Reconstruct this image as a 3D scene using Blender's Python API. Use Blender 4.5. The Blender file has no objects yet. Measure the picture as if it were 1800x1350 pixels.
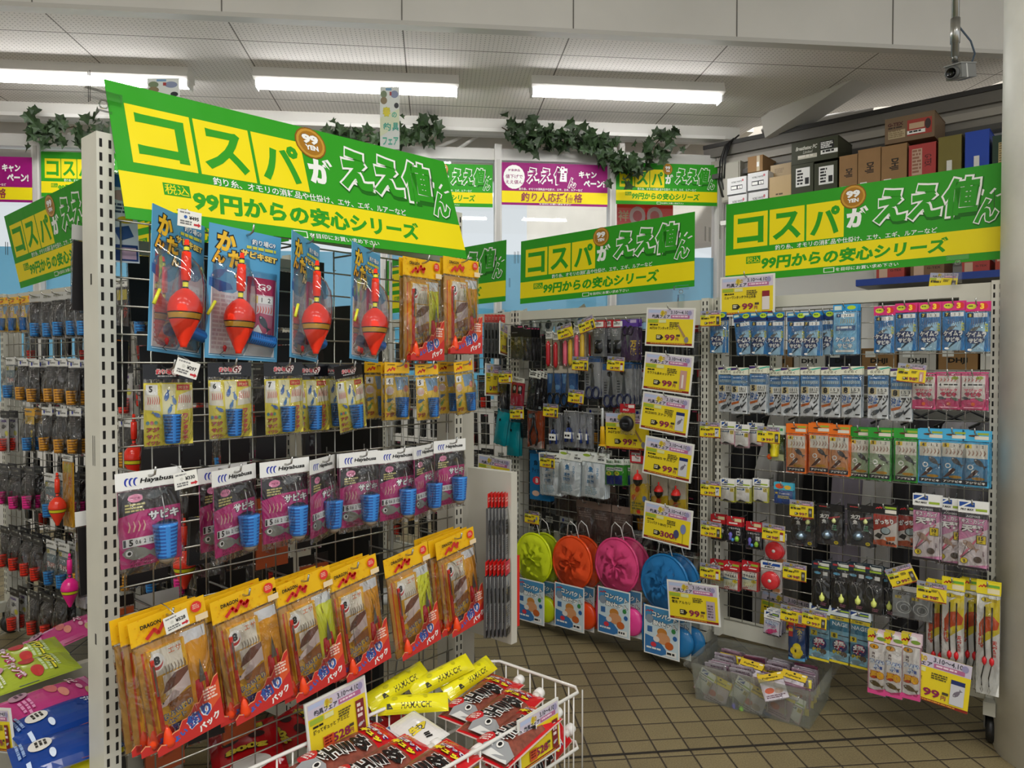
import bpy, math, random
from mathutils import Vector, Matrix
R = random.Random(7)
S = bpy.context.scene
# ------------------------------------------------------------ camera, world, lights, exposure
CAMH, FPX = 1.14, 1300.0
PSI, PIT = math.radians(6.06), math.radians(1.3)
cd_ = bpy.data.cameras.new('camera'); cd_.sensor_width = 36.0; cd_.lens = 36.0 * FPX / 1800.0
cd_.clip_start = 0.02
cam = bpy.data.objects.new('camera', cd_); S.collection.objects.link(cam)
cam.location = (0, 0, CAMH); cam.rotation_euler = (math.pi / 2 - PIT, 0, -PSI)
S.camera = cam
S.view_settings.view_transform = 'Standard'; S.view_settings.look = 'None'
S.view_settings.gamma = 1.0; S.view_settings.use_curve_mapping = False
S.view_settings.exposure = 0.2
S.cycles.transparent_max_bounces = 24
S.cycles.max_bounces = 7
S.cycles.sample_clamp_indirect = 4.0
W = bpy.data.worlds.new('sky'); S.world = W; W.use_nodes = True
W.node_tree.nodes['Background'].inputs[0].default_value = (0.93, 0.97, 1.0, 1)
W.node_tree.nodes['Background'].inputs[1].default_value = 0.72
def lamp(name, kind, loc, rot, energy, size=None, col=(1, 1, 1)):
    d = bpy.data.lights.new(name, kind); d.energy = energy; d.color = col
    if kind == 'AREA':
        d.shape = 'RECTANGLE'; d.size, d.size_y = size
    if kind == 'SUN': d.angle = 0.05
    o = bpy.data.objects.new(name, d); S.collection.objects.link(o); o.location = loc; o.rotation_euler = rot
    return o
lamp('sun', 'SUN', (0, -4, 8), (math.radians(30), 0, 0), 7.0)
# fluorescent rows of the front half of the shop, above and behind the camera
for i, (x, y) in enumerate([(-1.6, -0.2), (0.3, -0.2), (2.2, -0.2), (-1.6, -2.0), (0.3, -2.0), (2.2, -2.0)]):
    lamp('ceiling_lamp', 'AREA', (x, y, 3.75), (0, 0, 0), 27, (1.25, 0.2), (1, 0.985, 0.95))

# ------------------------------------------------------------ picture <-> place
FW = Vector((math.sin(PSI) * math.cos(PIT), math.cos(PSI) * math.cos(PIT), -math.sin(PIT)))
RT = Vector((math.cos(PSI), -math.sin(PSI), 0)); UP = RT.cross(FW); CO = Vector((0, 0, CAMH))
def ray(px, py): return FW + RT * ((px - 900) / FPX) - UP * ((py - 675) / FPX)
def atz(px, py, z):
    r = ray(px, py); return CO + r * ((z - CAMH) / r.z)
def aty(px, py, y):
    r = ray(px, py); return CO + r * (y / r.y)
def atd(px, py, d): return CO + ray(px, py) * d
def cl(l, d): return Vector((l * math.cos(PSI) + d * math.sin(PSI), -l * math.sin(PSI) + d * math.cos(PSI), 0))
class Frame:                      # a standing plane: x along it, -y towards the shopper
    def __init__(s, o, th):
        s.o = Vector((o[0], o[1], 0)); s.th = th
        s.u = Vector((math.cos(th), math.sin(th), 0)); s.n = Vector((s.u.y, -s.u.x, 0))
    def hit(s, px, py, off=0.0):
        r = ray(px, py); t = ((s.o + s.n * off - CO).dot(s.n)) / r.dot(s.n); return CO + r * t
    def loc(s, px, py, off=0.0):
        p = s.hit(px, py, off); return ((p - s.o).dot(s.u), p.z)
    def at(s, x, off, z): return s.o + s.u * x + s.n * off + Vector((0, 0, z))
TA, TC = math.radians(43.34), math.radians(-46.66)
GA = Frame(cl(-.741, 1.348), TA)
_u = Vector((math.cos(TC), math.sin(TC), 0))
GC = Frame(cl((1752 - 900) / 1300 * 2.22, 2.22) - _u * .92, TC)
GB = Frame(cl(.735, 2.8) - _u * .93, TC)
_dl, _dr = cl(-2.157, 3.15), cl(-1.42, 2.63)
GD = Frame(_dl, math.atan2(_dr.y - _dl.y, _dr.x - _dl.x))
GE = Frame(GA.at(1.04, -.3, 0), TC)
GW = Frame(cl(1.6, 5.7), TC)

# ------------------------------------------------------------ materials
MATS = {}
def nodes(m):
    m.use_nodes = True; nt = m.node_tree; return nt, nt.nodes['Principled BSDF'], nt.nodes['Material Output']
def lin(h):
    c = [int(h[i:i + 2], 16) / 255 for i in (1, 3, 5)]
    return tuple(((x + .055) / 1.055) ** 2.4 if x > .04045 else x / 12.92 for x in c) + (1,)
def mt(nt, op, a, b=None, c=None):
    n = nt.nodes.new('ShaderNodeMath'); n.operation = op
    for i, v in enumerate((a, b, c)):
        if v is None: continue
        if isinstance(v, (int, float)): n.inputs[i].default_value = v
        else: nt.links.new(v, n.inputs[i])
    return n.outputs[0]
def M(k):
    if k in MATS: return MATS[k]
    if k[0] != '#': raise KeyError(k)
    h, t = k[:7], k[7:]
    m = bpy.data.materials.new({'': 'print', 'g': 'gloss_plastic', 'm': 'metal', 'f': 'matte', 'e': 'glow', 's': 'banner_vinyl', 'c': 'cloth'}[t] + '_' + h[1:])
    nt, b, out = nodes(m)
    b.inputs['Base Color'].default_value = lin(h)
    b.inputs['Roughness'].default_value = {'': .42, 'g': .14, 'm': .28, 'f': .85, 'e': .5, 's': .5, 'c': .9}[t]
    if t == 's': b.inputs['Specular IOR Level'].default_value = .25
    if t == 'm': b.inputs['Metallic'].default_value = .9
    if t == 's':
        n = nt.nodes.new('ShaderNodeTexNoise'); n.inputs['Scale'].default_value = 9; n.inputs['Detail'].default_value = 1.5
        tc = nt.nodes.new('ShaderNodeTexCoord'); nt.links.new(tc.outputs['Object'], n.inputs['Vector'])
        bp = nt.nodes.new('ShaderNodeBump'); bp.inputs['Strength'].default_value = .25; bp.inputs['Distance'].default_value = .02
        nt.links.new(n.outputs[0], bp.inputs['Height']); nt.links.new(bp.outputs[0], b.inputs['Normal'])
    MATS[k] = m; return m
def film(name, base, rough, tint=(1, 1, 1), scale=24, bump=1.0):
    m = bpy.data.materials.new(name); nt, b, out = nodes(m); nt.nodes.remove(b)
    tr = nt.nodes.new('ShaderNodeBsdfTransparent'); tr.inputs[0].default_value = (*tint, 1)
    gl = nt.nodes.new('ShaderNodeBsdfGlossy'); gl.inputs['Roughness'].default_value = rough
    n = nt.nodes.new('ShaderNodeTexNoise'); n.inputs['Scale'].default_value = scale; n.inputs['Detail'].default_value = 3
    n.inputs['Distortion'].default_value = 1.2
    tc = nt.nodes.new('ShaderNodeTexCoord'); oi = nt.nodes.new('ShaderNodeObjectInfo')
    va = nt.nodes.new('ShaderNodeVectorMath'); va.operation = 'ADD'
    vs = nt.nodes.new('ShaderNodeVectorMath'); vs.operation = 'MULTIPLY'; vs.inputs[1].default_value = (1, 1, .4)
    nt.links.new(tc.outputs['Object'], vs.inputs[0]); nt.links.new(vs.outputs[0], va.inputs[0]); nt.links.new(oi.outputs['Random'], va.inputs[1])
    nt.links.new(va.outputs[0], n.inputs['Vector'])
    bp = nt.nodes.new('ShaderNodeBump'); bp.inputs['Strength'].default_value = bump; bp.inputs['Distance'].default_value = .03
    nt.links.new(n.outputs[0], bp.inputs['Height']); nt.links.new(bp.outputs[0], gl.inputs['Normal'])
    fr = nt.nodes.new('ShaderNodeFresnel'); fr.inputs[0].default_value = 1.45; nt.links.new(bp.outputs[0], fr.inputs['Normal'])
    f = mt(nt, 'MINIMUM', mt(nt, 'ADD', fr.outputs[0], base), .75)
    mx = nt.nodes.new('ShaderNodeMixShader'); nt.links.new(f, mx.inputs[0]); nt.links.new(tr.outputs[0], mx.inputs[1]); nt.links.new(gl.outputs[0], mx.inputs[2])
    nt.links.new(mx.outputs[0], out.inputs[0]); MATS[name] = m
film('film', .035, .10)
film('clear_plastic', .02, .06, (.985, .99, .99), 4, .1)
film('smoke_film', .06, .14, (.66, .66, .66))
film('glass', .02, .02, (.97, .985, .99), 1, 0)
def translucent(name, col, trans, diff):
    m = bpy.data.materials.new(name); nt, b, out = nodes(m); nt.nodes.remove(b)
    tr = nt.nodes.new('ShaderNodeBsdfTransparent'); tr.inputs[0].default_value = (*lin(col)[:3], 1)
    df = nt.nodes.new('ShaderNodeBsdfDiffuse'); df.inputs[0].default_value = lin(col)
    tl = nt.nodes.new('ShaderNodeBsdfTranslucent'); tl.inputs[0].default_value = lin(col)
    gl = nt.nodes.new('ShaderNodeBsdfGlossy'); gl.inputs['Roughness'].default_value = .2
    a = nt.nodes.new('ShaderNodeMixShader'); a.inputs[0].default_value = diff; nt.links.new(tl.outputs[0], a.inputs[1]); nt.links.new(df.outputs[0], a.inputs[2])
    c = nt.nodes.new('ShaderNodeMixShader'); c.inputs[0].default_value = trans; nt.links.new(a.outputs[0], c.inputs[1]); nt.links.new(tr.outputs[0], c.inputs[2])
    e = nt.nodes.new('ShaderNodeMixShader'); e.inputs[0].default_value = .06; nt.links.new(c.outputs[0], e.inputs[1]); nt.links.new(gl.outputs[0], e.inputs[2])
    nt.links.new(e.outputs[0], out.inputs[0]); MATS[name] = m
translucent('frost', '#f0f2ee', .84, .4)
translucent('blue_window_film', '#a6d8ea', .25, .2)
translucent('poster_red', '#e8404c', .06, .5)
def glow(name, col, st):
    m = bpy.data.materials.new(name); nt, b, out = nodes(m)
    b.inputs['Emission Color'].default_value = (*col, 1); b.inputs['Emission Strength'].default_value = st
    b.inputs['Base Color'].default_value = (.9, .9, .9, 1); MATS[name] = m
glow('tube_glow', (1, .985, .97), 32)
def surf(name, col, rough, noise=0.0, scale=4.0):
    m = bpy.data.materials.new(name); nt, b, out = nodes(m); c = lin(col)
    n = nt.nodes.new('ShaderNodeTexNoise'); n.inputs['Scale'].default_value = scale; n.inputs['Detail'].default_value = 4
    tc = nt.nodes.new('ShaderNodeTexCoord'); nt.links.new(tc.outputs['Object'], n.inputs['Vector'])
    rp = nt.nodes.new('ShaderNodeValToRGB')
    rp.color_ramp.elements[0].position = .3; rp.color_ramp.elements[1].position = .7
    rp.color_ramp.elements[0].color = tuple(x * (1 - noise) for x in c[:3]) + (1,); rp.color_ramp.elements[1].color = tuple(min(1, x * (1 + noise)) for x in c[:3]) + (1,)
    nt.links.new(n.outputs[0], rp.inputs[0]); nt.links.new(rp.outputs[0], b.inputs['Base Color'])
    b.inputs['Roughness'].default_value = rough; MATS[name] = m; return m
surf('post_paint', '#d2d0c3', .38, .06, 9)
surf('wall_paint', '#e4e1db', .7, .05, 2)
surf('column_paint', '#ecebe4', .45, .12, 5)
surf('board', '#cfc8bc', .8, .1, 3)
surf('ivy', '#24391a', .55, .5, 30)
surf('carton', '#9c7850', .8, .06, 12)
surf('facade', '#dcdcda', .8, .04, 1)
surf('meat', '#8a4a3c', .35, .3, 90)
surf('orange_dry', '#b8602a', .4, .5, 60)
surf('band_metal', '#8a857c', .5, .1, 3)
def frac_cell(nt, c, size, half):   # distance to the nearest grid line of that pitch
    q = mt(nt, 'FRACT', mt(nt, 'DIVIDE', c, size)); return mt(nt, 'MULTIPLY', mt(nt, 'MINIMUM', q, mt(nt, 'SUBTRACT', 1.0, q)), size)
def grid_material(name, tile):
    m = bpy.data.materials.new(name); nt, b, out = nodes(m)
    ge = nt.nodes.new('ShaderNodeNewGeometry'); sp = nt.nodes.new('ShaderNodeSeparateXYZ'); nt.links.new(ge.outputs['Position'], sp.inputs[0])
    x, y = sp.outputs[0], sp.outputs[1]
    n = nt.nodes.new('ShaderNodeTexNoise'); nt.links.new(ge.outputs['Position'], n.inputs['Vector']); n.inputs['Detail'].default_value = 5
    mx = nt.nodes.new('ShaderNodeMix'); mx.data_type = 'RGBA'
    if tile:
        x = mt(nt, 'ADD', x, 10.043); y = mt(nt, 'ADD', y, 10.02)
        d = mt(nt, 'MINIMUM', frac_cell(nt, x, .1, 0), frac_cell(nt, y, .1, 0))
        line = mt(nt, 'LESS_THAN', d, .0027)
        cb = nt.nodes.new('ShaderNodeCombineXYZ'); nt.links.new(mt(nt, 'FLOOR', mt(nt, 'DIVIDE', x, .1)), cb.inputs[0]); nt.links.new(mt(nt, 'FLOOR', mt(nt, 'DIVIDE', y, .1)), cb.inputs[1])
        wn = nt.nodes.new('ShaderNodeTexWhiteNoise'); wn.noise_dimensions = '2D'; nt.links.new(cb.outputs[0], wn.inputs['Vector'])
        n.inputs['Scale'].default_value = 220
        n2 = nt.nodes.new('ShaderNodeTexNoise'); n2.inputs['Scale'].default_value = 3; nt.links.new(ge.outputs['Position'], n2.inputs['Vector'])
        v = mt(nt, 'ADD', mt(nt, 'MULTIPLY', wn.outputs[0], .16), mt(nt, 'ADD', mt(nt, 'MULTIPLY', n.outputs[0], .62), mt(nt, 'MULTIPLY', n2.outputs[0], .3)))
        rp = nt.nodes.new('ShaderNodeValToRGB'); rp.color_ramp.elements[0].position = .35; rp.color_ramp.elements[1].position = .8
        rp.color_ramp.elements[0].color = lin('#665a40'); rp.color_ramp.elements[1].color = lin('#9b8d67')
        nt.links.new(v, rp.inputs[0]); nt.links.new(rp.outputs[0], mx.inputs[6]); mx.inputs[7].default_value = lin('#3a3226')
        b.inputs['Roughness'].default_value = .55
        bp = nt.nodes.new('ShaderNodeBump'); bp.inputs['Distance'].default_value = .003; bp.inputs['Strength'].default_value = .7
        nt.links.new(mt(nt, 'MULTIPLY', mt(nt, 'MINIMUM', d, .006), 160), bp.inputs['Height']); nt.links.new(bp.outputs[0], b.inputs['Normal'])
    else:
        x = mt(nt, 'ADD', x, 9.1 + .16); y = mt(nt, 'ADD', y, 9.1 - 4.30)
        seam = mt(nt, 'LESS_THAN', mt(nt, 'MINIMUM', frac_cell(nt, x, .91, 0), frac_cell(nt, y, .91, 0)), .0035)
        a = mt(nt, 'SUBTRACT', mt(nt, 'FRACT', mt(nt, 'DIVIDE', x, .0253)), .5); c = mt(nt, 'SUBTRACT', mt(nt, 'FRACT', mt(nt, 'DIVIDE', y, .0253)), .5)
        r = mt(nt, 'ADD', mt(nt, 'MULTIPLY', a, a), mt(nt, 'MULTIPLY', c, c))
        dot = mt(nt, 'MULTIPLY', mt(nt, 'LESS_THAN', r, .028), .6)
        line = mt(nt, 'MAXIMUM', seam, dot)
        mx.inputs[6].default_value = lin('#efeae6'); mx.inputs[7].default_value = lin('#6a645e'); b.inputs['Roughness'].default_value = .85
    nt.links.new(line, mx.inputs[0]); nt.links.new(mx.outputs[2], b.inputs['Base Color']); MATS[name] = m
grid_material('floor_tile', True); grid_material('ceiling_board', False)

# ------------------------------------------------------------ mesh building
GL = {}
def glyphs(s, b):
    k = (s, b)
    if k not in GL:
        c = bpy.data.curves.new('t', 'FONT'); c.body = s; c.resolution_u = 2; c.offset = b
        o = bpy.data.objects.new('t', c); me = bpy.data.meshes.new_from_object(o)
        v = [(p.co.x, p.co.y) for p in me.vertices]; f = [tuple(p.vertices) for p in me.polygons]
        bpy.data.objects.remove(o); bpy.data.meshes.remove(me); bpy.data.curves.remove(c)
        xs = [p[0] for p in v] or [0, 1]; ys = [p[1] for p in v] or [0, 1]
        GL[k] = (v, f, min(xs), max(xs), min(ys), max(ys))
    return GL[k]
EPS = .00011
def fishpts(cx, cz, l, rot, tail=True):
    base = [(-.5, 0), (-.38, .13), (-.15, .2), (.12, .15), (.3, .05), (.5, .17), (.44, 0), (.5, -.17), (.3, -.05), (.12, -.15), (-.15, -.2), (-.38, -.13)]
    c, s = math.cos(rot), math.sin(rot)
    return [(cx + l * (x * c - z * s), cz + l * (x * s + z * c)) for x, z in base]
class P:
    def __init__(s, eps=EPS): s.v = []; s.f = []; s.m = []; s.sm = []; s.L = 0; s.eps = eps; s.gn = 1; s.y0 = 0
    def add(s, vs, fs, m, smooth=False):
        o = len(s.v); s.v += [tuple(p) for p in vs]
        for i, f in enumerate(fs):
            s.f.append(tuple(o + j for j in f)); s.m.append(m[i] if isinstance(m, list) else m); s.sm.append(smooth)
        return s
    def box(s, x0, x1, y0, y1, z0, z1, m):
        v = [(x, y, z) for z in (z0, z1) for y in (y0, y1) for x in (x0, x1)]
        return s.add(v, [(0, 2, 3, 1), (4, 5, 7, 6), (0, 1, 5, 4), (1, 3, 7, 5), (3, 2, 6, 7), (2, 0, 4, 6)], m)
    def ly(s): s.L += 1; return s.y0 - s.L * s.eps
    def rect(s, x0, z0, x1, z1, m):
        y = s.ly(); n = s.gn; v = []; f = []
        for j in range(n + 1):
            for i in range(n + 1): v.append((x0 + (x1 - x0) * i / n, y, z0 + (z1 - z0) * j / n))
        for j in range(n):
            for i in range(n): a = j * (n + 1) + i; f.append((a, a + 1, a + n + 2, a + n + 1))
        return s.add(v, f, m)
    def poly(s, pts, m):
        y = s.ly(); return s.add([(x, y, z) for x, z in pts], [tuple(range(len(pts)))], m)
    def ell(s, cx, cz, rx, rz, m, n=18):
        y = s.ly(); v = [(cx, y, cz)] + [(cx + rx * math.cos(6.2832 * i / n), y, cz + rz * math.sin(6.2832 * i / n)) for i in range(n)]
        return s.add(v, [(0, i + 1, (i + 1) % n + 1) for i in range(n)], m)
    def text(s, t, cx, cz, h, m, w=None, b=.02, rot=0.0, sh=0.0, al='c', wmax=None):
        v, f, x0, x1, y0, y1 = glyphs(t, b)
        k = h / max(.3, (y1 - y0)); kx = (w / (x1 - x0)) if w else k
        if wmax and (x1 - x0) * kx > wmax: kx = wmax / (x1 - x0)
        mx = {'c': (x0 + x1) / 2, 'l': x0, 'r': x1}[al]; mz = (y0 + y1) / 2; y = s.ly(); c, sn = math.cos(rot), math.sin(rot); o = []
        for a, q in v:
            X = (a - mx) * kx; Z = (q - mz) * k; X += Z * sh; o.append((cx + X * c - Z * sn, y, cz + X * sn + Z * c))
        return s.add(o, f, m)
    def vtext(s, t, cx, cz, h, m, b=.02, step=1.05):
        n = len(t)
        for i, ch in enumerate(t): s.text(ch, cx, cz + (n - 1) / 2 * h * step - i * h * step, h, m, b=b, wmax=h); s.L -= 1
        s.L += 1; return s
    def greek(s, x0, z0, x1, z1, n, m):       # rows of print too small to read
        y = s.ly(); hh = (z1 - z0) / n
        for i in range(n):
            x = x0; z = z1 - hh * i; e = x1 - (x1 - x0) * R.random() * .25
            while x < e - hh * .3:
                w = hh * R.uniform(.5, 2.2); q = min(e, x + w)
                s.add([(x, y, z - hh * .62), (q, y, z - hh * .62), (q, y, z), (x, y, z)], [(0, 1, 2, 3)], m); x = q + hh * .25
        return s
    def lathe(s, cx, cy, cz, prof, mats, n=16, axis='z', rot=None, ang0=0):
        v = []; f = []; m = []
        for r, z in prof:
            for i in range(n):
                a = 6.2832 * i / n + ang0; v.append((r * math.cos(a), r * math.sin(a), z))
        for j in range(len(prof) - 1):
            for i in range(n):
                a = j * n + i; b = j * n + (i + 1) % n; f.append((a, b, b + n, a + n)); q = mats[j] if isinstance(mats, list) else mats
                m.append(q[i % len(q)] if isinstance(q, list) else q)
        f.append(tuple(range(n))[::-1]); m.append(m[0]); f.append(tuple(range((len(prof) - 1) * n, len(prof) * n))); m.append(m[-2])
        X = rot or Matrix.Identity(3)
        return s.add([tuple(X @ Vector(p) + Vector((cx, cy, cz))) for p in v], f, m, True)
    def tube(s, pts, r, m, n=6, closed=False):
        pts = [Vector(p) for p in pts]; N = len(pts); v = []; f = []
        for i, p in enumerate(pts):
            if closed: t = pts[(i + 1) % N] - pts[i - 1]
            else: t = pts[min(i + 1, N - 1)] - pts[max(i - 1, 0)]
            t.normalize(); a = t.cross(Vector((0, 0, 1)))
            if a.length < .01: a = t.cross(Vector((0, 1, 0)))
            a.normalize(); b = t.cross(a)
            for k in range(n):
                w = 6.2832 * k / n; v.append(p + (a * math.cos(w) + b * math.sin(w)) * r)
        for i in range(N if closed else N - 1):
            j = (i + 1) % N
            for k in range(n): f.append((i * n + k, i * n + (k + 1) % n, j * n + (k + 1) % n, j * n + k))
        if not closed: f += [tuple(range(n))[::-1], tuple(range((N - 1) * n, N * n))]
        return s.add(v, f, m, True)
    def pillow(s, x0, x1, z0, z1, d, m, n=8, back=0.0, amp=0.0, seed=1, pinch=.0):
        rr = random.Random(seed); v = []; f = []
        for sd in (1, -1):
            o = len(v)
            for j in range(n + 1):
                for i in range(n + 1):
                    a, c = 2 * i / n - 1, 2 * j / n - 1
                    k = (1 - abs(a) ** 3) * (1 - abs(c) ** 3); dd = d if sd > 0 else back
                    e = amp * (rr.random() - .5) * (1 if k > .02 else .3)
                    v.append((x0 + (x1 - x0) * i / n, -sd * dd * k + e * (1 if sd > 0 else 0), z0 + (z1 - z0) * j / n))
            for j in range(n):
                for i in range(n):
                    q = o + j * (n + 1) + i; t = (q, q + 1, q + n + 2, q + n + 1); f.append(t if sd > 0 else t[::-1])
        return s.add(v, f, m, True)
    def art(s, w, h, cmds, x0=None, z0=0.0):
        """print in card coordinates: x 0..1 across, y 0..1 down from the top edge"""
        X = lambda a: (a - .5) * w if x0 is None else x0 + a * w
        Z = lambda a: z0 - a * h
        for c in cmds:
            k = c[0]
            if k == 'r': s.rect(X(c[1]), Z(c[4]), X(c[3]), Z(c[2]), c[5])
            elif k == 'e': s.ell(X(c[1]), Z(c[2]), c[3] * w, c[4] * h, c[5])
            elif k == 't':
                q = c[6] if len(c) > 6 else {}
                q = dict(q)
                if 'w' in q: q['w'] *= w
                if 'wmax' in q: q['wmax'] *= w
                o = q.pop('o', None); ow = q.pop('ow', .06)
                if o: s.text(c[1], X(c[2]), Z(c[3]), c[4] * h * 1.12, o, **{**q, 'b': ow, **({'w': q['w'] * 1.05} if 'w' in q else {})})
                s.text(c[1], X(c[2]), Z(c[3]), c[4] * h, c[5], **q)
            elif k == 'v': s.vtext(c[1], X(c[2]), Z(c[3]), c[4] * h, c[5], b=c[6] if len(c) > 6 else .02)
            elif k == 'L': s.L = c[1]
            elif k == 'p': s.poly([(X(a), Z(b)) for a, b in c[1]], c[2])
            elif k == 'g': s.greek(X(c[1]), Z(c[4]), X(c[3]), Z(c[2]), c[5], c[6])
            elif k == 'f':
                s.poly(fishpts(X(c[1]), Z(c[2]), c[3] * w, c[4]), c[5])
                l = c[3] * w; s.ell(X(c[1]) - l * .36 * math.cos(c[4]), Z(c[2]) - l * .36 * math.sin(c[4]) + l * .02, l * .045, l * .045, '#f4f4f0'); s.ell(X(c[1]) - l * .36 * math.cos(c[4]), Z(c[2]) - l * .36 * math.sin(c[4]) + l * .02, l * .025, l * .025, '#101010')
            elif k == 'l':                    # a thick broken line
                y = s.ly(); q = [Vector((X(a), 0, Z(b))) for a, b in c[1]]; t = c[2] * h / 2
                for a, b in zip(q, q[1:]):
                    d = (b - a).normalized(); n = Vector((-d.z, 0, d.x)) * t; e = d * t * .5
                    s.add([(v.x, y, v.z) for v in (a - n - e, b - n + e, b + n + e, a + n - e)], [(0, 1, 2, 3)], c[3])
            elif k == 'k':                    # a row of small hooks
                y = s.ly(); n = c[5]
                for i in range(n):
                    a = X(c[1]) + (c[3] - c[1]) * w * (i + .5) / n; t = (c[3] - c[1]) * w / n * .16; zt, zb = Z(c[2]), Z(c[4]); d = (c[3] - c[1]) * w / n * .35; zm = (zt + zb) / 2
                    s.add([(a, y, zt), (a + t, y, zt), (a + d + t, y, zm), (a + t, y, zb), (a - t, y, zb), (a + d - t, y, zm)], [(0, 5, 2, 1), (5, 4, 3, 2)], c[6])
        return s
    def drape(s, fn):
        s.v = [(x, y + fn(x, z), z) for x, y, z in s.v]; return s
    def xf(s, mx):
        s.v = [tuple(mx @ Vector(p)) for p in s.v]; return s
    def build(s, name, parent=None, loc=None, rot=None):
        me = bpy.data.meshes.new(name); me.from_pydata(s.v, [], s.f); ks = []
        for k in s.m:
            if k not in ks: ks.append(k)
        for k in ks: me.materials.append(M(k))
        ix = {k: i for i, k in enumerate(ks)}
        me.polygons.foreach_set('material_index', [ix[k] for k in s.m]); me.polygons.foreach_set('use_smooth', s.sm); me.update()
        o = bpy.data.objects.new(name, me); S.collection.objects.link(o)
        if parent: o.parent = parent
        if loc is not None: o.location = loc
        if rot is not None: o.rotation_euler = rot
        return o
USED = {}
def tag(o, label, cat, group=None):
    o['label'] = label; o['category'] = cat
    if group: o['group'] = group
    return o
def thing(name, loc=(0, 0, 0), rot=(0, 0, 0)):
    o = bpy.data.objects.new(name, None); S.collection.objects.link(o); o.location = loc; o.rotation_euler = rot; o.empty_display_size = .02; return o
def struct(o): o['kind'] = 'structure'; return o
KIDS = {}
def kids(o):
    return [c for c in o.children]
def clone(o, parent=None, first=True):
    c = o.copy(); S.collection.objects.link(c)
    if parent is not None: c.parent = parent; c.matrix_parent_inverse = o.matrix_parent_inverse
    for k in KIDS.get(o.name) or []: clone(k, c, False)
    return c
def freeze(o):                      # remember the tree of a finished prototype
    KIDS[o.name] = [k for k in o.children]
    for k in o.children: freeze(k)
PROTO = {}; LIVE = set()
def spawn(key, make):
    """first call builds the thing, later calls copy it with its parts"""
    if key not in PROTO:
        o = make(); PROTO[key] = o; freeze(o); return o
    return clone(PROTO[key])
ORD = 'first second third fourth fifth sixth seventh eighth ninth tenth eleventh twelfth thirteenth fourteenth fifteenth sixteenth'.split()
# ------------------------------------------------------------ kinds of goods (origin: middle of the top edge, hanging down)
WH, BK, INK = '#f2f2ee', '#141414', '#20242c'
def flat_pack(name, w, h, hh, hcol, hcmds, bcol, bcmds, th=.006, filmd=.006, side=None, body='rig_card', bw=.94, extra=None):
    t = thing(name)
    p = P(); p.box(-w / 2, w / 2, 0, .0012, -hh, 0, hcol); p.art(w, hh, hcmds); p.build('header_card', t)
    p = P(); b = w * bw / 2; z1, z0 = -hh - .003, -h + .004
    p.box(-b, b, 0, th, z0, z1, side or bcol); p.rect(-b, z0, b, z1, bcol); p.art(2 * b, z1 - z0, bcmds, z0=z1); p.build(body, t)
    if extra: extra(t, w, h)
    if filmd:
        P().pillow(-w / 2, w / 2, -h, -hh, filmd, 'film', 6, th + .002, .0015, R.randrange(99)).build('pouch', t)
    return t
def cage_prof(r0, r1, l, col, dark, rows=9):
    pr = [(r0, 0)]; ms = []
    for i in range(rows):
        a = i / rows; r = r0 + (r1 - r0) * a
        for k, (f, c) in enumerate(((.5, None), (1, 'd'))):
            q = (i + f) / rows; pr.append((r0 + (r1 - r0) * q, -l * q)); ms.append(col if c is None else [dark, dark, dark, col])
    pr.append((r1 * .9, -l * 1.04)); ms.append(col); return pr, ms
def bait_cage(t, x, y, z, r0, r1, l, col='#2b7fd0g', dark='#174a86', rot=None, n=16, rows=9):
    pr, ms = cage_prof(r0, r1, l, col, dark, rows); return P().lathe(x, y, z, pr, ms, n, rot=rot).build('bait_cage', t)
def float_(t, x, y, ztop, k=1.0, red='#ff3a22g', gold='#d9a63ag', ylw='#e6e03ag', name='float'):
    pr = [(.0035, 0), (.0045, -.010), (.0048, -.010), (.0048, -.013), (.0048, -.019), (.0048, -.021), (.0078, -.022), (.0085, -.045), (.0078, -.070), (.005, -.072), (.005, -.075), (.0045, -.083), (.006, -.086), (.015, -.092), (.024, -.103), (.0285, -.118), (.0282, -.128), (.0275, -.130), (.0255, -.139), (.0250, -.141), (.018, -.157), (.0105, -.174), (.006, -.184), (.0055, -.188)]
    ms = [red, BK, BK, ylw, BK, red, red, red, red, BK, ylw, BK, red, red, red, red, BK, gold, BK, red, red, red, red]
    return P().lathe(x, y, ztop, [(r * k, z * k) for r, z in pr], ms, 20).build(name, t)
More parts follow.
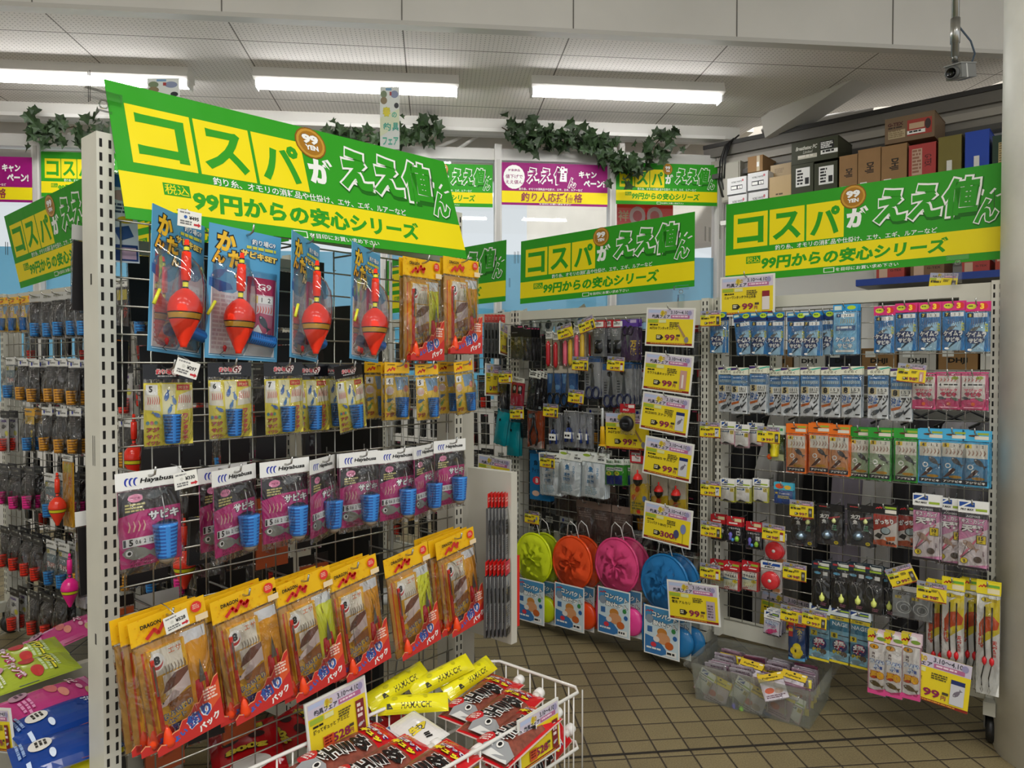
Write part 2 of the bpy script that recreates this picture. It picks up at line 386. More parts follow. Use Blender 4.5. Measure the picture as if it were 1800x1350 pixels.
def mk_float_set():
    w, h = .155, .25; t = thing('float_rig_set')
    p = P(); p.box(-w / 2, w / 2, 0, .0014, -h, 0, '#58a4d0'); p.art(w, h, [
        ('r', .0, .0, 1, 1, '#58a4d0'), ('p', [(.05, .44), (.2, .5), (.34, .5), (.5, .44), (.64, .36), (.95, .36), (.95, .965), (.05, .965)], '#e6e6ea'),
        ('p', [(.02, .4), (.3, .43), (.34, .47), (.16, .5), (.02, .46)], '#2a62a8'),
        ('g', .08, .52, .5, .94, 13, '#cdbfc8'), ('f', .15, .36, .26, .5, '#5a7fb0'),
        ('t', 'か', .23, .12, .15, '#f5c431', {'b': .05, 'o': BK, 'ow': .13, 'rot': -.1}), ('t', 'ん', .13, .24, .10, '#f3b52c', {'b': .05, 'o': BK, 'ow': .14}),
        ('t', 'た', .36, .24, .13, '#f5c431', {'b': .05, 'o': BK, 'ow': .13, 'rot': .1}), ('t', 'ん', .42, .34, .08, '#f3e0a0', {'b': .05, 'o': BK, 'ow': .14}),
        ('t', 'サビキSET', .68, .185, .055, '#f7d46a', {'w': .52, 'b': .05, 'o': '#3a2410', 'ow': .12, 'rot': -.06}), ('g', .5, .115, .92, .15, 1, '#d8d24a'),
        ('t', '釣り場G9', .74, .08, .045, WH, {'w': .34, 'o': '#2a5f96'}), ('r', .04, .972, .96, .978, '#a9d2ea')]); p.build('backing_card', t)
    q = P(); a = thing  # the inner rig packet
    q.box(.005, .066, -.003, 0, -.218, -.088, '#a81c50'); q.y0 = -.003
    q.art(.061, .13, [('r', 0, 0, 1, 1, '#b02052'), ('r', .06, .25, .94, .95, '#dcc6cc'), ('t', 'G9', .6, .13, .09, WH, {'w': .5}), ('r', .1, .27, .36, .38, '#e6c84a'), ('t', '6', .23, .325, .08, BK), ('r', .38, .27, .92, .38, WH), ('t', '1   2', .66, .325, .07, BK),
        ('k', .3, .42, .9, .52, 6, '#e0503c'), ('p', [(.1, .6), (.45, .52), (.95, .55), (.9, .95), (.1, .95)], '#b8506e'), ('f', .62, .68, .6, -.9, '#39434e'), ('p', [(.2, .8), (.4, .7), (.6, .86), (.75, .8), (.6, .94), (.3, .94)], WH)], x0=.005, z0=-.088)
    q.build('rig_packet', t)
    float_(t, -.030, -.034, -.052)
    bait_cage(t, .000, -.016, -.205, .0125, .0125, .056, '#2b74c4g', '#15407a', Matrix.Rotation(-1.45, 3, 'Y'), 16, 12)
    P().lathe(-.066, -.01, -.145, [(.003, 0), (.003, -.03)], '#d9d93ag', 8, rot=Matrix.Rotation(.5, 3, 'Y')).build('light_stick', t)
    P().lathe(-.045, -.012, -.225, [(.002, 0), (.004, -.004), (.002, -.012)], '#d8202ag', 8).tube([(-.045, -.012, -.235), (-.055, -.012, -.243), (-.045, -.012, -.247)], .0008, BK, 5).build('swivel', t)
    p = P(); p.pillow(-.068, .008, -.244, -.055, .066, 'clear_plastic', 10, -.0015); p.pillow(.004, .071, -.244, -.075, .032, 'clear_plastic', 8, -.0015); p.build('blister', t)
    return t
def mk_basket_rig(num):
    w, h = .088, .143; t = thing('rig_pack')
    p = P(); p.box(-w / 2, w / 2, 0, .001, -.027, 0, '#16161ag'); p.art(w, .027, [('t', '釣り場', .4, .5, .36, '#e83a4a', {'w': .3, 'o': WH, 'ow': .1}), ('t', 'G9', .66, .48, .5, WH, {'w': .2, 'sh': .2, 'o': '#c02030'}), ('g', .28, .74, .76, .88, 1, '#b8b8b8')]); p.build('header_card', t)
    p = P(); p.box(-w / 2 + .001, w / 2 - .001, 0, .001, -h, -.033, '#e4d445'); p.art(w, h - .033, [('r', .02, .01, .98, 1, '#e8d84c'), ('p', [(.02, .1), (.3, .2), (.34, .45), (.02, .42)], '#e9e3cf'), ('p', [(.98, .12), (.7, .2), (.66, .45), (.98, .42)], '#e9e3cf'), ('p', [(.36, .02), (.64, .02), (.62, .5), (.38, .5)], '#efe9b8'),
        ('r', .05, .03, .28, .19, WH), ('t', num, .14, .10, .1, BK, {'b': .05}), ('r', .66, .03, .92, .12, '#d8403a'), ('t', '2セット', .79, .075, .05, '#f4e9a0', {'w': .2}), ('k', .06, .22, .32, .34, 6, '#d6443e'), ('k', .68, .2, .94, .33, 6, '#d6443e'),
        ('f', .46, .2, .24, 1.3, '#3f6fb8'), ('f', .6, .28, .2, 1.9, '#6a8cc0'), ('f', .52, .42, .2, 1.2, '#4a7fb8'), ('f', .24, .5, .2, 2.6, '#4a6fb0'), ('e', .07, .63, .035, .03, '#5a8fa8'), ('e', .15, .63, .035, .03, '#c86a78'), ('e', .23, .63, .035, .03, '#6aa884'),
        ('t', 'アジ', .17, .74, .07, '#d8606a', {'w': .24, 'o': '#7a2030', 'ow': .07}), ('t', 'サバ', .17, .85, .07, '#d8606a', {'w': .24, 'o': '#7a2030', 'ow': .07}), ('t', 'イワシ', .17, .95, .06, '#d8606a', {'w': .26, 'o': '#7a2030', 'ow': .07}), ('v', 'ワンタッチ', .82, .72, .085, '#d04458', .06)], z0=-.033); p.build('rig_card', t)
    bait_cage(t, 0, -.013, -.088, .0155, .0125, .049, '#2a72bcg', '#123f78')
    P().pillow(-w / 2, w / 2, -h - .004, -.026, .027, 'film', 8, .002, .004, 3).build('pouch', t); return t
def zlogo(x, y, sx, sy, col):       # red zigzag maker's mark
    return ('l', [(x + a * sx, y + b * sy) for a, b in [(-.5, .42), (-.2, -.1), (-.06, .3), (.2, -.42), (.3, -.02), (.5, -.22), (.38, .26)]], sy * .3, col)
def mk_yellow_rig(num):
    w, h = .076, .135; t = thing('rig_pack')
    p = P(); p.box(-w / 2, w / 2, 0, .001, -.026, 0, '#f0b818'); p.art(w, .026, [('r', 0, 0, 1, 1, '#f3bd1c'), ('g', .12, .18, .42, .32, 1, BK), zlogo(.26, .62, .3, .42, '#d2322c'), ('e', .86, .32, .07, .2, '#e0443c')]); p.build('header_card', t)
    p = P(); p.box(-w / 2 + .001, w / 2 - .001, 0, .001, -h, -.031, '#e2b530'); p.art(w, h - .031, [('r', .03, .02, .97, 1, '#e8bf3a'), ('p', [(.4, .03), (.95, .03), (.95, .3), (.5, .34)], '#7fa2c4'), ('r', .06, .05, .34, .2, WH), ('t', num, .18, .125, .11, BK, {'b': .05}),
        ('e', .2, .34, .16, .1, '#e9ddd0'), ('k', .08, .28, .34, .4, 6, '#d0504a'), ('e', .85, .3, .1, .08, '#d87a5a'), ('f', .2, .55, .3, .25, '#54748e'), ('f', .2, .72, .3, .9, '#7aa04a'), ('t', 'アジ', .2, .88, .09, '#d86a5a', {'w': .3, 'o': '#8a3020', 'ow': .07}), ('r', .6, .86, .95, .95, '#c08a20')], z0=-.031); p.build('rig_card', t)
    bait_cage(t, .008, -.012, -.082, .014, .0115, .045, '#2a72bcg', '#123f78')
    P().pillow(-w / 2, w / 2, -h - .003, -.025, .026, 'film', 8, .002, .005, 5).build('pouch', t); return t
def mk_pink_sabiki(num):
    w, h = .112, .168; t = thing('rig_pack'); hh = .030
    p = P(); p.box(-w / 2, w / 2, 0, .001, -hh, 0, '#efefec'); p.art(w, hh, [('r', 0, 0, 1, 1, '#f1f1ee')] + [q for i in range(3) for q in (('e', .17 + i * .065, .56, .045, .24, '#2238a8'), ('e', .19 + i * .065, .6, .038, .22, '#f1f1ee'))] + [('t', 'Hayabusa', .63, .58, .34, BK, {'w': .54, 'b': .03, 'sh': .25})]); p.build('header_card', t)
    p = P(); p.box(-w / 2 + .003, w / 2 - .005, 0, .002, -h + .006, -hh - .002, '#c02c78'); bw, bh = w - .008, h - hh - .008
    p.art(bw, bh, [('r', 0, 0, 1, 1, '#c32f7a'), ('p', [(0, 0), (1, 0), (1, .26), (.4, .27), (0, .33)], '#2b2629'), ('e', .27, .1, .12, .055, '#ea8fb4'), ('t', 'サビキ', .27, .1, .035, '#8a2050', {'w': .16}), ('f', .62, .08, .36, .12, '#5f6468'), ('g', .1, .17, .46, .29, 3, '#c9c07a'), ('k', .1, .4, .42, .54, 4, '#e3b0a0'),
        ('t', 'サビキ', .72, .36, .125, WH, {'w': .5, 'b': .05, 'o': '#3a1028', 'ow': .1}), ('e', .75, .51, .2, .065, '#2b2030'), ('t', 'オキアミ', .75, .51, .04, WH, {'w': .3}), ('r', .04, .62, .58, .73, '#eeeeea'), ('r', .05, .63, .09, .72, BK), ('t', num, .17, .675, .085, BK, {'b': .04}), ('t', '0.6  2  125', .4, .675, .055, '#444444', {'w': .32}),
        ('f', .3, .825, .56, -.12, '#8d8f86'), ('e', .13, .81, .055, .04, WH), ('e', .135, .81, .03, .024, BK), ('t', 'アジ  イワシ', .3, .925, .032, '#2a0a18', {'w': .34}), ('t', 'メバル  サバ', .3, .97, .032, '#2a0a18', {'w': .34})], x0=-w / 2 + .003, z0=-hh - .002); p.build('rig_card', t)
    bait_cage(t, .016, -.017, -.094, .0205, .0165, .056, '#3b86d4g', '#2455a0')
    P().tube([(.016, -.008, -.045), (.018, -.012, -.07), (.016, -.013, -.092)], .0012, '#b8b8b8m').build('swivel', t)
    P().lathe(.016, -.017, -.152, [(.014, 0), (.012, -.006), (.003, -.012)], '#8d8172', 12).build('lead_weight', t)
    P().pillow(-w / 2, w / 2, -h - .006, -hh + .001, .030, 'film', 8, .003, .006, 8).build('pouch', t); return t
def mk_dragon(lime):
    w, h = .136, .245; hh = .044; t = thing('fishing_set_pack')
    p = P(); p.box(-w / 2, w / 2, 0, .0012, -hh, 0, '#f2bc12'); c = [('r', 0, 0, 1, 1, '#f4c015')]
    for i in range(42): c.append(('e', R.random(), R.random(), .012, .035, '#eaa90e'))
    p.art(w, hh, c + [('t', 'DRAGON', .26, .3, .17, BK, {'w': .26, 'b': .04}), zlogo(.36, .6, .34, .5, '#d0332e'), ('e', .86, .32, .075, .23, '#e23a30'), ('g', .81, .2, .91, .42, 3, '#f0b0a0'), ('r', .83, .68, 1, .95, '#f0d9b0')]); p.build('header_card', t)
    tw = '#dbe03ac' if lime else '#dd9a2ac'
    p = P(); p.box(-w / 2 + .004, w / 2 - .006, 0, .004, -h + .003, -hh - .004, '#b88a40'); bw, bh = w - .01, h - hh - .007
    p.art(bw, bh, [('r', 0, 0, 1, 1, '#c99a4a'), ('r', .07, .06, .16, .9, '#d2512e'), ('r', .1, .06, .2, .9, '#e0a422'), ('r', .62, .02, .98, .14, '#dfe2e6')], x0=-w / 2 + .004, z0=-hh - .004); p.build('backing_card', t)
    p = P(); p.pillow(.014, w / 2 - .006, -h + .01, -hh - .028, .010, tw, 6, 0, .002, 4); p.build('towel', t)
    p = P(); p.box(-.048, .018, -.006, 0, -.205, -hh - .014, '#e8a92a'); p.y0 = -.006
    p.art(.066, .205 - hh - .014, [('r', 0, 0, 1, 1, '#e6b02e'), ('r', .1, .02, .9, .34, '#e3dccb'), ('e', .22, .17, .2, .115, WH), ('e', .22, .17, .16, .095, '#c8352e'), ('e', .22, .15, .16, .075, WH), ('t', '8', .22, .15, .11, BK, {'b': .07}), ('t', 'エサ', .72, .09, .08, '#d8772a', {'w': .36, 'o': WH}), ('k', .35, .25, .95, .36, 7, '#8a7a6a'),
        ('r', .3, .36, .98, .62, '#e6d8c8'), ('p', [(.24, .58), (.36, .46), (.62, .38), (.98, .36), (.98, .46), (.6, .54)], '#7a4c40'), ('p', [(.06, .74), (.98, .42), (.98, .6), (.4, .73)], '#d9c6c2'), ('e', .2, .69, .02, .014, BK), ('p', [(.3, .72), (.98, .64), (.98, .84), (.4, .86)], '#9a6234'), ('t', 'ちょい釣り', .55, .84, .085, '#e6c23a', {'w': .8, 'rot': .18, 'o': '#2a6aa8', 'ow': .12}), ('t', 'セット', .5, .94, .07, '#e6c23a', {'w': .5, 'rot': .18, 'o': '#2a6aa8', 'ow': .12})], x0=-.048, z0=-hh - .014); p.build('rig_packet', t)
    P().box(-.046, -.040, -.012, -.007, -.205, -.075, '#c9352cg').box(-.0445, -.0415, -.0135, -.012, -.14, -.085, '#9a968cm').build('hook_remover', t)
    p = P(); p.add([(.030, -.014, -.15), (.036, -.014, -.105), (.042, -.014, -.15)], [(0, 1, 2)], '#8c8c8cm'); p.pillow(.022, .040, -.205, -.135, .016, '#c8202eg', 5, -.004); p.pillow(.040, .050, -.2, -.125, .014, '#d8262eg', 5, -.004); p.build('line_scissors', t)
    P().lathe(-.038, -.012, -.197, [(.002, 0), (.006, -.012), (.010, -.03), (.009, -.038)], '#f24a1eg', 12).build('lure_float', t)
    p = P(); pts = []
    n = 15
    for i in range(n + 1):
        a = i / n; z = -.232 + (a ** 1.25) * .085 + .0045 * math.sin(i * 2.3); pts.append((-.062 + a * .124, z))
    p.y0 = -.018; e = [(x, z + .0022) for x, z in pts]
    p.poly([(-.062, -h + .002)] + e + [(.062, -h + .002)], '#f0a070'); p.poly([(-.062, -h + .002)] + pts + [(.062, -h + .002)], '#c9302c')
    p.poly([(.02, -.2), (.062, -.155), (.062, -.19), (.03, -.215)], '#de5a30')
    p.text('ちょい', -.026, -.226, .012, '#3a62b8', w=.04, rot=.3, b=.06); p.text('釣り', .018, -.205, .027, '#dfe6f4', w=.05, rot=.34, b=.14); p.text('釣り', .018, -.205, .026, '#33529e', w=.047, rot=.34, b=.05)
    p.text('パック', .034, -.226, .014, WH, w=.044, rot=.32, b=.05); q0 = len(p.v); p.greek(.03, -.188, .058, -.165, 4, '#f4d4c4'); p.build('front_label', t)
    P().pillow(-w / 2, w / 2, -h, -hh + .002, .024, 'film', 8, .006, .004, 6).build('pouch', t); return t
def mk_price_tag(txt):
    p = P(); w, h = .042, .029; p.box(-w / 2, w / 2, 0, .0008, -h, 0, '#f0efe8'); p.art(w, h, [('r', 0, 0, 1, 1, '#f2f1ea'), ('t', txt, .68, .42, .24, BK, {'w': .42, 'b': .04}), ('g', .08, .1, .6, .24, 1, '#8a8a8a'), ('g', .1, .62, .66, .9, 2, '#777777'), ('p', [(.68, .72), (.86, .72), (.86, .64), (.98, .78), (.86, .92), (.86, .84), (.68, .84)], '#c82a34'), ('e', .32, .4, .07, .1, '#2a5fb0' if txt == '¥495' else '#d8d8d0')])
    p.tube([(0, .001, 0), (0, .03, .008), (0, .05, .009)], .0009, '#c9c9c9m'); return p.build('price_tag')
def mk_price_card(price, pic, title, frame=True, sm=False):
    w, h = (.2, .143) if not sm else (.078, .056); t = thing('price_card'); b = .006 if frame else .0
    if frame: p = P(); p.box(-w / 2, w / 2, 0, .004, -h, 0, '#e6e6e0'); p.build('frame', t)
    p = P(); p.y0 = -.0002; p.box(-w / 2 + b, w / 2 - b, -.0002, .0012, -h + b, -b, '#e9d02c')
    c = [('r', 0, 0, 1, 1, '#ecd42a'), ('r', 0, 0, 1, .27, '#cfc6d6'), ('r', 0, .94, 1, 1, '#8a2a20'), ('r', .02, .02, .3, .1, '#b9c6e4'), ('e', .33, .12, .05, .09, '#e4d86a'), ('t', '春の', .36, .1, .13, '#c9a91e', {'w': .13, 'b': .05}), ('t', '釣具フェア', .3, .2, .11, '#3a3a44', {'w': .4, 'b': .03}), ('t', '3.10〜4.10', .7, .085, .1, '#4a4a54', {'w': .38}), ('r', .52, .16, .92, .25, '#b86a92'), ('g', .55, .18, .9, .24, 1, '#f4d9e4'), ('e', .92, .1, .045, .07, '#9a94b8'), ('r', .02, .29, .24, .38, '#9fb83a'), ('r', .26, .29, .42, .38, '#dfe0a0')]
    c += [('t', title, .06, .53, .085, '#2c2a22', {'w': min(.62, .055 * len(title)), 'al': 'l', 'b': .02})] if not sm else [('g', .05, .45, .5, .6, 1, '#4a4420')]
    c += [('g', .06, .42, .26, .48, 1, '#1a1a1a'), ('g', .5, .36, .72, .5, 3, '#5a542a'), ('p', [(.22, .72), (.33, .72), (.38, .79), (.33, .86), (.22, .86)], '#2a2622'), ('g', .235, .745, .32, .84, 2, '#ece6c0'), ('t', price, .52, .79, .17, '#8e2350', {'w': .22 if len(price) < 3 else .3, 'b': .03}), ('t', '円', .7 if len(price) > 2 else .68, .83, .09, '#8e2350', {'b': .02}), ('r', .66, .70, .74, .755, '#4a4232'), ('g', .1, .95, .9, .99, 1, '#e0a040')]
    pc = {'spoon': [('p', [(.66, .42), (.69, .4), (.86, .74), (.82, .78)], '#a98a5c'), ('e', .88, .84, .045, .085, '#8b8488')], 'pack': [('r', .78, .4, .95, .9, '#b8a8b0'), ('g', .8, .5, .93, .86, 5, '#6a5a6a')], 'pink': [('r', .79, .38, .93, .9, '#c9998a'), ('r', .83, .5, .87, .86, '#e8dcd4')], 'jig': [('r', .76, .38, .94, .9, '#cfcfd4'), ('r', .76, .38, .94, .47, '#20306a'), ('f', .85, .64, .16, .9, '#77707c')], 'net': [('e', .86, .52, .06, .14, '#7a86b4'), ('e', .72, .7, .06, .12, '#4a4e74'), ('r', .857, .66, .865, .94, '#3a3a3a')], 'bag': [('r', .8, .34, .95, .92, '#7c1f28'), ('f', .87, .8, .12, .3, '#b8b8c0'), ('g', .82, .4, .93, .7, 3, '#e8d8d0')], 'dark': [('r', .8, .4, .95, .9, '#4a423c'), ('e', .875, .62, .05, .1, '#9a9a98')], 'red': [('r', .8, .4, .94, .9, '#e0d8d4'), ('r', .8, .4, .94, .55, '#8a2430')], 'stick': [('p', [(.72, .4), (.75, .38), (.95, .86), (.91, .88)], '#a8803a')]}[pic]
    p.art(w - 2 * b, h - 2 * b, c + pc, z0=-b)
    if price == '528': p.art(w - 2 * b, h - 2 * b, [('r', .2, .68, .38, .9, '#d2562c'), ('g', .22, .7, .36, .86, 3, '#7a1a10')], z0=-b)
    if sm: p.box(-w / 2, w / 2, -.0012, -.0008, -h * .27, .002, 'clear_plastic')
    p.build('price_sheet', t); return t
def sabiki(kind, num='5'):
    if kind in ('keimura', 'keimura_pink'):
        w, h = .062, .150; pk = kind == 'keimura_pink'
        hc = [('r', 0, 0, 1, 1, '#d82a7a'), ('e', .27, .5, .2, .28, '#d9d83a'), ('g', .14, .38, .4, .6, 1, '#5a6a1a'), ('e', .76, .5, .17, .36, '#d8302a'), ('t', '3', .7, .5, .62, '#ffd23a', {'b': .06})] if pk else [('r', 0, 0, 1, 1, '#1b7fbe'), ('p', [(0, .6), (1, .4), (1, 1), (0, 1)], '#14306e'), ('e', .75, .42, .2, .3, '#b8d832'), ('g', .62, .3, .9, .52, 1, '#4a6a10'), ('r', .05, .12, .35, .4, '#cfe3d0')]
        return flat_pack('rig_pack', w, h, .028, '#d82a7a' if pk else '#1b6fb4', hc, '#4f9fd0', [('r', 0, 0, 1, 1, '#2f7fbe'), ('p', [(.2, 1), (.36, .7), (.4, .3), (.9, .25), (.84, .7), (.8, 1)], '#a8d2ea'), ('r', .08, .02, .34, .13, INK), ('t', num, .2, .075, .085, '#f0d860', {'b': .05}), ('r', .36, .02, .94, .13, WH), ('t', '1  2', .66, .075, .07, BK), ('k', .2, .15, .85, .32, 7, '#6a6478'), ('f', .42, .42, .5, .5, '#6f7270'), ('v', '海釣用', .9, .4, .07, '#d8d83a', .03),
            ('e', .46, .57, .46, .1, '#143068'), ('e', .46, .7, .38, .1, '#143068'), ('t', 'ケイムラ', .48, .56, .14, WH, {'w': .86, 'b': .06, 'o': '#0c2458', 'ow': .14}), ('t', 'サビキ', .46, .72, .13, WH, {'w': .62, 'b': .06, 'o': '#12306a', 'ow': .16}), ('p', [(.2, .98), (.5, .78), (.62, .8)], '#1c3a50'), ('e', .2, .95, .1, .03, WH)], th=.005, side='#b8c6d0')
    if kind == 'keimura_big':
        return flat_pack('rig_pack', .075, .165, .022, '#2a9ad8', [('r', 0, 0, 1, 1, '#2a9ad8'), ('e', .75, .5, .18, .3, '#b8d832'), ('r', .05, .2, .35, .8, '#d8e8e0')], '#7fbfe4', [('r', 0, 0, 1, 1, '#86c2e4'), ('r', .12, .04, .3, .12, '#22407a'), ('t', '9', .21, .08, .06, WH), ('r', .32, .04, .9, .12, WH), ('t', '3 × 4', .6, .08, .05, BK), ('k', .25, .15, .9, .27, 7, '#c2a866'), ('r', .1, .32, .95, .44, '#4a6fa0'), ('g', .15, .34, .9, .42, 1, WH), ('t', 'ケイムラ', .5, .65, .12, WH, {'w': .86, 'b': .06, 'o': '#4a80b4', 'ow': .16}), ('t', 'サビキ', .5, .8, .12, WH, {'w': .66, 'b': .06, 'o': '#4a80b4', 'ow': .16}), ('r', .1, .9, .9, .95, WH)], th=.012, side='#3a8ac8')
    if kind == 'aji':
        return flat_pack('rig_pack', .064, .168, .026, '#dcdcc4', [('r', 0, 0, 1, 1, '#e4e4cf'), ('p', [(0, .05), (.5, .05), (.3, .32), (0, .4)], '#3a2468'), ('p', [(.5, .3), (1, .05), (1, .22), (.62, .42)], '#3ab49c'), ('t', 'らくらく', .45, .66, .34, '#3a3a3a', {'w': .62, 'sh': .3})], '#c8d0d8', [('r', 0, 0, 1, 1, '#dfe3e6'), ('r', .0, .0, 1, .27, '#4f84b4'), ('r', .08, .03, .9, .1, '#2f6aa8'), ('g', .1, .045, .88, .09, 1, '#cfe4f4'), ('r', .06, .13, .94, .2, '#a9c0cc'), ('k', .08, .13, .92, .21, 8, '#6d7f88'), ('r', .04, .28, .96, .44, '#e9e9e0'), ('r', .04, .28, .42, .44, '#e0cf98'), ('t', num, .21, .36, .145, BK, {'b': .075}), ('t', '1.5 3' if num == '8' else '0.8 1.5', .7, .345, .075, BK, {'w': .42}), ('g', .48, .4, .9, .43, 1, '#555555'),
            ('t', '波止', .26, .57, .2, '#1f5fa8', {'w': .5, 'b': .04, 'o': WH, 'ow': .12}), ('t', 'アジ', .72, .57, .25, '#15181c', {'w': .5, 'b': .04, 'sh': .15, 'o': WH, 'ow': .1}), ('p', [(.02, .72), (.5, .66), (.48, .72), (.04, .78)], '#c86a24'), ('f', .42, .85, .62, .6, '#4a5258'), ('p', [(.6, .82), (.9, .68), (.94, .7), (.66, .86)], '#20262c'), ('r', .72, .92, .94, .95, BK)], th=.007, side='#9eaeba')
    if kind == 'magic':
        return flat_pack('rig_pack', .07, .115, .004, '#c8487c', [], '#d0507e', [('r', 0, 0, 1, 1, '#cf4a7c'), ('p', [(.04, .04), (.96, .04), (.96, .7), (.6, .66), (.04, .74)], '#ddd4cf'), ('k', .1, .1, .8, .2, 5, '#b8504a'), ('e', .75, .1, .14, .05, '#9aae3a'), ('r', .08, .24, .9, .36, WH), ('t', '4', .16, .3, .09, BK), ('g', .3, .27, .86, .34, 1, '#444444'), ('t', 'マジック', .5, .45, .1, '#d84a6a', {'w': .7, 'b': .05, 'o': WH}), ('t', 'サビキ', .5, .57, .13, '#d23a5e', {'w': .62, 'b': .06, 'o': '#7a1a38', 'ow': .12}), ('f', .24, .68, .34, -.2, '#4d565e'), ('f', .74, .7, .34, 2.8, '#6d7f6a'), ('e', .5, .84, .08, .05, '#e8703a'), ('r', .15, .93, .85, .95, '#e9b0c4')], th=.006, side='#c0568a')
    if kind in ('orange', 'green', 'sky'):
        c, d = {'orange': ('#ec741e', '#c88d60'), 'green': ('#2a9a32', '#9cae90'), 'sky': ('#46b0de', '#4a8ab4')}[kind]
        return flat_pack('rig_pack', .070, .170, .032, c, [('r', 0, 0, 1, 1, c), ('e', .42, .5, .2, .1, '#5a3a20'), ('r', .55, .2, .95, .4, '#9aae3a'), ('r', .45, .5, .95, .82, '#dfd8c8')], c, [('r', 0, 0, 1, 1, c), ('r', .05, .04, .95, .96, d), ('r', .05, .04, .95, .36, '#dcd8cc'), ('r', .08, .05, .34, .14, '#e6c93a'), ('t', num, .2, .095, .075, BK, {'b': .05}), ('t', '1   2', .66, .095, .06, BK), ('k', .15, .18, .88, .3, 5, '#a07a6a'), ('f', .66, .47, .6, -.7, '#46484c'), ('e', .3, .56, .12, .06, WH), ('e', .3, .56, .07, .035, d), ('e', .45, .68, .12, .06, WH), ('e', .45, .68, .07, .035, d), ('p', [(.1, .84), (.5, .6), (.62, .64), (.34, .8)], '#4a2a24'), ('e', .6, .81, .25, .035, '#b88a2a'), ('r', .05, .86, .95, .96, INK), ('t', 'アジサビキ', .5, .91, .055, WH, {'w': .74, 'b': .04})], th=.022, side=c)
    if kind in ('swivel', 'swivel_yellow'):
        e = '#d8d84a' if kind == 'swivel_yellow' else '#d8a8b8'
        return flat_pack('swivel_pack', .056, .085, .026, '#e6e6e4', [('r', 0, 0, 1, 1, '#ecece8'), ('p', [(.1, .1), (.5, .1), (.5, .6), (.1, .6)], '#1b4a9c'), ('p', [(.1, .55), (.4, .1), (.5, .1), (.2, .6)], WH), ('r', .5, .62, .95, .82, '#9ab43a'), ('r', .1, .72, .5, .84, INK)], '#e2dfdf', [('r', 0, 0, 1, 1, e), ('r', .04, 0, .96, .92, '#e8e6e2'), ('r', .06, .04, .6, .18, '#3a5a80'), ('g', .08, .06, .58, .16, 1, WH), ('r', .68, .04, .94, .3, '#d9c23a'), ('t', '12', .81, .17, .15, BK), ('p', [(.1, .98), (.3, .82), (.5, .86), (.8, .98)], '#3a3a3a')], th=.005, side=e)
    if kind == 'lure':
        t = flat_pack('lure_pack', .06, .125, .03, '#cfe0d4', [('r', 0, 0, 1, 1, '#dcebdc'), ('r', .3, .3, .9, .6, '#3aa86a')], '#2a4a24', [('r', 0, 0, 1, .8, '#2f4a26'), ('p', [(.0, .75), (1, .75), (1, 1), (0, 1)], '#c9d0a0'), ('g', .62, .1, .95, .6, 6, '#6a8a4a')])
        P().pillow(-.018, .012, -.105, -.04, .012, '#f0e026g', 5, -.004).lathe(-.003, -.012, -.05, [(.006, 0), (.014, -.01), (.008, -.022), (.013, -.034), (.01, -.05), (.014, -.056)], '#f0e026g', 12).lathe(-.02, -.008, -.1, [(.003, 0), (.009, -.008), (.004, -.018)], '#e8622ag', 10).build('lure', t); return t
    if kind == 'wash':
        return flat_pack('rig_pack', .066, .075, .024, '#3aa2c0', [('r', 0, 0, 1, 1, '#48aec8'), ('e', .3, .5, .22, .36, '#d8542c'), ('e', .72, .6, .18, .3, '#d8b03a')], '#1f4a94', [('r', 0, 0, 1, .8, '#20509c'), ('e', .12, .2, .08, .08, '#e8c83a'), ('t', 'フィッシュ', .55, .22, .16, WH, {'w': .6}), ('g', .2, .4, .9, .65, 2, '#e8d86a')], th=.012, side='#2a80a8')
    if kind == 'redpet':
        t = flat_pack('lure_pack', .058, .098, .032, '#b8202a', [('r', 0, 0, 1, 1, '#bc222c'), ('r', .5, .15, .95, .5, '#d8cfa0'), ('r', .15, .62, .7, .78, '#f0e0dc')], '#1d1d22', [('r', 0, 0, 1, .95, '#1f1f26'), ('t', 'シモリペット', .5, .1, .12, WH, {'w': .8, 'b': .03}), ('r', .64, .24, .9, .48, WH), ('t', num, .77, .36, .18, BK)])
        P().lathe(-.012, -.006, -.055, [(.003, 0), (.007, -.008), (.004, -.018), (.007, -.026)], '#6a62b8g', 10).lathe(.012, -.006, -.066, [(.003, 0), (.008, -.008), (.006, -.018)], '#8cc23ag', 10).lathe(-.004, -.006, -.075, [(.002, 0), (.006, -.006), (.003, -.012)], '#4a8ad0g', 10).build('lure', t); return t
    if kind == 'spool':
        t = flat_pack('line_spool_pack', .072, .108, .024, '#e6e6e4', [('r', 0, 0, 1, 1, '#eaeae6'), ('p', [(.1, .15), (.55, .15), (.4, .55), (.1, .55)], '#1b4a9c'), ('p', [(.6, .15), (.95, .15), (.95, .55), (.5, .55)], '#1b4a9c'), ('t', 'PRO', .45, .76, .24, BK, {'w': .5, 'b': .05, 'sh': .2})], '#d8ccc8', [('r', 0, 0, 1, .9, '#dcd2ce'), ('r', .02, .86, .6, .98, INK), ('g', .05, .88, .58, .96, 1, WH), ('r', .6, .8, .98, .96, '#d8905a')])
        P().lathe(.002, -.002, -.062, [(.030, .0), (.031, .003), (.026, .005), (.026, .009), (.031, .011), (.030, .014), (.006, .014)], ['#c8242eg', '#c8242eg', '#a81c26', '#a81c26', '#c8242eg', '#d8343ag'], 28, rot=Matrix.Rotation(math.pi / 2, 3, 'X')).lathe(.002, -.0165, -.062, [(.006, 0), (.006, .001)], '#e8dcd8', 14, rot=Matrix.Rotation(math.pi / 2, 3, 'X')).build('line_spool', t); return t
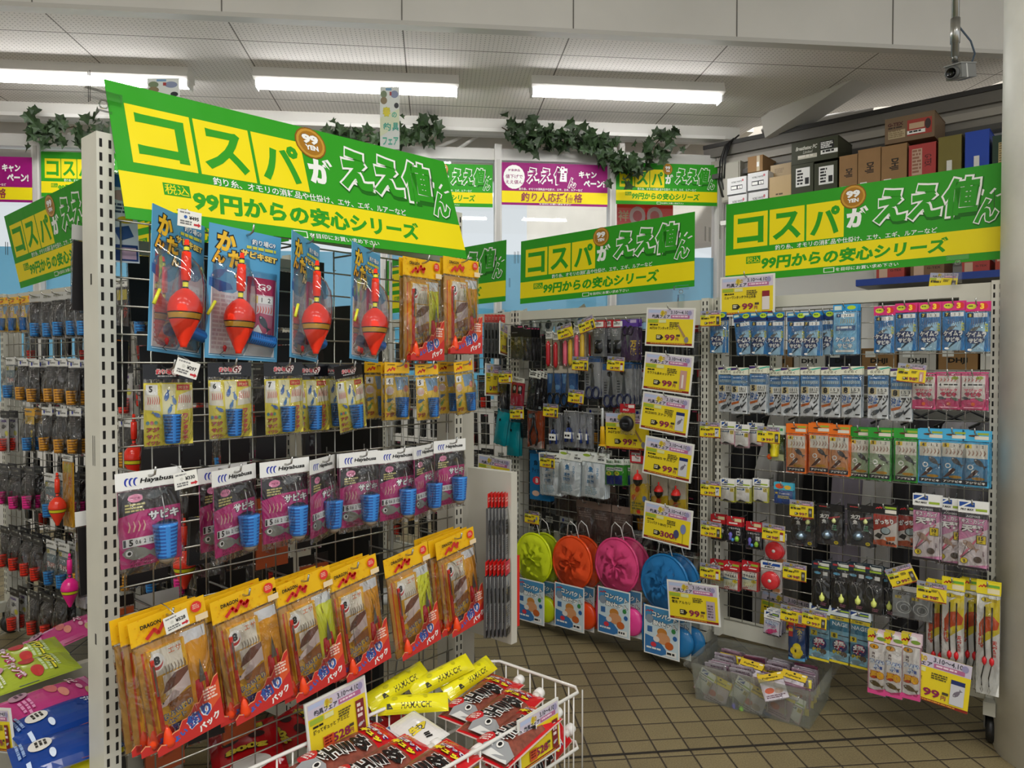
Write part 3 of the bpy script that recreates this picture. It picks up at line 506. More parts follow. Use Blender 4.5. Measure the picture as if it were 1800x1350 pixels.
    if kind == 'black':
        t = flat_pack('hook_pack', .082, .135, .022, '#141416', [('r', 0, 0, 1, 1, '#161618'), ('g', .1, .3, .4, .5, 1, '#b83a3a')], '#26262a', [('r', 0, 0, 1, 1, '#28282c'), ('p', [(.2, .7), (.8, .62), (.95, .98), (.05, .98)], '#3a3c44'), ('t', '太刀', .3, .14, .14, WH, {'w': .36, 'b': .05}), ('t', '魚', .3, .3, .14, WH, {'b': .05}), ('p', [(.45, .16), (.9, .08), (.92, .12), (.5, .22)], '#b83a44'), ('g', .62, .38, .82, .56, 3, '#5a9a78'), ('e', .78, .92, .09, .055, '#d8c42a'), ('t', '10', .78, .92, .05, BK)], bw=.98)
        P().lathe(.016, -.006, -.042, [(.002, 0), (.007, -.008), (.005, -.015)], '#d8e09ag', 10).lathe(-.006, -.008, -.1, [(.004, .016), (.016, .004), (.014, -.008), (.004, -.014)], '#8ea2b4m', 12).tube([(.016, -.006, -.057), (.01, -.006, -.08), (-.004, -.006, -.09)], .0009, '#9a9a9am').build('hook_head', t); return t
    if kind == 'gattiri':
        return flat_pack('hook_pack', .072, .132, .028, '#141416', [('r', 0, 0, 1, 1, '#161618'), zlogo(.25, .35, .24, .3, '#c83038'), ('r', .48, .15, .95, .38, '#9ab83a'), ('r', .5, .5, .95, .9, '#e0dcd0')], '#d8ccc0', [('r', 0, 0, 1, 1, '#d8d2cc'), ('p', [(0, 0), (1, 0), (1, .2), (.5, .42), (0, .55)], '#a8382c'), ('p', [(0, .86), (.4, .8), (1, .92), (1, 1), (0, 1)], '#b85a3a'), ('t', 'がっちり', .46, .22, .18, WH, {'w': .8, 'b': .06, 'rot': .12, 'o': '#4a1410', 'ow': .14}), ('e', .52, .52, .22, .13, BK), ('e', .53, .51, .18, .105, '#a8bcc0'), ('p', [(.05, .72), (.2, .6), (.4, .64), (.3, .8)], '#2a2a28'), ('p', [(.52, .72), (.95, .66), (.92, .8), (.6, .84)], '#d0682a'), ('t', 'MA', .76, .9, .09, INK, {'w': .4})])
    if kind == 'tenbin':
        return flat_pack('rig_pack', .076, .204, .036, '#e8e8e6', [('r', 0, 0, 1, 1, '#ebebe8'), ('p', [(.03, .12), (.55, .12), (.55, .5), (.03, .5)], '#1b4a9c'), ('p', [(.08, .5), (.36, .12), (.46, .12), (.18, .5)], WH), ('t', 'PRO MAX', .3, .72, .18, BK, {'w': .44, 'b': .04, 'sh': .25}), ('r', .58, .6, .96, .8, '#9ab43a')], '#cf9ab6', [('r', 0, 0, 1, 1, '#d28cb2'), ('p', [(.0, .5), (.5, .4), (1, .25), (1, .9), (.0, .98)], '#dcd2d4'), ('r', 0, 0, 1, .075, '#3a3a40'), ('t', 'AGP005', .5, .04, .04, '#d8d8d8', {'w': .5}), ('t', 'キス・カレイ', .5, .13, .085, '#f4ecf0', {'w': .82, 'b': .05, 'o': '#3a1a2a', 'ow': .12}), ('t', '天秤', .47, .26, .14, WH, {'w': .76, 'b': .06, 'o': '#3a1a2a', 'ow': .13}), ('p', [(.05, .8), (.84, .3), (.88, .32), (.1, .84)], '#d8708a'), ('r', .62, .37, .97, .53, INK), ('r', .64, .38, .95, .52, '#e8cf2e'), ('t', num, .79, .43, .07, BK, {'b': .05}), ('t', 'cm', .79, .495, .022, BK), ('f', .42, .58, .66, -.6, '#b09484'), ('p', [(.1, .8), (.5, .62), (.52, .63), (.12, .82)], '#6a5a58'), ('p', [(.1, .8), (.3, .5), (.32, .51), (.12, .8)], '#6a5a58'), ('e', .68, .82, .15, .06, '#5a4a44'), ('e', .2, .86, .14, .055, BK), ('e', .2, .86, .125, .05, '#d8c23a'), ('t', '3', .2, .86, .05, BK, {'b': .05}), ('r', 0, .96, 1, 1, '#2a2428'), ('v', '仕掛用', .88, .7, .03, '#7a5a68')], th=.007, side='#8a7a84')
    if kind == 'uki':
        return flat_pack('float_stop_pack', .062, .105, .032, '#b8202a', [('r', 0, 0, 1, 1, '#ba222c'), zlogo(.3, .4, .4, .4, WH), ('r', .55, .2, .95, .45, '#9ab43a'), ('r', .4, .66, .85, .78, '#f0d8d4')], '#e6e2d8', [('r', 0, 0, 1, 1, '#c4323a'), ('r', 0, .02, .9, .96, '#eae6da'), ('p', [(0, .36), (.9, .3), (.9, .7), (0, .8)], '#dfe0c4'), ('t', 'ワンタッチ', .5, .08, .1, '#3a3a3a', {'w': .66}), ('t', 'ウキ止め糸', .46, .23, .17, '#22222a', {'w': .78, 'b': .05}), ('p', [(0, .34), (.5, .4), (.9, .36), (.9, .42), (0, .46)], '#4a7aa4'), ('e', .72, .5, .16, .1, '#d8c22a'), ('t', num, .72, .5, .1, BK), ('k', .1, .55, .7, .8, 5, '#d8c878'), zlogo(.2, .88, .3, .1, '#c83038')], side='#c43038')
    if kind == 'jig':
        t = flat_pack('jig_hook_pack', .058, .155, .024, '#1d2c38', [('r', 0, 0, 1, 1, '#22323e'), ('r', .1, .2, .35, .45, '#a8343a'), ('r', .4, .1, .95, .5, '#cfcfc6'), ('r', .35, .6, .95, .85, '#9ab83a')], '#17191d', [('r', 0, 0, 1, 1, '#1b1d22'), ('e', .3, .08, .2, .035, '#6ab0d0'), ('r', .62, .03, .9, .13, '#d8d8d4'), ('t', 'JOY', .5, .3, .09, '#9a9a9a', {'w': .6, 'b': .03}), ('e', .5, .5, .34, .16, '#4a4e54'), ('e', .46, .48, .26, .12, '#24272c'), ('g', .5, .86, .9, .95, 2, '#a86a80')])
        P().lathe(.006, -.007, -.105, [(.002, .006), (.003, 0), (.009, -.008), (.008, -.018), (.002, -.024)], '#dfe87ag', 8).tube([(.006, -.006, -.1), (.0, -.006, -.07), (-.012, -.006, -.06), (-.016, -.006, -.08)], .0009, '#a8a8a8m').build('jig_head', t); return t
    if kind == 'ring':
        return flat_pack('ring_pack', .066, .098, .012, '#b8b8b4', [('r', 0, 0, 1, 1, '#c2c2be')], '#8e9090', [('r', 0, 0, 1, 1, '#94989a'), ('t', 'パワー', .5, .08, .1, BK, {'w': .6, 'b': .05}), ('r', .1, .17, .4, .28, '#d8c23a'), ('t', '5  4', .3, .22, .08, BK), ('e', .5, .6, .36, .25, '#c6caca'), ('e', .5, .6, .31, .21, '#7c8082'), ('e', .55, .62, .22, .15, '#b8bcbc'), ('e', .55, .62, .18, .12, '#6c7072')])
    if kind == 'long':
        t = flat_pack('rig_pack', .060, .330, .035, '#e6d42a', [('r', 0, 0, 1, 1, '#e8d62c'), zlogo(.25, .35, .3, .3, '#c8382c'), ('r', .4, .18, .95, .4, '#6aa83a'), ('r', .45, .5, .95, .9, '#e6dcb4')], '#e8e8e4', [('r', 0, 0, 1, 1, '#ebebe6'), ('p', [(.35, .1), (1, .02), (1, .36), (.2, .5), (.2, .36)], '#ead42a'), ('e', .38, .045, .2, .025, BK), ('e', .38, .045, .18, .022, '#e6cf2a'), ('t', num, .36, .045, .03, BK, {'b': .05}), ('r', .56, .03, .86, .06, '#c8b02a'), ('p', [(.1, .3), (.3, .22), (.7, .2), (.98, .26), (.9, .33), (.5, .36), (.3, .4), (.12, .4)], '#d8531e'), ('v', '仕掛投', .2, .46, .05, '#d84a30', .04), ('v', '天秤', .78, .5, .05, '#d8403a', .04), ('v', '遠投', .8, .58, .03, '#e07a70', .03)], filmd=.012)
        for x in (-.008, .010):
            P().tube([(x, -.006, -.07), (x, -.007, -.17), (x + .002, -.007, -.215)], .0022, '#141414', 6).lathe(x + .001, -.008, -.213, [(.002, 0), (.0065, -.008), (.006, -.018), (.002, -.026)], '#d2222cg', 10).tube([(x, -.007, -.24), (x - .006, -.007, -.275), (x - .005, -.007, -.30)], .0016, '#141414', 6).tube([(x - .005, -.007, -.30), (x - .008, -.007, -.312), (x - .005, -.007, -.322), (x - .002, -.007, -.312)], .0008, '#a8a8a8m', 5, True).build('leader', t)
        return t
    if kind == 'pinkjig':
        return flat_pack('lure_pack', .058, .085, .026, '#e4e4e2', [('r', 0, 0, 1, 1, '#eaeae6'), ('p', [(.1, .1), (.9, .1), (.9, .5), (.1, .5)], '#1b3a7c'), ('p', [(.1, .5), (.4, .1), (.55, .1), (.25, .5)], WH), ('r', .5, .2, .85, .4, '#9ab43a'), ('g', .2, .66, .8, .8, 1, BK)], '#dcd8e4', [('r', 0, 0, 1, 1, '#e6e2ea'), ('t', '堤防', .5, .2, .26, '#d8e4f4', {'w': .8, 'b': .06, 'o': '#3a6ab0', 'ow': .14}), ('t', 'ジグ', .5, .42, .2, '#e8c8dc', {'w': .6, 'b': .05, 'o': '#5a4a90', 'ow': .13}), ('f', .5, .74, .8, .4, '#f04a90'), ('e', .7, .68, .12, .1, '#f86aa0'), ('r', 0, .94, 1, 1, BK)], side='#9a90a8')
    if kind == 'flower':
        return flat_pack('rig_pack', .056, .13, .01, '#c23a2a', [], '#1d3c74', [('r', 0, 0, 1, 1, '#1f4078'), ('r', 0, 0, .25, .3, '#c8382c'), ('r', .0, .06, .25, .14, '#e8c832'), ('v', '小物', .66, .2, .14, '#e6d23a', .05), ('g', .4, .02, .95, .1, 1, '#b06a2a'), ('e', .5, .62, .26, .14, '#f0d820'), ('e', .34, .72, .24, .12, '#f0d820'), ('e', .64, .76, .24, .12, '#f0d820'), ('e', .5, .86, .26, .11, '#f0d820'), ('e', .42, .72, .06, .05, BK), ('p', [(.0, .92), (.4, .96), (1, .9), (1, 1), (0, 1)], '#5aa2cc')], th=.02, side='#24467c')
    if kind == 'nage':
        return flat_pack('rig_pack', .068, .188, .028, '#c8d4da', [('r', 0, 0, 1, 1, '#cfd8dc'), ('p', [(.1, .15), (.9, .15), (.9, .6), (.1, .6)], '#1b3a7c'), ('p', [(.1, .6), (.4, .15), (.55, .15), (.25, .6)], WH), ('r', .5, .3, .9, .5, '#9ab43a')], '#3f7f9a', [('r', 0, 0, 1, 1, '#3d7c98'), ('r', 0, 0, 1, .08, '#d8c42a'), ('g', .3, .02, .7, .06, 1, '#5a5a10'), ('p', [(0, .3), (1, .3), (1, .5), (0, .5)], '#7fb0c4'), ('p', [(0, .8), (1, .74), (1, .94), (0, .94)], '#9ad0e4'), ('t', 'NAGE', .5, .16, .085, '#e6eef0', {'w': .76, 'b': .02}), ('r', .06, .36, .38, .47, '#e0cc2c'), ('t', num, .22, .415, .085, BK, {'b': .04}), ('r', .42, .39, .92, .41, INK), ('e', .5, .62, .36, .13, '#1b2a68'), ('t', '投', .5, .62, .2, WH, {'b': .07, 'w': .58, 'o': '#c83a5a', 'ow': .13}), ('t', '仕掛', .38, .77, .08, '#e6d23a', {'w': .5, 'b': .06, 'o': '#14306a', 'ow': .16}), ('e', .7, .79, .16, .06, '#6a5a48'), ('f', .4, .89, .7, .25, '#8aa8b4'), ('r', 0, .95, 1, 1, '#dcc82e')], th=.009, side='#4a7c92')
    if kind == 'choi':
        return flat_pack('rig_pack', .055, .200, .034, '#e8c8d4', [('r', 0, 0, 1, 1, '#e6cfd6'), ('p', [(0, 0), (.5, 0), (.3, 1), (0, 1)], '#d8c82a'), zlogo(.22, .5, .36, .36, '#c8282c'), ('e', .6, .3, .2, .2, '#f0f0ec'), ('e', .72, .62, .24, .18, '#7a9a3a')], '#e8dcdc', [('r', 0, 0, 1, 1, '#d8a0b0'), ('r', .06, .0, .96, .97, '#eeeae6'), ('e', .34, .07, .26, .05, BK), ('e', .34, .07, .24, .044, '#e8a82a'), ('t', num, .34, .07, .055, BK, {'b': .04}), ('v', '海釣', .3, .24, .06, '#6a5a5a', .03), ('t', 'ちょい', .52, .36, .085, '#eaf2fa', {'w': .8, 'b': .07, 'o': '#2a62b0', 'ow': .16}), ('t', '投', .46, .47, .09, '#eaf2fa', {'b': .07, 'o': '#2a62b0', 'ow': .16}), ('r', .66, .44, .8, .5, '#3a5aa8'), ('t', '50', .52, .62, .15, '#f2b82a', {'w': .76, 'b': .09, 'o': '#c8481e', 'ow': .18}), ('f', .5, .8, .8, -.3, '#6a5a34'), ('p', [(0, .9), (.4, .92), (1, .86), (1, 1), (0, 1)], '#d84a8a')], th=.006, side='#caa0ac')
    raise KeyError(kind)
# ------------------------------------------------------------ the shop itself
p = P(); p.box(-5, 7, -4, 6.2, -.1, 0, 'floor_tile'); struct(p.build('floor'))
p = P(); a = atz(930, 1337, .0008); b = atz(1560, 1291, .0008); a2 = atz(1740, 1283, .0008)
p.add([(a.x - .1, a.y - .006, .0008), (a2.x, a2.y - .006, .0008), (a2.x, a2.y + .006, .0008), (a.x - .1, a.y + .006, .0008)], [(0, 1, 2, 3)], '#241e16f'); struct(p.build('trim_floor_joint'))
# ceiling of perforated boards over the far half; its right edge follows the slanted wall
CZ = 2.96
E2 = [atz(x, y, CZ).xy for x, y in ((1325, 224), (1420, 206), (1545, 188), (1660, 181), (1800, 128))]
pts = [(-5, 3.99), (max(E2[-1].x, 3.2), 3.99)] + [tuple(q) for q in E2[::-1]] + [(E2[0].x - .02, 5.62), (-5, 5.62)]
p = P(); n = len(pts); p.add([(x, y, CZ) for x, y in pts] + [(x, y, CZ + .012) for x, y in pts], [tuple(range(n))[::-1], tuple(range(n, 2 * n))] + [(i, (i + 1) % n, (i + 1) % n + n, i + n) for i in range(n)], 'ceiling_board'); struct(p.build('ceiling'))
p = P(); p.box(-5, 7, -4, 3.95, 3.85, 3.95, 'wall_paint'); struct(p.build('ceiling_front'))
p = P(); p.box(-5, 7, 3.95, 4.0, CZ - .02, 3.85, 'wall_paint'); p.box(-5, 7, 3.935, 4.0, CZ - .035, CZ - .012, '#cfccc6')
for i in range(-6, 8): x = .91 * i - .16; p.box(x - .003, x + .003, 3.947, 3.951, CZ - .01, 3.85, '#77746e')
struct(p.build('trim_fascia'))
p = P(); p.box(-5.1, -5, -4, 6.2, 0, 4, 'wall_paint'); struct(p.build('wall_left'))
# window wall
WY = 5.5
def wx(px, z): q = aty(px, 300, WY); return q.x
def wz(py, px=900): return aty(px, py, WY).z
X1 = wx(1268, 0)
sill = .85
p = P(); p.box(-5, X1, WY - .02, WY + .1, 0, sill, 'wall_paint')
p.box(-5, X1 + .12, WY - .06, WY + .1, wz(236), CZ, '#dedcd6'); p.box(-5, X1, WY - .075, WY + .02, wz(232), wz(238), '#f0eeea')
struct(p.build('wall_back'))
p = P(); p.box(-5, X1 + .3, WY + .32, WY + .36, wz(300), CZ + .4, 'board'); struct(p.build('wall_back_outer'))
p = P(); p.box(-5, X1 + .3, WY + .1, WY + .45, CZ + .02, CZ + .06, 'board'); struct(p.build('trim_shade_board'))  # added board out of view, keeps the sun off the outer wall
tz0, tz1 = wz(284), wz(264)
p = P(); p.box(-5, X1, WY - .03, WY + .06, tz0, tz1, '#cfcdc8'); p.box(-5, X1, WY - .03, WY + .06, sill, sill + .05, '#cfcdc8'); struct(p.build('trim_transom'))
mull = [wx(x, 0) for x in (-330, -130, 68, 272, 475, 675, 875, 1076, 1263)]
for x in mull:
    p = P(); p.box(x - .026, x + .026, WY - .045, WY + .07, sill, tz1 + .03, '#d3d1cc'); p.box(x - .012, x + .012, WY - .05, WY - .045, sill, tz0, '#bdbbb6'); struct(p.build('trim_mullion'))
p = P()
for px in (395, 705, 1100): x = wx(px, 0); p.box(x - .02, x + .02, WY + .1, WY + .14, tz1, CZ, '#e2ded6')
for xa, ya, xb, yb in ((760, 262, 812, 240), (840, 238, 795, 268), (970, 238, 925, 268), (1010, 240, 985, 268), (1225, 238, 1190, 272), (1160, 240, 1180, 268), (120, 235, 150, 262), (610, 235, 640, 262)):
    A_, B_ = aty(xa, ya, WY + .16), aty(xb, yb, WY + .16); p.tube([A_, B_], .016, '#e8e4dc', 4)
p.tube([aty(911, 236, WY + .12), aty(911, 266, WY + .12)], .012, '#27579c'); struct(p.build('trim_braces'))
for i in range(len(mull) - 1):
    p = P(); p.box(mull[i] + .026, mull[i + 1] - .026, WY + .01, WY + .016, sill + .05, tz0, 'glass'); struct(p.build('window_%d' % (i + 1)))
    if i not in (0,):
        p = P(); p.box(mull[i] + .03, mull[i + 1] - .03, WY + .018, WY + .0195, sill + .05, wz(447), 'blue_window_film'); tag(p.build('window_film'), 'sky blue film covering the lower glass of the ' + ('second third fourth fifth sixth seventh eighth'.split()[i - 1]) + ' window pane', 'window film', 'blue films on the windows')
# what stands outside the glass
p = P(); p.box(-9, 9, 9.0, 9.3, -.5, 2.35, 'facade'); p.box(-9, 9, 8.9, 9.0, 1.72, 1.95, '#8e969a'); p.box(-9, 9, 8.95, 9.0, 1.3, 1.42, '#b4b9bc')
for i in range(-8, 9): p.box(i * 1.05 - .03, i * 1.05 + .03, 8.93, 9.0, 1.2, 2.3, '#b9bdbf')
struct(p.build('exterior_facade'))

p = P(); p.box(-9, 9, 5.9, 9.0, -.12, -.02, '#9a9a98f'); struct(p.build('ground_outside'))
# red flag poster outside the right panes
p = P(); q0 = aty(1082, 350, 5.75); q1 = aty(1182, 590, 5.75); p.box(0, q1.x - q0.x, 0, .003, -(q0.z - q1.z), 0, 'poster_red'); w_, h_ = q1.x - q0.x, q0.z - q1.z
p.art(w_, h_, [('e', .38, .12, .14, .07, '#f4c8c4'), ('e', .38, .12, .08, .04, '#e8505a'), ('e', .68, .12, .14, .07, '#f4c8c4'), ('e', .68, .12, .08, .04, '#e8505a'), ('t', '祥', .14, .12, .08, '#f4d0a0', {}), ('t', '創業祭', .5, .3, .1, WH, {'w': .7}), ('v', '大ハロー', .72, .82, .06, WH), ('t', '10', .42, .78, .05, WH, {}), ('t', '日', .42, .86, .05, WH, {})], x0=0)
o = thing('flag_poster', q0); p.build('poster_sheet', o); P().tube([(-.01, 0, .05), (-.01, 0, -q0.z)], .012, '#d8d8d6', 8).tube([(-.01, 0, .01), (w_, 0, .01)], .006, '#d8d8d6', 6).build('pole', o); tag(o, 'red flag poster with white print hanging outside the window glass', 'poster')
# slanted right wall (runs parallel to the right-hand racks)
def wbox(p, x0, x1, o0, o1, z0, z1, m): p.box(x0, x1, -o1, -o0, z0, z1, m)
def wobj(p, name, parent=None): return p.build(name, parent, GW.o, (0, 0, GW.th))
p = P(); wbox(p, 0, 4.2, -.12, 0, 0, 2.62, '#d9d8d4'); struct(wobj(p, 'wall_right'))
p = P(); wbox(p, -.1, 4.2, 0, .06, 2.60, 2.80, 'band_metal'); wbox(p, -.1, 4.2, .06, .09, 2.73, 2.80, '#6a665f'); wbox(p, -.1, 4.2, .06, .085, 2.655, 2.70, '#a09a90'); wbox(p, -.1, 4.2, .0, .1, 2.565, 2.60, '#4c4a46'); wbox(p, -.1, 4.2, -.02, .1, 2.80, 2.83, '#2e2c2a'); struct(wobj(p, 'trim_metal_band'))
p = P(); wbox(p, -2.5, 5.2, -.75, -.7, 2.2, 5.5, 'board'); struct(wobj(p, 'wall_right_upper'))
p = P()
for x in (.35, 1.35, 2.1): p.tube([(x, .35, 2.8), (x + .38, .5, 3.5)], .03, '#dcdad6', 4)
p.tube([(.2, .3, 2.98), (1.0, .3, 2.98)], .025, '#8a8884', 4); p.tube([(1.4, .3, 3.05), (2.0, .3, 3.1)], .025, '#8a8884', 4)
struct(wobj(p, 'trim_roof_struts'))
# boxed-in slanting beam
B0, B1 = atz(1532, 131, CZ), None
def beam(pa, pb, w, d, m):
    a, b = Vector(pa), Vector(pb); t = (b - a).normalized(); s = t.cross(Vector((0, 0, 1))).normalized() * (w / 2); u = s.cross(t).normalized() * d
    if u.z < 0: u = -u
    v = [a - s, a + s, a + s + u, a - s + u, b - s, b + s, b + s + u, b - s + u]
    return P().add(v, [(0, 1, 2, 3), (4, 7, 6, 5), (0, 4, 5, 1), (1, 5, 6, 2), (2, 6, 7, 3), (3, 7, 4, 0)], m)
struct(beam(atz(1537, 131, CZ + .02), atd(1362, 246, 5.35), .20, .16, '#d7d4ce').build('trim_slanting_beam'))
# painted round column at the right edge
cp = cl(1.615, 2.12); p = P(); p.lathe(0, 0, 0, [(.185, 0), (.185, 3.9)], 'column_paint', 40); struct(p.build('column', None, cp))
sp_ = P(); sp_.box(-.045, .045, -.002, .0, -.07, .07, '#e8e4d8'); sp_.art(.09, .14, [('g', .1, .1, .9, .9, 7, '#6a6a66')], z0=.07)
o = sp_.build('notice_sheet', None, cp + Vector((-.135, -.135, 1.02)), (0, 0, -.75)); tag(o, 'small white notice sheet stuck to the grey column', 'notice')

# ------------------------------------------------------------ lamps that hang in view
def light_fixture(mid, label):
    t = thing('fluorescent_light', mid); L = .622
    p = P(); pr = [(-.055, .075), (.055, .075), (.078, .012), (.05, .0), (-.05, .0), (-.078, .012)]
    p.add([(-L, y, z) for y, z in pr] + [(L, y, z) for y, z in pr], [tuple(range(6))[::-1], tuple(range(6, 12))] + [(i, (i + 1) % 6, (i + 1) % 6 + 6, i + 6) for i in range(6)], '#e8e5df'); p.build('housing', t)
    p = P(); p.add(*(lambda n: ([(sx * (L - .012), .042 * math.cos(a * math.pi / n), -.002 - .036 * math.sin(a * math.pi / n)) for sx in (-1, 1) for a in range(n + 1)], [(i, i + 1, n + 2 + i, n + 1 + i) for i in range(n)] + [tuple(range(n + 1)), tuple(range(n + 1, 2 * n + 2))[::-1]]))(10), 'tube_glow'); p.build('diffuser', t)
    p = P(); p.box(L - .012, L, -.044, .044, -.04, .002, '#f2f0ec'); p.build('end_cap', t); P().box(-L, -L + .012, -.044, .044, -.04, .002, '#f2f0ec').build('end_cap', t)
    tag(t, label, 'light', 'lit fluorescent lights under the perforated ceiling')
for (px, py), lb in zip([(630, 152), (1102, 165), (148, 138)], ['middle of the three lit fluorescent lights under the perforated ceiling', 'rightmost lit fluorescent light under the perforated ceiling, nearest the slanting beam', 'leftmost lit fluorescent light, cut by the photo edge above the big banner']):
    q = atz(px, py, 2.885); light_fixture((q.x, q.y, 2.885), lb)

# ------------------------------------------------------------ security camera on its pipe
q = atd(1686, 128, 3.3); t = thing('security_camera', (q.x, q.y, q.z), (0, 0, -PSI))
top = 3.85 - q.z
P().tube([(-.02, 0, .07), (-.02, 0, top)], .016, '#b4b4b0m', 10).tube([(-.02, 0, .13), (-.02, 0, .24)], .02, '#c0c0bcm', 10).tube([(-.02, 0, .05), (-.02, 0, .09)], .012, '#8a8a86m', 8).build('pipe', t)
mr = Matrix.Rotation(math.radians(-52), 4, 'Z') @ Matrix.Rotation(math.radians(14), 4, 'X')
p = P(); p.box(-.033, .033, -.06, .10, -.026, .032, '#8d8e8c'); p.box(-.036, .036, -.07, .105, .032, .037, '#a2a3a0'); p.box(-.034, .034, -.008, .004, -.028, .034, '#e4e4e0'); p.xf(mr); p.build('body', t)
p = P(); p.lathe(0, -.06, 0, [(.027, 0), (.027, .028), (.021, .03), (.019, .018)], ['#6a6b6a', '#6a6b6a', '#0c0c0eg'], 16, rot=Matrix.Rotation(math.pi / 2, 3, 'X')); p.xf(mr); p.build('lens', t)
P().tube([(-.015, 0, .24), (.0, 0, .2), (.05, 0, .14), (.075, .01, .09), (.07, .03, .045), (.06, .05, .03)], .004, '#4a5a6c').tube([(-.02, 0, .235), (-.012, 0, .5), (-.004, 0, top)], .004, '#4a5a6c').build('cable', t)
P().tube([(-.02, 0, .05), (-.01, 0, .03)], .012, '#3a3a3a').build('bracket', t)
tag(t, 'grey security camera on a ceiling pipe near the column', 'camera')

# ------------------------------------------------------------ ivy garlands over the windows
def ivy(name, path, label, n, seed):
    rr = random.Random(seed); t = thing('ivy_garland', path[0]); o0 = Vector(path[0]); P().tube([Vector(q) - o0 for q in path], .004, '#4a3a20').build('stem', t); p = P(); L = len(path) - 1
    shp = [(0, -.5), (.16, -.36), (.42, -.4), (.3, -.08), (.46, .16), (.2, .2), (0, .56), (-.2, .2), (-.46, .16), (-.3, -.08), (-.42, -.4), (-.16, -.36)]
    for i in range(n):
        a = rr.random() * L; k = int(a); c = Vector(path[k]).lerp(Vector(path[k + 1]), a - k) - o0 + Vector((rr.gauss(0, .045), rr.uniform(-.09, .01), rr.gauss(-.02, .05)))
        s = rr.uniform(.055, .115); m = Matrix.Translation(c) @ Matrix.Rotation(rr.uniform(-1.1, 1.1), 4, 'Z') @ Matrix.Rotation(rr.uniform(-.9, .5), 4, 'X') @ Matrix.Rotation(rr.uniform(2, 4.3), 4, 'Y')
        v = [m @ Vector((x * s, -.012 * abs(x) * 4 * s / .08, z * s)) for x, z in shp] + [m @ Vector((0, -.006, 0))]
        p.add(v, [(12, j, (j + 1) % 12) for j in range(12)], 'ivy')
    p.build('leaves', t); tag(t, label, 'garland', 'artificial ivy above the windows')
def ip(*pp): return [aty(x, y, WY - .12) for x, y in pp]
ivy('i', ip((58, 222), (95, 232), (130, 222), (165, 238), (196, 230)), 'artificial ivy garland at far left above the left windows', 64, 1)
ivy('i', ip((580, 232), (630, 250), (690, 246), (745, 232), (770, 222)), 'artificial ivy garland behind the hanging spring fair sign', 74, 2)
ivy('i', ip((882, 224), (930, 250), (985, 240), (1030, 245), (1062, 262)), 'artificial ivy garland above the magenta window banner', 130, 3)
ivy('i', ip((1062, 262), (1085, 290), (1118, 292), (1145, 262), (1168, 235)), 'artificial ivy trailing over the top left of the rightmost green window banner', 84, 4)
# ------------------------------------------------------------ banners
GR, YL = '#2f9a1es', '#f0dc10s'
def green_art(w, h):
    p = P(.0003); p.box(-w / 2, w / 2, 0, .0015, -h, 0, GR); c = [('r', 0, .66, 1, .915, YL)]
    for x0, x1, ch in ((.034, .178, 'コ'), (.186, .325, 'ス'), (.333, .473, 'パ')): c += [('L', 0), ('r', x0, .15, x1, .585, YL), ('t', ch, (x0 + x1) / 2, .37, .33, GR, {'w': .112, 'b': .035})]
    c += [('L', 2), ('e', .506, .135, .047, .14, '#8a5a1cg'), ('e', .506, .135, .043, .128, '#c89638g'), ('e', .506, .135, .036, .107, '#a87424g'), ('t', '99', .506, .105, .085, WH, {'w': .05, 'b': .06, 'o': '#5a3a10'}), ('t', 'YEN', .506, .18, .045, WH, {'w': .04, 'b': .05}), ('L', 1), ('t', 'が', .522, .375, .24, WH, {'w': .078, 'b': .06})]
    for x, cx, ww, z, hh in (('え', .638, .11, .30, .38), ('え', .75, .11, .30, .38), ('値', .862, .112, .295, .40), ('ん', .94, .07, .48, .25)):
        c += [('L', 1), ('t', x, cx + .002, z + .008, hh * 1.17, '#1c6a14s', {'w': ww * 1.14, 'b': .095, 'sh': .08}), ('t', x, cx, z, hh * 1.12, WH, {'w': ww * 1.1, 'b': .1, 'sh': .08}), ('t', x, cx, z, hh, GR, {'w': ww * .98, 'b': .05, 'sh': .08})]
    for a, b in (((.925, .315), (.93, .255)), ((.95, .31), (.965, .26)), ((.968, .345), (.988, .32))):
        dx, dz = b[0] - a[0], b[1] - a[1]; c.append(('L', 1)); c.append(('p', [(a[0] - .003, a[1] - .006), (a[0] + .003, a[1] + .006), (b[0] + .003, b[1] + .006), (b[0] - .003, b[1] - .006)], WH))
    c += [('L', 2), ('t', '釣り糸、オモリの消耗品や仕掛け、エサ、エギ、ルアーなど', .50, .625, .062, WH, {'w': .58, 'b': .012}), ('L', 1), ('r', .09, .70, .15, .79, GR), ('t', '税込', .12, .745, .075, YL, {'w': .054, 'b': .005}), ('L', 1), ('t', '99円からの安心シリーズ', .488, .795, .17, GR, {'w': .67, 'b': .045, 'sh': .12}),
          ('L', 1), ('r', .40, .93, .44, .985, WH), ('r', .403, .937, .437, .978, GR), ('t', 'を目印にお買い求め下さい', .555, .958, .042, WH, {'w': .22, 'b': .01})]
    p.art(w, h, c); return p
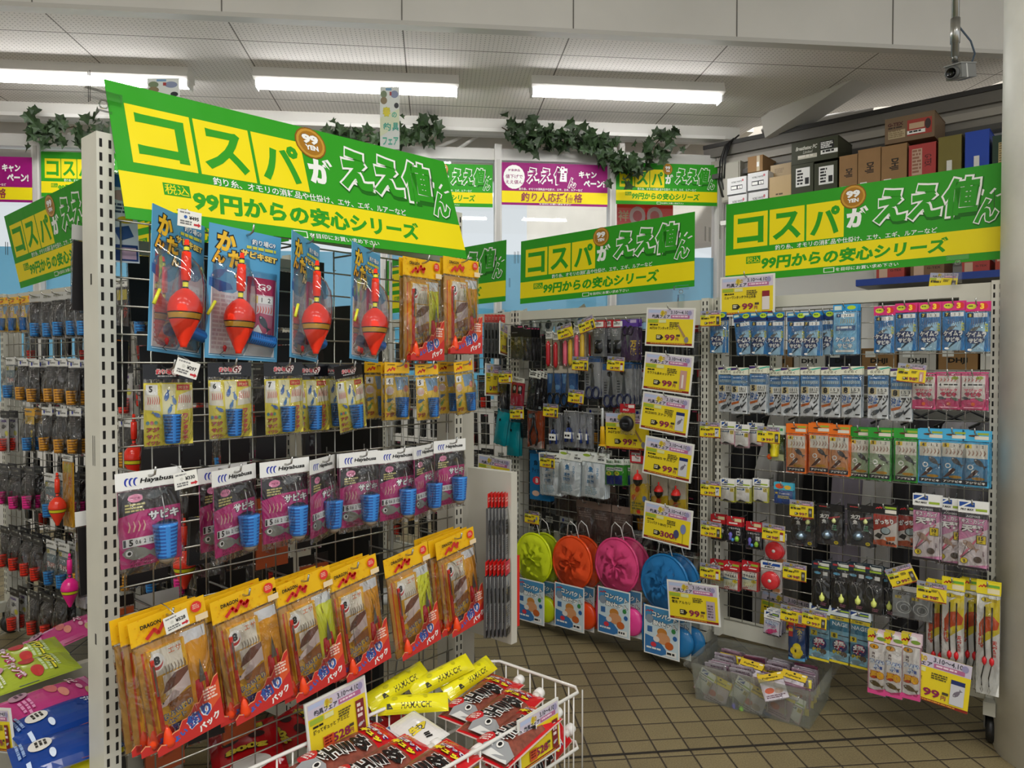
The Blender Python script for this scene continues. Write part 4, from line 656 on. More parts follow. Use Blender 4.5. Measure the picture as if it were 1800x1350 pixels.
def purple_art(w, h):
    MG = '#93086ds'; p = P(.0003); p.box(-w / 2, w / 2, 0, .0015, -h, 0, MG)
    c = [('r', 0, .67, 1, .945, YL), ('e', .115, .34, .10, .285, WH), ('t', '対象商品', .115, .18, .06, '#8a1060', {'w': .11}), ('t', '値下げで', .115, .33, .095, '#8a1060', {'w': .16, 'b': .015}), ('t', 'ええ値ん', .115, .46, .095, '#8a1060', {'w': .16, 'b': .015})]
    for x, cx, ww, z, hh in (('え', .29, .11, .30, .36), ('え', .415, .11, .30, .36), ('値', .55, .12, .29, .40), ('ん', .66, .075, .45, .24)):
        c += [('t', x, cx, z, hh * 1.14, WH, {'w': ww * 1.12, 'b': .1}), ('t', x, cx, z, hh, MG, {'w': ww * .96, 'b': .02})]
    c += [('t', 'キャン', .81, .25, .17, WH, {'w': .17, 'b': .05}), ('t', 'ペーン!', .87, .46, .17, WH, {'w': .2, 'b': .05}), ('t', '釣り糸、オモリの消耗品や仕掛け、エサ、エギ、ルアーなど', .46, .62, .06, WH, {'w': .6}), ('t', '釣り人応援価格', .47, .81, .22, '#8a1040', {'w': .58, 'b': .015, 'sh': .1}), ('t', 'を目印にお買い求め下さい', .5, .97, .035, WH, {'w': .3})]
    p.art(w, h, c); return p
BM = {}
def banner(kind, loc, rz, rx, ry, label, sc=(1, 1), clips=()):
    w, h = (.9, .3) if kind != 'window' and kind != 'purple' else (.8, .3)
    k = kind
    if k not in BM: BM[k] = (purple_art if k == 'purple' else green_art)(w, h).build('sale_banner'); o = BM[k]
    else: o = BM[k].copy(); S.collection.objects.link(o)
    Rm = Matrix.Rotation(rz, 4, 'Z') @ Matrix.Rotation(rx, 4, 'X') @ Matrix.Rotation(ry, 4, 'Y')
    o.matrix_world = Matrix.Translation(loc) @ Rm @ Matrix.Translation((0, 0, h / 2 * sc[1])) @ Matrix.Diagonal((sc[0], 1, sc[1], 1))
    tag(o, label, 'banner', 'sale banners'); return o
rad = math.radians; BK_ = .925
banner('green', CO + (Vector((-.276, 1.817, 1.577)) - CO) * BK_, rad(40.67), rad(-17.3), rad(-1.3), 'largest green and yellow sale banner, tilted above the nearest left rack', (BK_, BK_))
banner('green', (1.436, 2.428, 1.619), rad(-44.5), rad(-2.65), rad(-.64), 'green sale banner clipped above the right rack, under the shoe boxes')
banner('green', (.725, 3.19, 1.601), rad(-46.4), rad(-2.9), rad(-1.3), 'green sale banner above the middle rack with the nets')
banner('green', (.725 - .685 * .97 - .02, 3.19 + .727 * .97 + .02, 1.60), rad(-46.4), rad(-2.9), rad(-1.3), 'green sale banner mostly hidden, its right end showing beside the big banner')
banner('green', (-1.43, 3.0, 1.643), rad(-43.6), rad(10), rad(-3), 'green sale banner at the left edge, cut off by the grey post')
banner('green', (-1.43 + .97 * .735, 3.0 - .97 * .66, 1.63), rad(-43.6), rad(2), 0, 'green sale banner seen through the mesh behind the blue float sets')
for px0, px1, kd, lb in ((882, 1068, 'purple', 'magenta sale banner on the window between two green ones'), (1083, 1261, 'window', 'rightmost green sale banner on the window, ivy over its corner'), (690, 866, 'window', 'green sale banner on the window just right of the spring fair sign'), (-135, 56, 'purple', 'magenta sale banner on the window, cut by the left photo edge'), (72, 262, 'window', 'green sale banner on the left window, partly behind the grey post')):
    a = aty(px0, 286, WY - .05); b = aty(px1, 286, WY - .05); z1 = aty(px0, 285 if px0 > 400 else 266, WY - .05).z - (.02 if px0 < 0 else 0); wd = b.x - a.x
    banner(kd, ((a.x + b.x) / 2, WY - .05, z1 - .155), 0, 0, 0, lb, (wd / .8, .31 / .3))
# hanging sign of the spring fair
def pole_sign(px0, py0, px1, py1, d, label, part=False):
    a = atd(px0, py0, d); b = atd(px1, py1, d); w = (b - a).dot(RT); h = a.z - b.z; t = thing('pole_sign', ((a.x + b.x) / 2, (a.y + b.y) / 2, a.z), (0, 0, -PSI))
    p = P(); p.box(-w / 2, w / 2, 0, .004, -h, 0, '#e2e6e2'); c = [('e', .2, .12, .16, .06, '#7a8a6a'), ('e', .75, .12, .2, .06, '#8a94b4'), ('e', .2, .22, .17, .06, '#8a7a5a'), ('e', .85, .30, .12, .045, INK), ('r', .3, .02, .6, .06, '#7aa2c8'), ('r', .5, .08, .6, .14, '#a83a3a'), ('p', [(0, .5), (1, .35), (1, .6), (0, .8)], '#dfe6c4')]
    if not part: c += [('t', '春', .34, .40, .14, '#e8d82a', {'w': .4, 'b': .05, 'o': '#b8c030'}), ('t', 'の', .74, .45, .09, '#46b49a', {'w': .26, 'b': .03}), ('t', '釣', .36, .64, .13, '#3aa894', {'w': .4, 'b': .03}), ('t', '具', .8, .64, .13, '#3aa894', {'w': .34, 'b': .03}), ('t', 'フェア', .54, .87, .13, '#46b49a', {'w': .8, 'b': .03})]
    p.art(w, h, c); p.build('sign_panel', t); P().tube([(0, .012, -.02), (0, .012, -a.z + .01)], .008, '#c8c8c4').lathe(0, .012, -a.z, [(.12, 0), (.12, .015), (.02, .02)], '#c8c8c4', 20).build('pole', t)
    tag(t, label, 'sign'); return t
pole_sign(668, 153, 702, 262, 3.6, 'tall spring fair sign rising behind the big green banner')
pole_sign(259, 138, 315, 230, 3.2, 'picture sign peeping over the top edge of the big green banner', True)
# ------------------------------------------------------------ racks
def rack(F, x0, x1, ztop, zb, label, name='wire_display_rack', wire=True, extra_post=False, rail=None):
    t = thing(name, F.at(x0, 0, 0), (0, 0, F.th)); L = x1 - x0
    def post(x, fx=.015, m='post_paint'):
        p = P(); zp = .135; p.box(x - fx, x + fx, -.012, .058, zp, ztop, m); n = int((ztop - zp - .02) / .025)
        for i in range(n):
            z = ztop - .012 - i * .025
            for s in (-.0078, .0078): p.box(x + s - .0024, x + s + .0024, -.0123, -.0119, z - .015, z, '#14120ff')
        for i, z in enumerate([q * .33 + .3 for q in range(5)]):
            for s in ((.012, .02) if i % 2 == 0 else (.016,)): p.box(x - fx - .0003, x - fx + .0002, s, s + .0022 + (.004 if i % 2 else 0), z, z + (.055 if i % 2 == 0 else .02), '#3a3833f')
        p.build('upright_post', t)
    post(0); post(L)
    if extra_post: post(L + .055, .011)
    zr = rail or ztop - .005; yr = .03 if rail else -.004
    p = P().box(.016, L - .016, yr, .042, zr - .04, zr, '#cfcdbe')
    if not rail: p.box(L - .1, L - .016, -.006, -.004, ztop - .1, ztop - .045, '#cfcdbe')
    p.build('top_rail', t)
    P().box(.016, L - .016, -.004, .042, zb, zb + .055, '#cfcdbe').build('base_rail', t)
    if wire:
        p = P(); a, b = .03, L - .03; z0, z1 = zb + .06, (rail or ztop) - .06; ny = int((z1 - z0) / .05); nx = int((b - a) / .05)
        for i in range(nx + 1): x = a + (b - a) * i / nx; p.tube([(x, .002, z0), (x, .002, z1)], .0016, '#b9b7adm', 5)
        for j in range(ny + 1): z = z0 + (z1 - z0) * j / ny; p.tube([(a - .02, -.002, z), (b + .02, -.002, z)], .0019, '#b9b7adm', 5)
        p.build('wire_panel', t)
    for x in (0, L):
        p = P(); p.box(x - .016, x + .016, -.05, .13, .10, .14, '#b9b7aa'); p.add([(x + .0165, .0, .1), (x + .0165, .09, .1), (x + .0165, .09, .2), (x + .0165, .05, .2)], [(0, 1, 2, 3)], '#b9b7aa'); p.box(x - .018, x - .014, -.02, .04, .05, .1, '#55534c').box(x + .014, x + .018, -.02, .04, .05, .1, '#55534c'); c = p.build('caster', t)
        P().lathe(x - .013, .01, .043, [(.030, 0), (.043, .002), (.043, .024), (.030, .026)], ['#2a2a28', '#1c1c1b', '#2a2a28'], 20, rot=Matrix.Rotation(math.pi / 2, 3, 'Y')).build('wheel', c)
    tag(t, label, 'display rack'); return t
rack(GA, 0, .9, 1.562, .20, 'nearest grey wire mesh rack, on the left, with a slotted post', rail=1.47)
rack(GC, 0, .92, 1.40, .13, 'right wire mesh rack of blue and orange rig packs beside the column')
rack(GB, 0, .93, 1.40, .14, 'middle wire mesh rack holding the coloured nets', extra_post=True)
rack(GB, -.95, -.02, 1.40, .14, 'wire mesh rack left of the net rack, mostly hidden')
rack(GD, 0, .93, 1.45, .14, 'shaded wire mesh rack at the left edge behind the grey post')
rack(GD, .95, 1.88, 1.45, .14, 'shaded wire mesh rack seen through the nearest left mesh')
rack(Frame(GB.at(.2, -.75, 0), TC), -.9, .7, 1.42, .14, 'rack row behind the net rack, white packs on its top', wire=False)
for F_, x_, w_, lb_ in ((Frame(GB.at(.2, -.75, 0), TC), -.1, 1.6, 'added dark board blocking window light behind the nets'), (Frame(GD.at(0, -.28, 0), GD.th), .94, 1.9, 'added dark board blocking window light behind the shaded left racks')):  # added boards that stop window light, so the racks look darker behind
    o = P().box(-w_ / 2, w_ / 2, .05, .07, 0.005, 1.34, '#201f1df').build('light_block_board', None, F_.at(x_, 0, 0), (0, 0, F_.th)); tag(o, lb_, 'panel')
# grey end panel at the far end of the near rack
p = P(); q = GA.at(.94, 0, 0)
p.box(-.165, .0, -.012, .012, .40, .86, '#c5c2b6'); p.box(-.085, -.065, -.016, -.011, .68, .72, '#9aa0a4').box(-.085, -.065, -.016, -.011, .44, .48, '#9aa0a4').box(-.081, -.069, -.0175, -.0155, .685, .71, '#c8d0d8').box(-.081, -.069, -.0175, -.0155, .445, .47, '#c8d0d8').box(-.006, .02, -.012, .05, .2, 1.3, '#b5b2a6')
o = p.build('end_panel', None, GA.at(.955, 0, 0), (0, 0, TA + math.radians(90))); tag(o, 'grey end panel with two latches at the far end of the left rack', 'panel')

# ------------------------------------------------------------ hanging the goods
HK = {}; LABELS = set(); COUNT = {}
def orient(o, loc, th, roll=0, yaw=0, pitch=0):
    o.rotation_mode = 'YXZ'; o.location = loc; o.rotation_euler = (pitch, roll, th + yaw)
def mark(o, label, cat, group):
    o['label'] = label; o['category'] = cat
    if group: o['group'] = group
    elif 'group' in o: del o['group']
def hook(F, p, off, label):
    L = round(off + .022, 3)
    if L not in HK:
        q = P(); q.tube([(0, .004, .012), (0, .004, -.03), (0, -.004, -.03)], .0016, '#a9a9a6m', 5).tube([(0, 0, 0), (0, -L + .012, 0), (0, -L, .004), (0, -L - .004, .017)], .0021, '#b4b4b0m', 6); o = q.build('wire_hook'); HK[L] = o
    else: o = HK[L].copy(); S.collection.objects.link(o)
    orient(o, p - F.n * off + Vector((0, 0, -.009)), F.th); w = label.split(); mark(o, 'wire hook holding ' + ' '.join(w[:13]).rstrip(','), 'hook', 'wire hooks on the racks')
def hang(key, make, F, px, py, off, label, cat, group, roll=0, yaw=0, pitch=0, hk=True, deep=0, gap=.012, spare=None, dx=0):
    o = spawn(key, make); p = F.hit(px, py, off); orient(o, p, F.th, roll, yaw, pitch); mark(o, label, cat, group)
    if hk: hook(F, p, off, label)
    for i in range(deep):
        c = spawn(key, make); orient(c, p - F.n * gap * (i + 1) + F.u * R.uniform(-.003, .003) * (1 if not dx else 0) + F.u * dx * (i + 1) + Vector((0, 0, R.uniform(-.002, .001))), F.th, roll * .6 + R.uniform(-.02, .02), yaw * .7, pitch); mark(c, '%s deep behind the %s' % (ORD[i + 1], ' '.join((spare or label).split()[:11])) if spare is None or not spare.startswith('spare') else spare, cat, group)
    return o
def hrow(F, items, desc, where, cat, group, off=.1, **k):
    """items: (key, make, px, py[, options]); every pack gets its own label by its place in the row"""
    for i, it in enumerate(items):
        op = dict(k); op.update(it[4] if len(it) > 4 else {}); lb = op.pop('lb', None) or ('%s %s from the left %s' % (ORD[i], desc, where) if len(items) > 1 else desc + ' ' + where); ex = op.pop('ex', '')
        o_ = op.pop('off', off); sp = ' '.join(lb.replace(' from the left', '').split()[:11])
        while sp.split()[-1] in ('the', 'of', 'on', 'at', 'a', 'with', 'from', 'right', 'left', 'above', 'and', 'in'): sp = sp.rsplit(' ', 1)[0]
       
        hang(it[0], it[1], F, it[2], it[3], o_, lb + ex, cat, group, spare=sp, **op)
# --- near rack, top row: four blue carded float sets
W_ = 'on the top row'
hrow(GA, [('fl', mk_float_set, 317, 379, {'roll': .07, 'yaw': .55, 'off': .12}), ('fl', mk_float_set, 434, 405, {'roll': .05, 'yaw': .06, 'off': .12}), ('fl', mk_float_set, 539, 420, {'roll': .06, 'yaw': .62, 'off': .12}), ('fl', mk_float_set, 645, 437, {'roll': .06, 'yaw': .5, 'off': .12})], 'blue carded set with a red float', W_, 'float rig set', 'blue float rig sets', deep=0)
hrow(GA, [('dr0', lambda: mk_dragon(True), 742, 456, {'yaw': .12, 'off': .11, 'deep': 1}), ('dr1', lambda: mk_dragon(False), 811, 455, {'yaw': .05, 'off': .1, 'deep': 1})], 'yellow-headed fishing set', 'at the right end of the top row', 'fishing set', 'yellow-headed fishing sets')
# second row
def br(n): return ('br' + n, lambda: mk_basket_rig(n))
def yr(n): return ('yr' + n, lambda: mk_yellow_rig(n))
it = [(*br('5'), 296, 640, {'off': .13}), (*br('6'), 404, 637, {'off': .12, 'roll': -.01}), (*br('7'), 498, 637, {'off': .12, 'roll': -.02}), (*br('7'), 546, 640, {'off': .09, 'roll': -.02}), (*br('7'), 587, 640, {'off': .05}), (*br('7'), 612, 641, {'off': .12, 'roll': -.12, 'yaw': .2})]
hrow(GA, it, 'black-headed pack with a blue cage', 'on the second row', 'rig pack', 'black-headed cage rig packs')
it = [(*yr('4'), 663, 636, {'off': .04}), (*yr('4'), 698, 637, {'off': .1, 'deep': 1}), (*yr('5'), 750, 640, {'off': .11, 'roll': -.04}), (*yr('6'), 788, 636, {'off': .05}), (*yr('6'), 814, 635, {'off': .1, 'roll': -.1, 'yaw': .1})]
hrow(GA, it, 'small yellow-headed pack with a blue cage', 'on the second row', 'rig pack', 'small yellow-headed rig packs')
def ps(n): return ('ps' + n, lambda: mk_pink_sabiki(n))
it = [(*ps('5'), 262, 826, {'off': .14, 'roll': -.03}), (*ps('5'), 392, 818, {'off': .07, 'yaw': .15, 'roll': -.02}), (*ps('5'), 412, 821, {'off': .13, 'roll': -.03, 'yaw': .3}), (*ps('5'), 501, 808, {'off': .13, 'roll': -.02}), (*ps('5'), 567, 804, {'off': .12, 'yaw': .5}), (*ps('6'), 633, 795, {'off': .12, 'deep': 1, 'roll': .01}), (*ps('6'), 699, 789, {'off': .12, 'deep': 0}), (*ps('6'), 747, 782, {'off': .12, 'yaw': .35}), (*ps('6'), 791, 773, {'off': .11})]
hrow(GA, it, 'pink rig pack under a white header', 'on the third row', 'rig pack', 'pink rig packs with white headers')
d0, d1 = ('dr0', lambda: mk_dragon(True)), ('dr1', lambda: mk_dragon(False))
it = [(*d1, 293, 1071, {'deep': 2, 'dx': -.008}), (*d1, 427, 1037, {'deep': 2, 'dx': -.008}), (*d0, 530, 1013, {'deep': 2, 'dx': -.006}), (*d1, 617, 991, {'deep': 2, 'dx': -.006}), (*d0, 713, 968, {'deep': 0}), (*d1, 799, 940, {'deep': 3, 'dx': -.008})]
hrow(GA, it, 'large yellow-headed fishing set', 'on the bottom row', 'fishing set', 'large fishing sets on the bottom row', off=.13, roll=-.15, gap=.016)
for i, (tx, px, py, lb, rl) in enumerate([('¥495', 334, 371, 'white ¥495 price tag over the first blue float set', .05), ('¥297', 333, 634, 'white ¥297 price tag beside the first black-headed pack', .3), ('¥330', 325, 829, 'white ¥330 price tag beside the first pink pack', -.12), ('¥528', 307, 1079, 'white ¥528 price tag on the first large yellow set', -.22)]):
    o = mk_price_tag(tx); orient(o, GA.hit(px, py, .165), TA, rl); mark(o, lb, 'price tag', 'white price tags')
# ------------------------------------------------------------ goods on the right rack
def sb(k, n='5'): return (k + n, lambda: sabiki(k, n))
G_ = 'on the right rack'
def pc(price, pic, title, frame=True, sm=False):
    return ('pc%s%s%s%d%d' % (price, pic, title, frame, sm), lambda: mk_price_card(price, pic, title, frame, sm))
T_ = {'cat': 'rig pack', 'gap': .008, 'deep': 2}
def crow(items, desc, where, group, off=.11, cat='rig pack', deep=2, gap=.008, **k): hrow(GC, items, desc, where, cat, group, off=off, deep=deep, gap=gap, **k)
crow([(*sb('keimura', '3'), 1262, 549), (*sb('keimura', '4'), 1303, 551, {'roll': -.12}), (*sb('keimura', '5'), 1334, 549), (*sb('keimura', '6'), 1363, 549, {'deep': 1}), (*sb('keimura', '7'), 1400, 549, {'deep': 3}), (*sb('keimura', '7'), 1427, 548), (*sb('keimura', '7'), 1450, 546, {'off': .08})], 'blue sabiki pack', 'on the top row', 'blue sabiki packs')
crow([(*sb('keimura_big'), 1486, 535, {'deep': 3})], 'tall pale blue sabiki pack', 'ending the blue top row', 'pale blue sabiki packs')
crow([(*sb('keimura_pink', '4'), 1555, 538), (*sb('keimura_pink', '6'), 1593, 533), (*sb('keimura_pink', '7'), 1635, 531), (*sb('keimura_pink', '7'), 1677, 529), (*sb('keimura_pink', '8'), 1718, 530)], 'pink-headed blue sabiki pack', 'on the top row', 'pink-headed sabiki packs')
crow([(*sb('aji', '4'), 1277, 645, {'off': .07}), (*sb('aji'), 1300, 646), (*sb('aji'), 1333, 643), (*sb('aji'), 1361, 647, {'off': .08}), (*sb('aji'), 1389, 646), (*sb('aji'), 1424, 645), (*sb('aji', '8'), 1461, 645), (*sb('aji', '8'), 1497, 644), (*sb('aji', '8'), 1544, 644), (*sb('aji', '8'), 1585, 647)], 'grey and white horse mackerel pack', 'on the second row', 'grey horse mackerel packs')
crow([(*sb('magic'), 1624, 655), (*sb('magic'), 1668, 654), (*sb('magic'), 1711, 654)], 'short pink rig pack', 'on the second row', 'short pink rig packs', deep=1)
crow([(*sb('orange', '4'), 1400, 745), (*sb('orange', '5'), 1440, 744), (*sb('orange', '6'), 1475, 747)], 'orange rig pack', 'on the third row', 'orange rig packs', gap=.024, deep=1)
crow([(*sb('green', '4'), 1511, 751, {'off': .09}), (*sb('green', '5'), 1547, 752), (*sb('green', '5'), 1593, 753)], 'green rig pack', 'on the third row', 'green rig packs', gap=.024, deep=1)
crow([(*sb('sky', '4'), 1636, 754), (*sb('sky', '5'), 1676, 755), (*sb('sky', '6'), 1716, 757)], 'sky blue rig pack', 'on the third row', 'sky blue rig packs', gap=.024, deep=1)
crow([(*sb('swivel'), 1279, 741), (*sb('swivel'), 1304, 746), (*sb('swivel'), 1327, 743, {'off': .07})], 'small white swivel pack', 'on the third row', 'white swivel packs', deep=1, cat='swivel pack')
crow([(*sb('lure'), 1364, 748, {'off': .09})], 'dark green lure pack with a yellow lure', 'beside the orange packs', 'lure packs', cat='lure pack', deep=1)
crow([(*sb('swivel_yellow'), 1279, 842), (*sb('swivel_yellow'), 1306, 843), (*sb('swivel_yellow'), 1337, 842)], 'small yellow-edged swivel pack', 'on the fourth row', 'yellow-edged swivel packs', cat='swivel pack')
crow([(*sb('wash'), 1377, 849)], 'short teal and navy pack', 'right of the swivel packs', 'teal packs', cat='lure pack')
crow([(*sb('redpet', 'M'), 1291, 909), (*sb('redpet', 'L'), 1325, 918), (*sb('redpet', 'S'), 1262, 905, {'off': .06})], 'red-headed soft lure pack', 'on the fifth row', 'red-headed lure packs', cat='lure pack')
crow([(*sb('spool'), 1362, 936, {'off': .09}), (*sb('spool'), 1355, 988)], 'red line spool pack', 'under its price card', 'red line spool packs', cat='line spool pack', deep=1)
crow([(*sb('black'), 1412, 890), (*sb('black'), 1458, 887), (*sb('black'), 1513, 888)], 'black hook pack', 'on the fifth row', 'black hook packs', cat='hook pack')
crow([(*sb('gattiri'), 1556, 888), (*sb('gattiri'), 1599, 890, {'off': .06})], 'red and white hook pack', 'on the fifth row', 'red and white hook packs', cat='hook pack')
crow([(*sb('tenbin', '10'), 1629, 869), (*sb('tenbin', '12'), 1671, 876, {'off': .09}), (*sb('tenbin', '15'), 1711, 881)], 'pink balance rig pack', 'on the fifth row', 'pink balance rig packs')
crow([(*sb('uki', '小'), 1286, 988), (*sb('uki', '中'), 1319, 988), (*sb('uki', '大'), 1262, 985, {'off': .06})], 'red and white float stop pack', 'on the sixth row', 'float stop packs', cat='float stop pack')
crow([(*sb('jig'), 1443, 988), (*sb('jig'), 1477, 990), (*sb('jig'), 1506, 992), (*sb('jig'), 1534, 996), (*sb('jig'), 1561, 1001, {'off': .07})], 'black jig hook pack with a yellow lure', 'on the sixth row', 'black jig hook packs', cat='hook pack', gap=.014)
crow([(*sb('ring'), 1589, 1032), (*sb('ring'), 1619, 1037)], 'silver ring pack', 'on the sixth row', 'silver ring packs', cat='ring pack')
crow([(*sb('long', '1'), 1648, 1021, {'off': .1}), (*sb('long', '2'), 1676, 1017), (*sb('long', '3'), 1708, 1018, {'off': .07}), (*sb('long', '5'), 1738, 1024)], 'long yellow-headed leader pack', 'by the column', 'long leader packs', off=.13, gap=.02, deep=1)
crow([(*sb('pinkjig'), 1358, 1076, {'roll': .06})], 'small white pack with a pink fish lure', 'above the clear bin', 'pink lure packs', cat='lure pack', deep=4, gap=.014)
crow([(*sb('flower'), 1401, 1096, {'yaw': .2})], 'navy pack with a yellow flower shape', 'above the clear bin', 'navy packs', gap=.02)
crow([(*sb('nage', '7'), 1441, 1064), (*sb('nage', '8'), 1477, 1068), (*sb('nage', '9'), 1511, 1075)], 'tall blue casting rig pack', 'on the lowest row', 'blue casting rig packs')
crow([(*sb('choi', '6'), 1542, 1110), (*sb('choi', '7'), 1571, 1114), (*sb('choi', '8'), 1602, 1116)], 'pink and white casting pack', 'hanging lowest', 'pink casting packs', off=.17, gap=.014)
# price cards of the right rack
def card(F, px, py, args, off, label, roll=0, yaw=0, pitch=0, hk=False, pole=True):
    k = pc(*args); o = spawn(*k); p = F.hit(px, py, off); orient(o, p, F.th, roll, yaw, pitch); mark(o, label, 'price card', 'yellow price cards')
    if off > .05 and (len(args) < 4 or args[3]): hook(F, p + Vector((0, 0, .004)), off, label)
for px, py, a, rl, lb, of in [
    (1249, 546, ('99', 'dark', 'a'), 0, 'at the top left of the right rack', .15), (1248, 742, ('99', 'jig', 'b'), 0, 'left of the white swivel packs', .15), (1351, 750, ('99', 'dark', 'b'), .02, 'over the yellow lure pack', .16), (1249, 845, ('99', 'jig', 'c'), 0, 'left of the yellow-edged swivel packs', .15), (1409, 880, ('99', 'dark', 'd'), 0, 'over the first black hook pack', .16), (1250, 917, ('99', 'dark', 'e'), .02, 'left of the red-headed lure packs', .15), (1360, 922, ('198', 'red', 'f'), .03, 'over the upper red line spool', .16), (1248, 991, ('99', 'red', 'g'), 0, 'left of the float stop packs', .15), (1397, 991, ('198', 'dark', 'h'), .02, 'right of the lower red line spool', .15), (1577, 996, ('99', 'dark', 'i'), -.45, 'tilted steeply beside the jig hook packs', .18), (1638, 1024, ('198', 'stick', 'j'), .02, 'over the long leader packs', .19), (1393, 1066, ('99', 'pack', 'k'), .04, 'above the navy pack', .15), (1432, 1073, ('99', 'dark', 'l'), .04, 'above the tall casting pack numbered 7', .17), (1604, 640, ('198', 'pink', 'm'), .1, 'between the grey and the short pink packs', .16)]:
    card(GC, px, py, (a[0], a[1], a[2], False, True), of, 'yellow ' + a[0] + ' yen price card ' + lb, rl)
card(GC, 1641, 1152, ('99', 'jig', 'らくらく仕掛', False), .16, 'large yellow price card hanging lowest on the right rack', .08)
card(GC, 1313, 484, ('99', 'red', 'ニューワンタッチウキ止め糸', True), .10, 'white-framed price card at the left of the right rack top', .0)
card(GC, 1660, 480, ('99', 'dark', 'x', False, True), -.03, 'yellow price card clipped behind the right rack top rail', .1)
card(GC, 1385, 1049, ('86', 'pack', '', False), -.2, 'yellow 86 yen price card behind the right rack mesh', .08)
# banner clips
def clip(F, px, py, off, label):
    t = thing('sign_clip', F.hit(px, py, off), (0, 0, F.th)); P().box(-.012, .012, -.006, .006, 0, .05, 'clear_plastic').lathe(0, 0, .055, [(.006, 0), (.009, .006), (.006, .014)], 'clear_plastic', 10).build('stem', t); P().box(-.03, .03, -.006, .008, .07, .085, 'clear_plastic').build('jaw', t); tag(t, label, 'clip', 'clear sign clips')
clip(GC, 1683, 497, .02, 'clear clip holding the right rack banner'); clip(GB, 1197, 541, .02, 'clear clip holding the middle rack banner'); clip(GA, 183, 244, .0, 'clear clip on top of the nearest grey post')

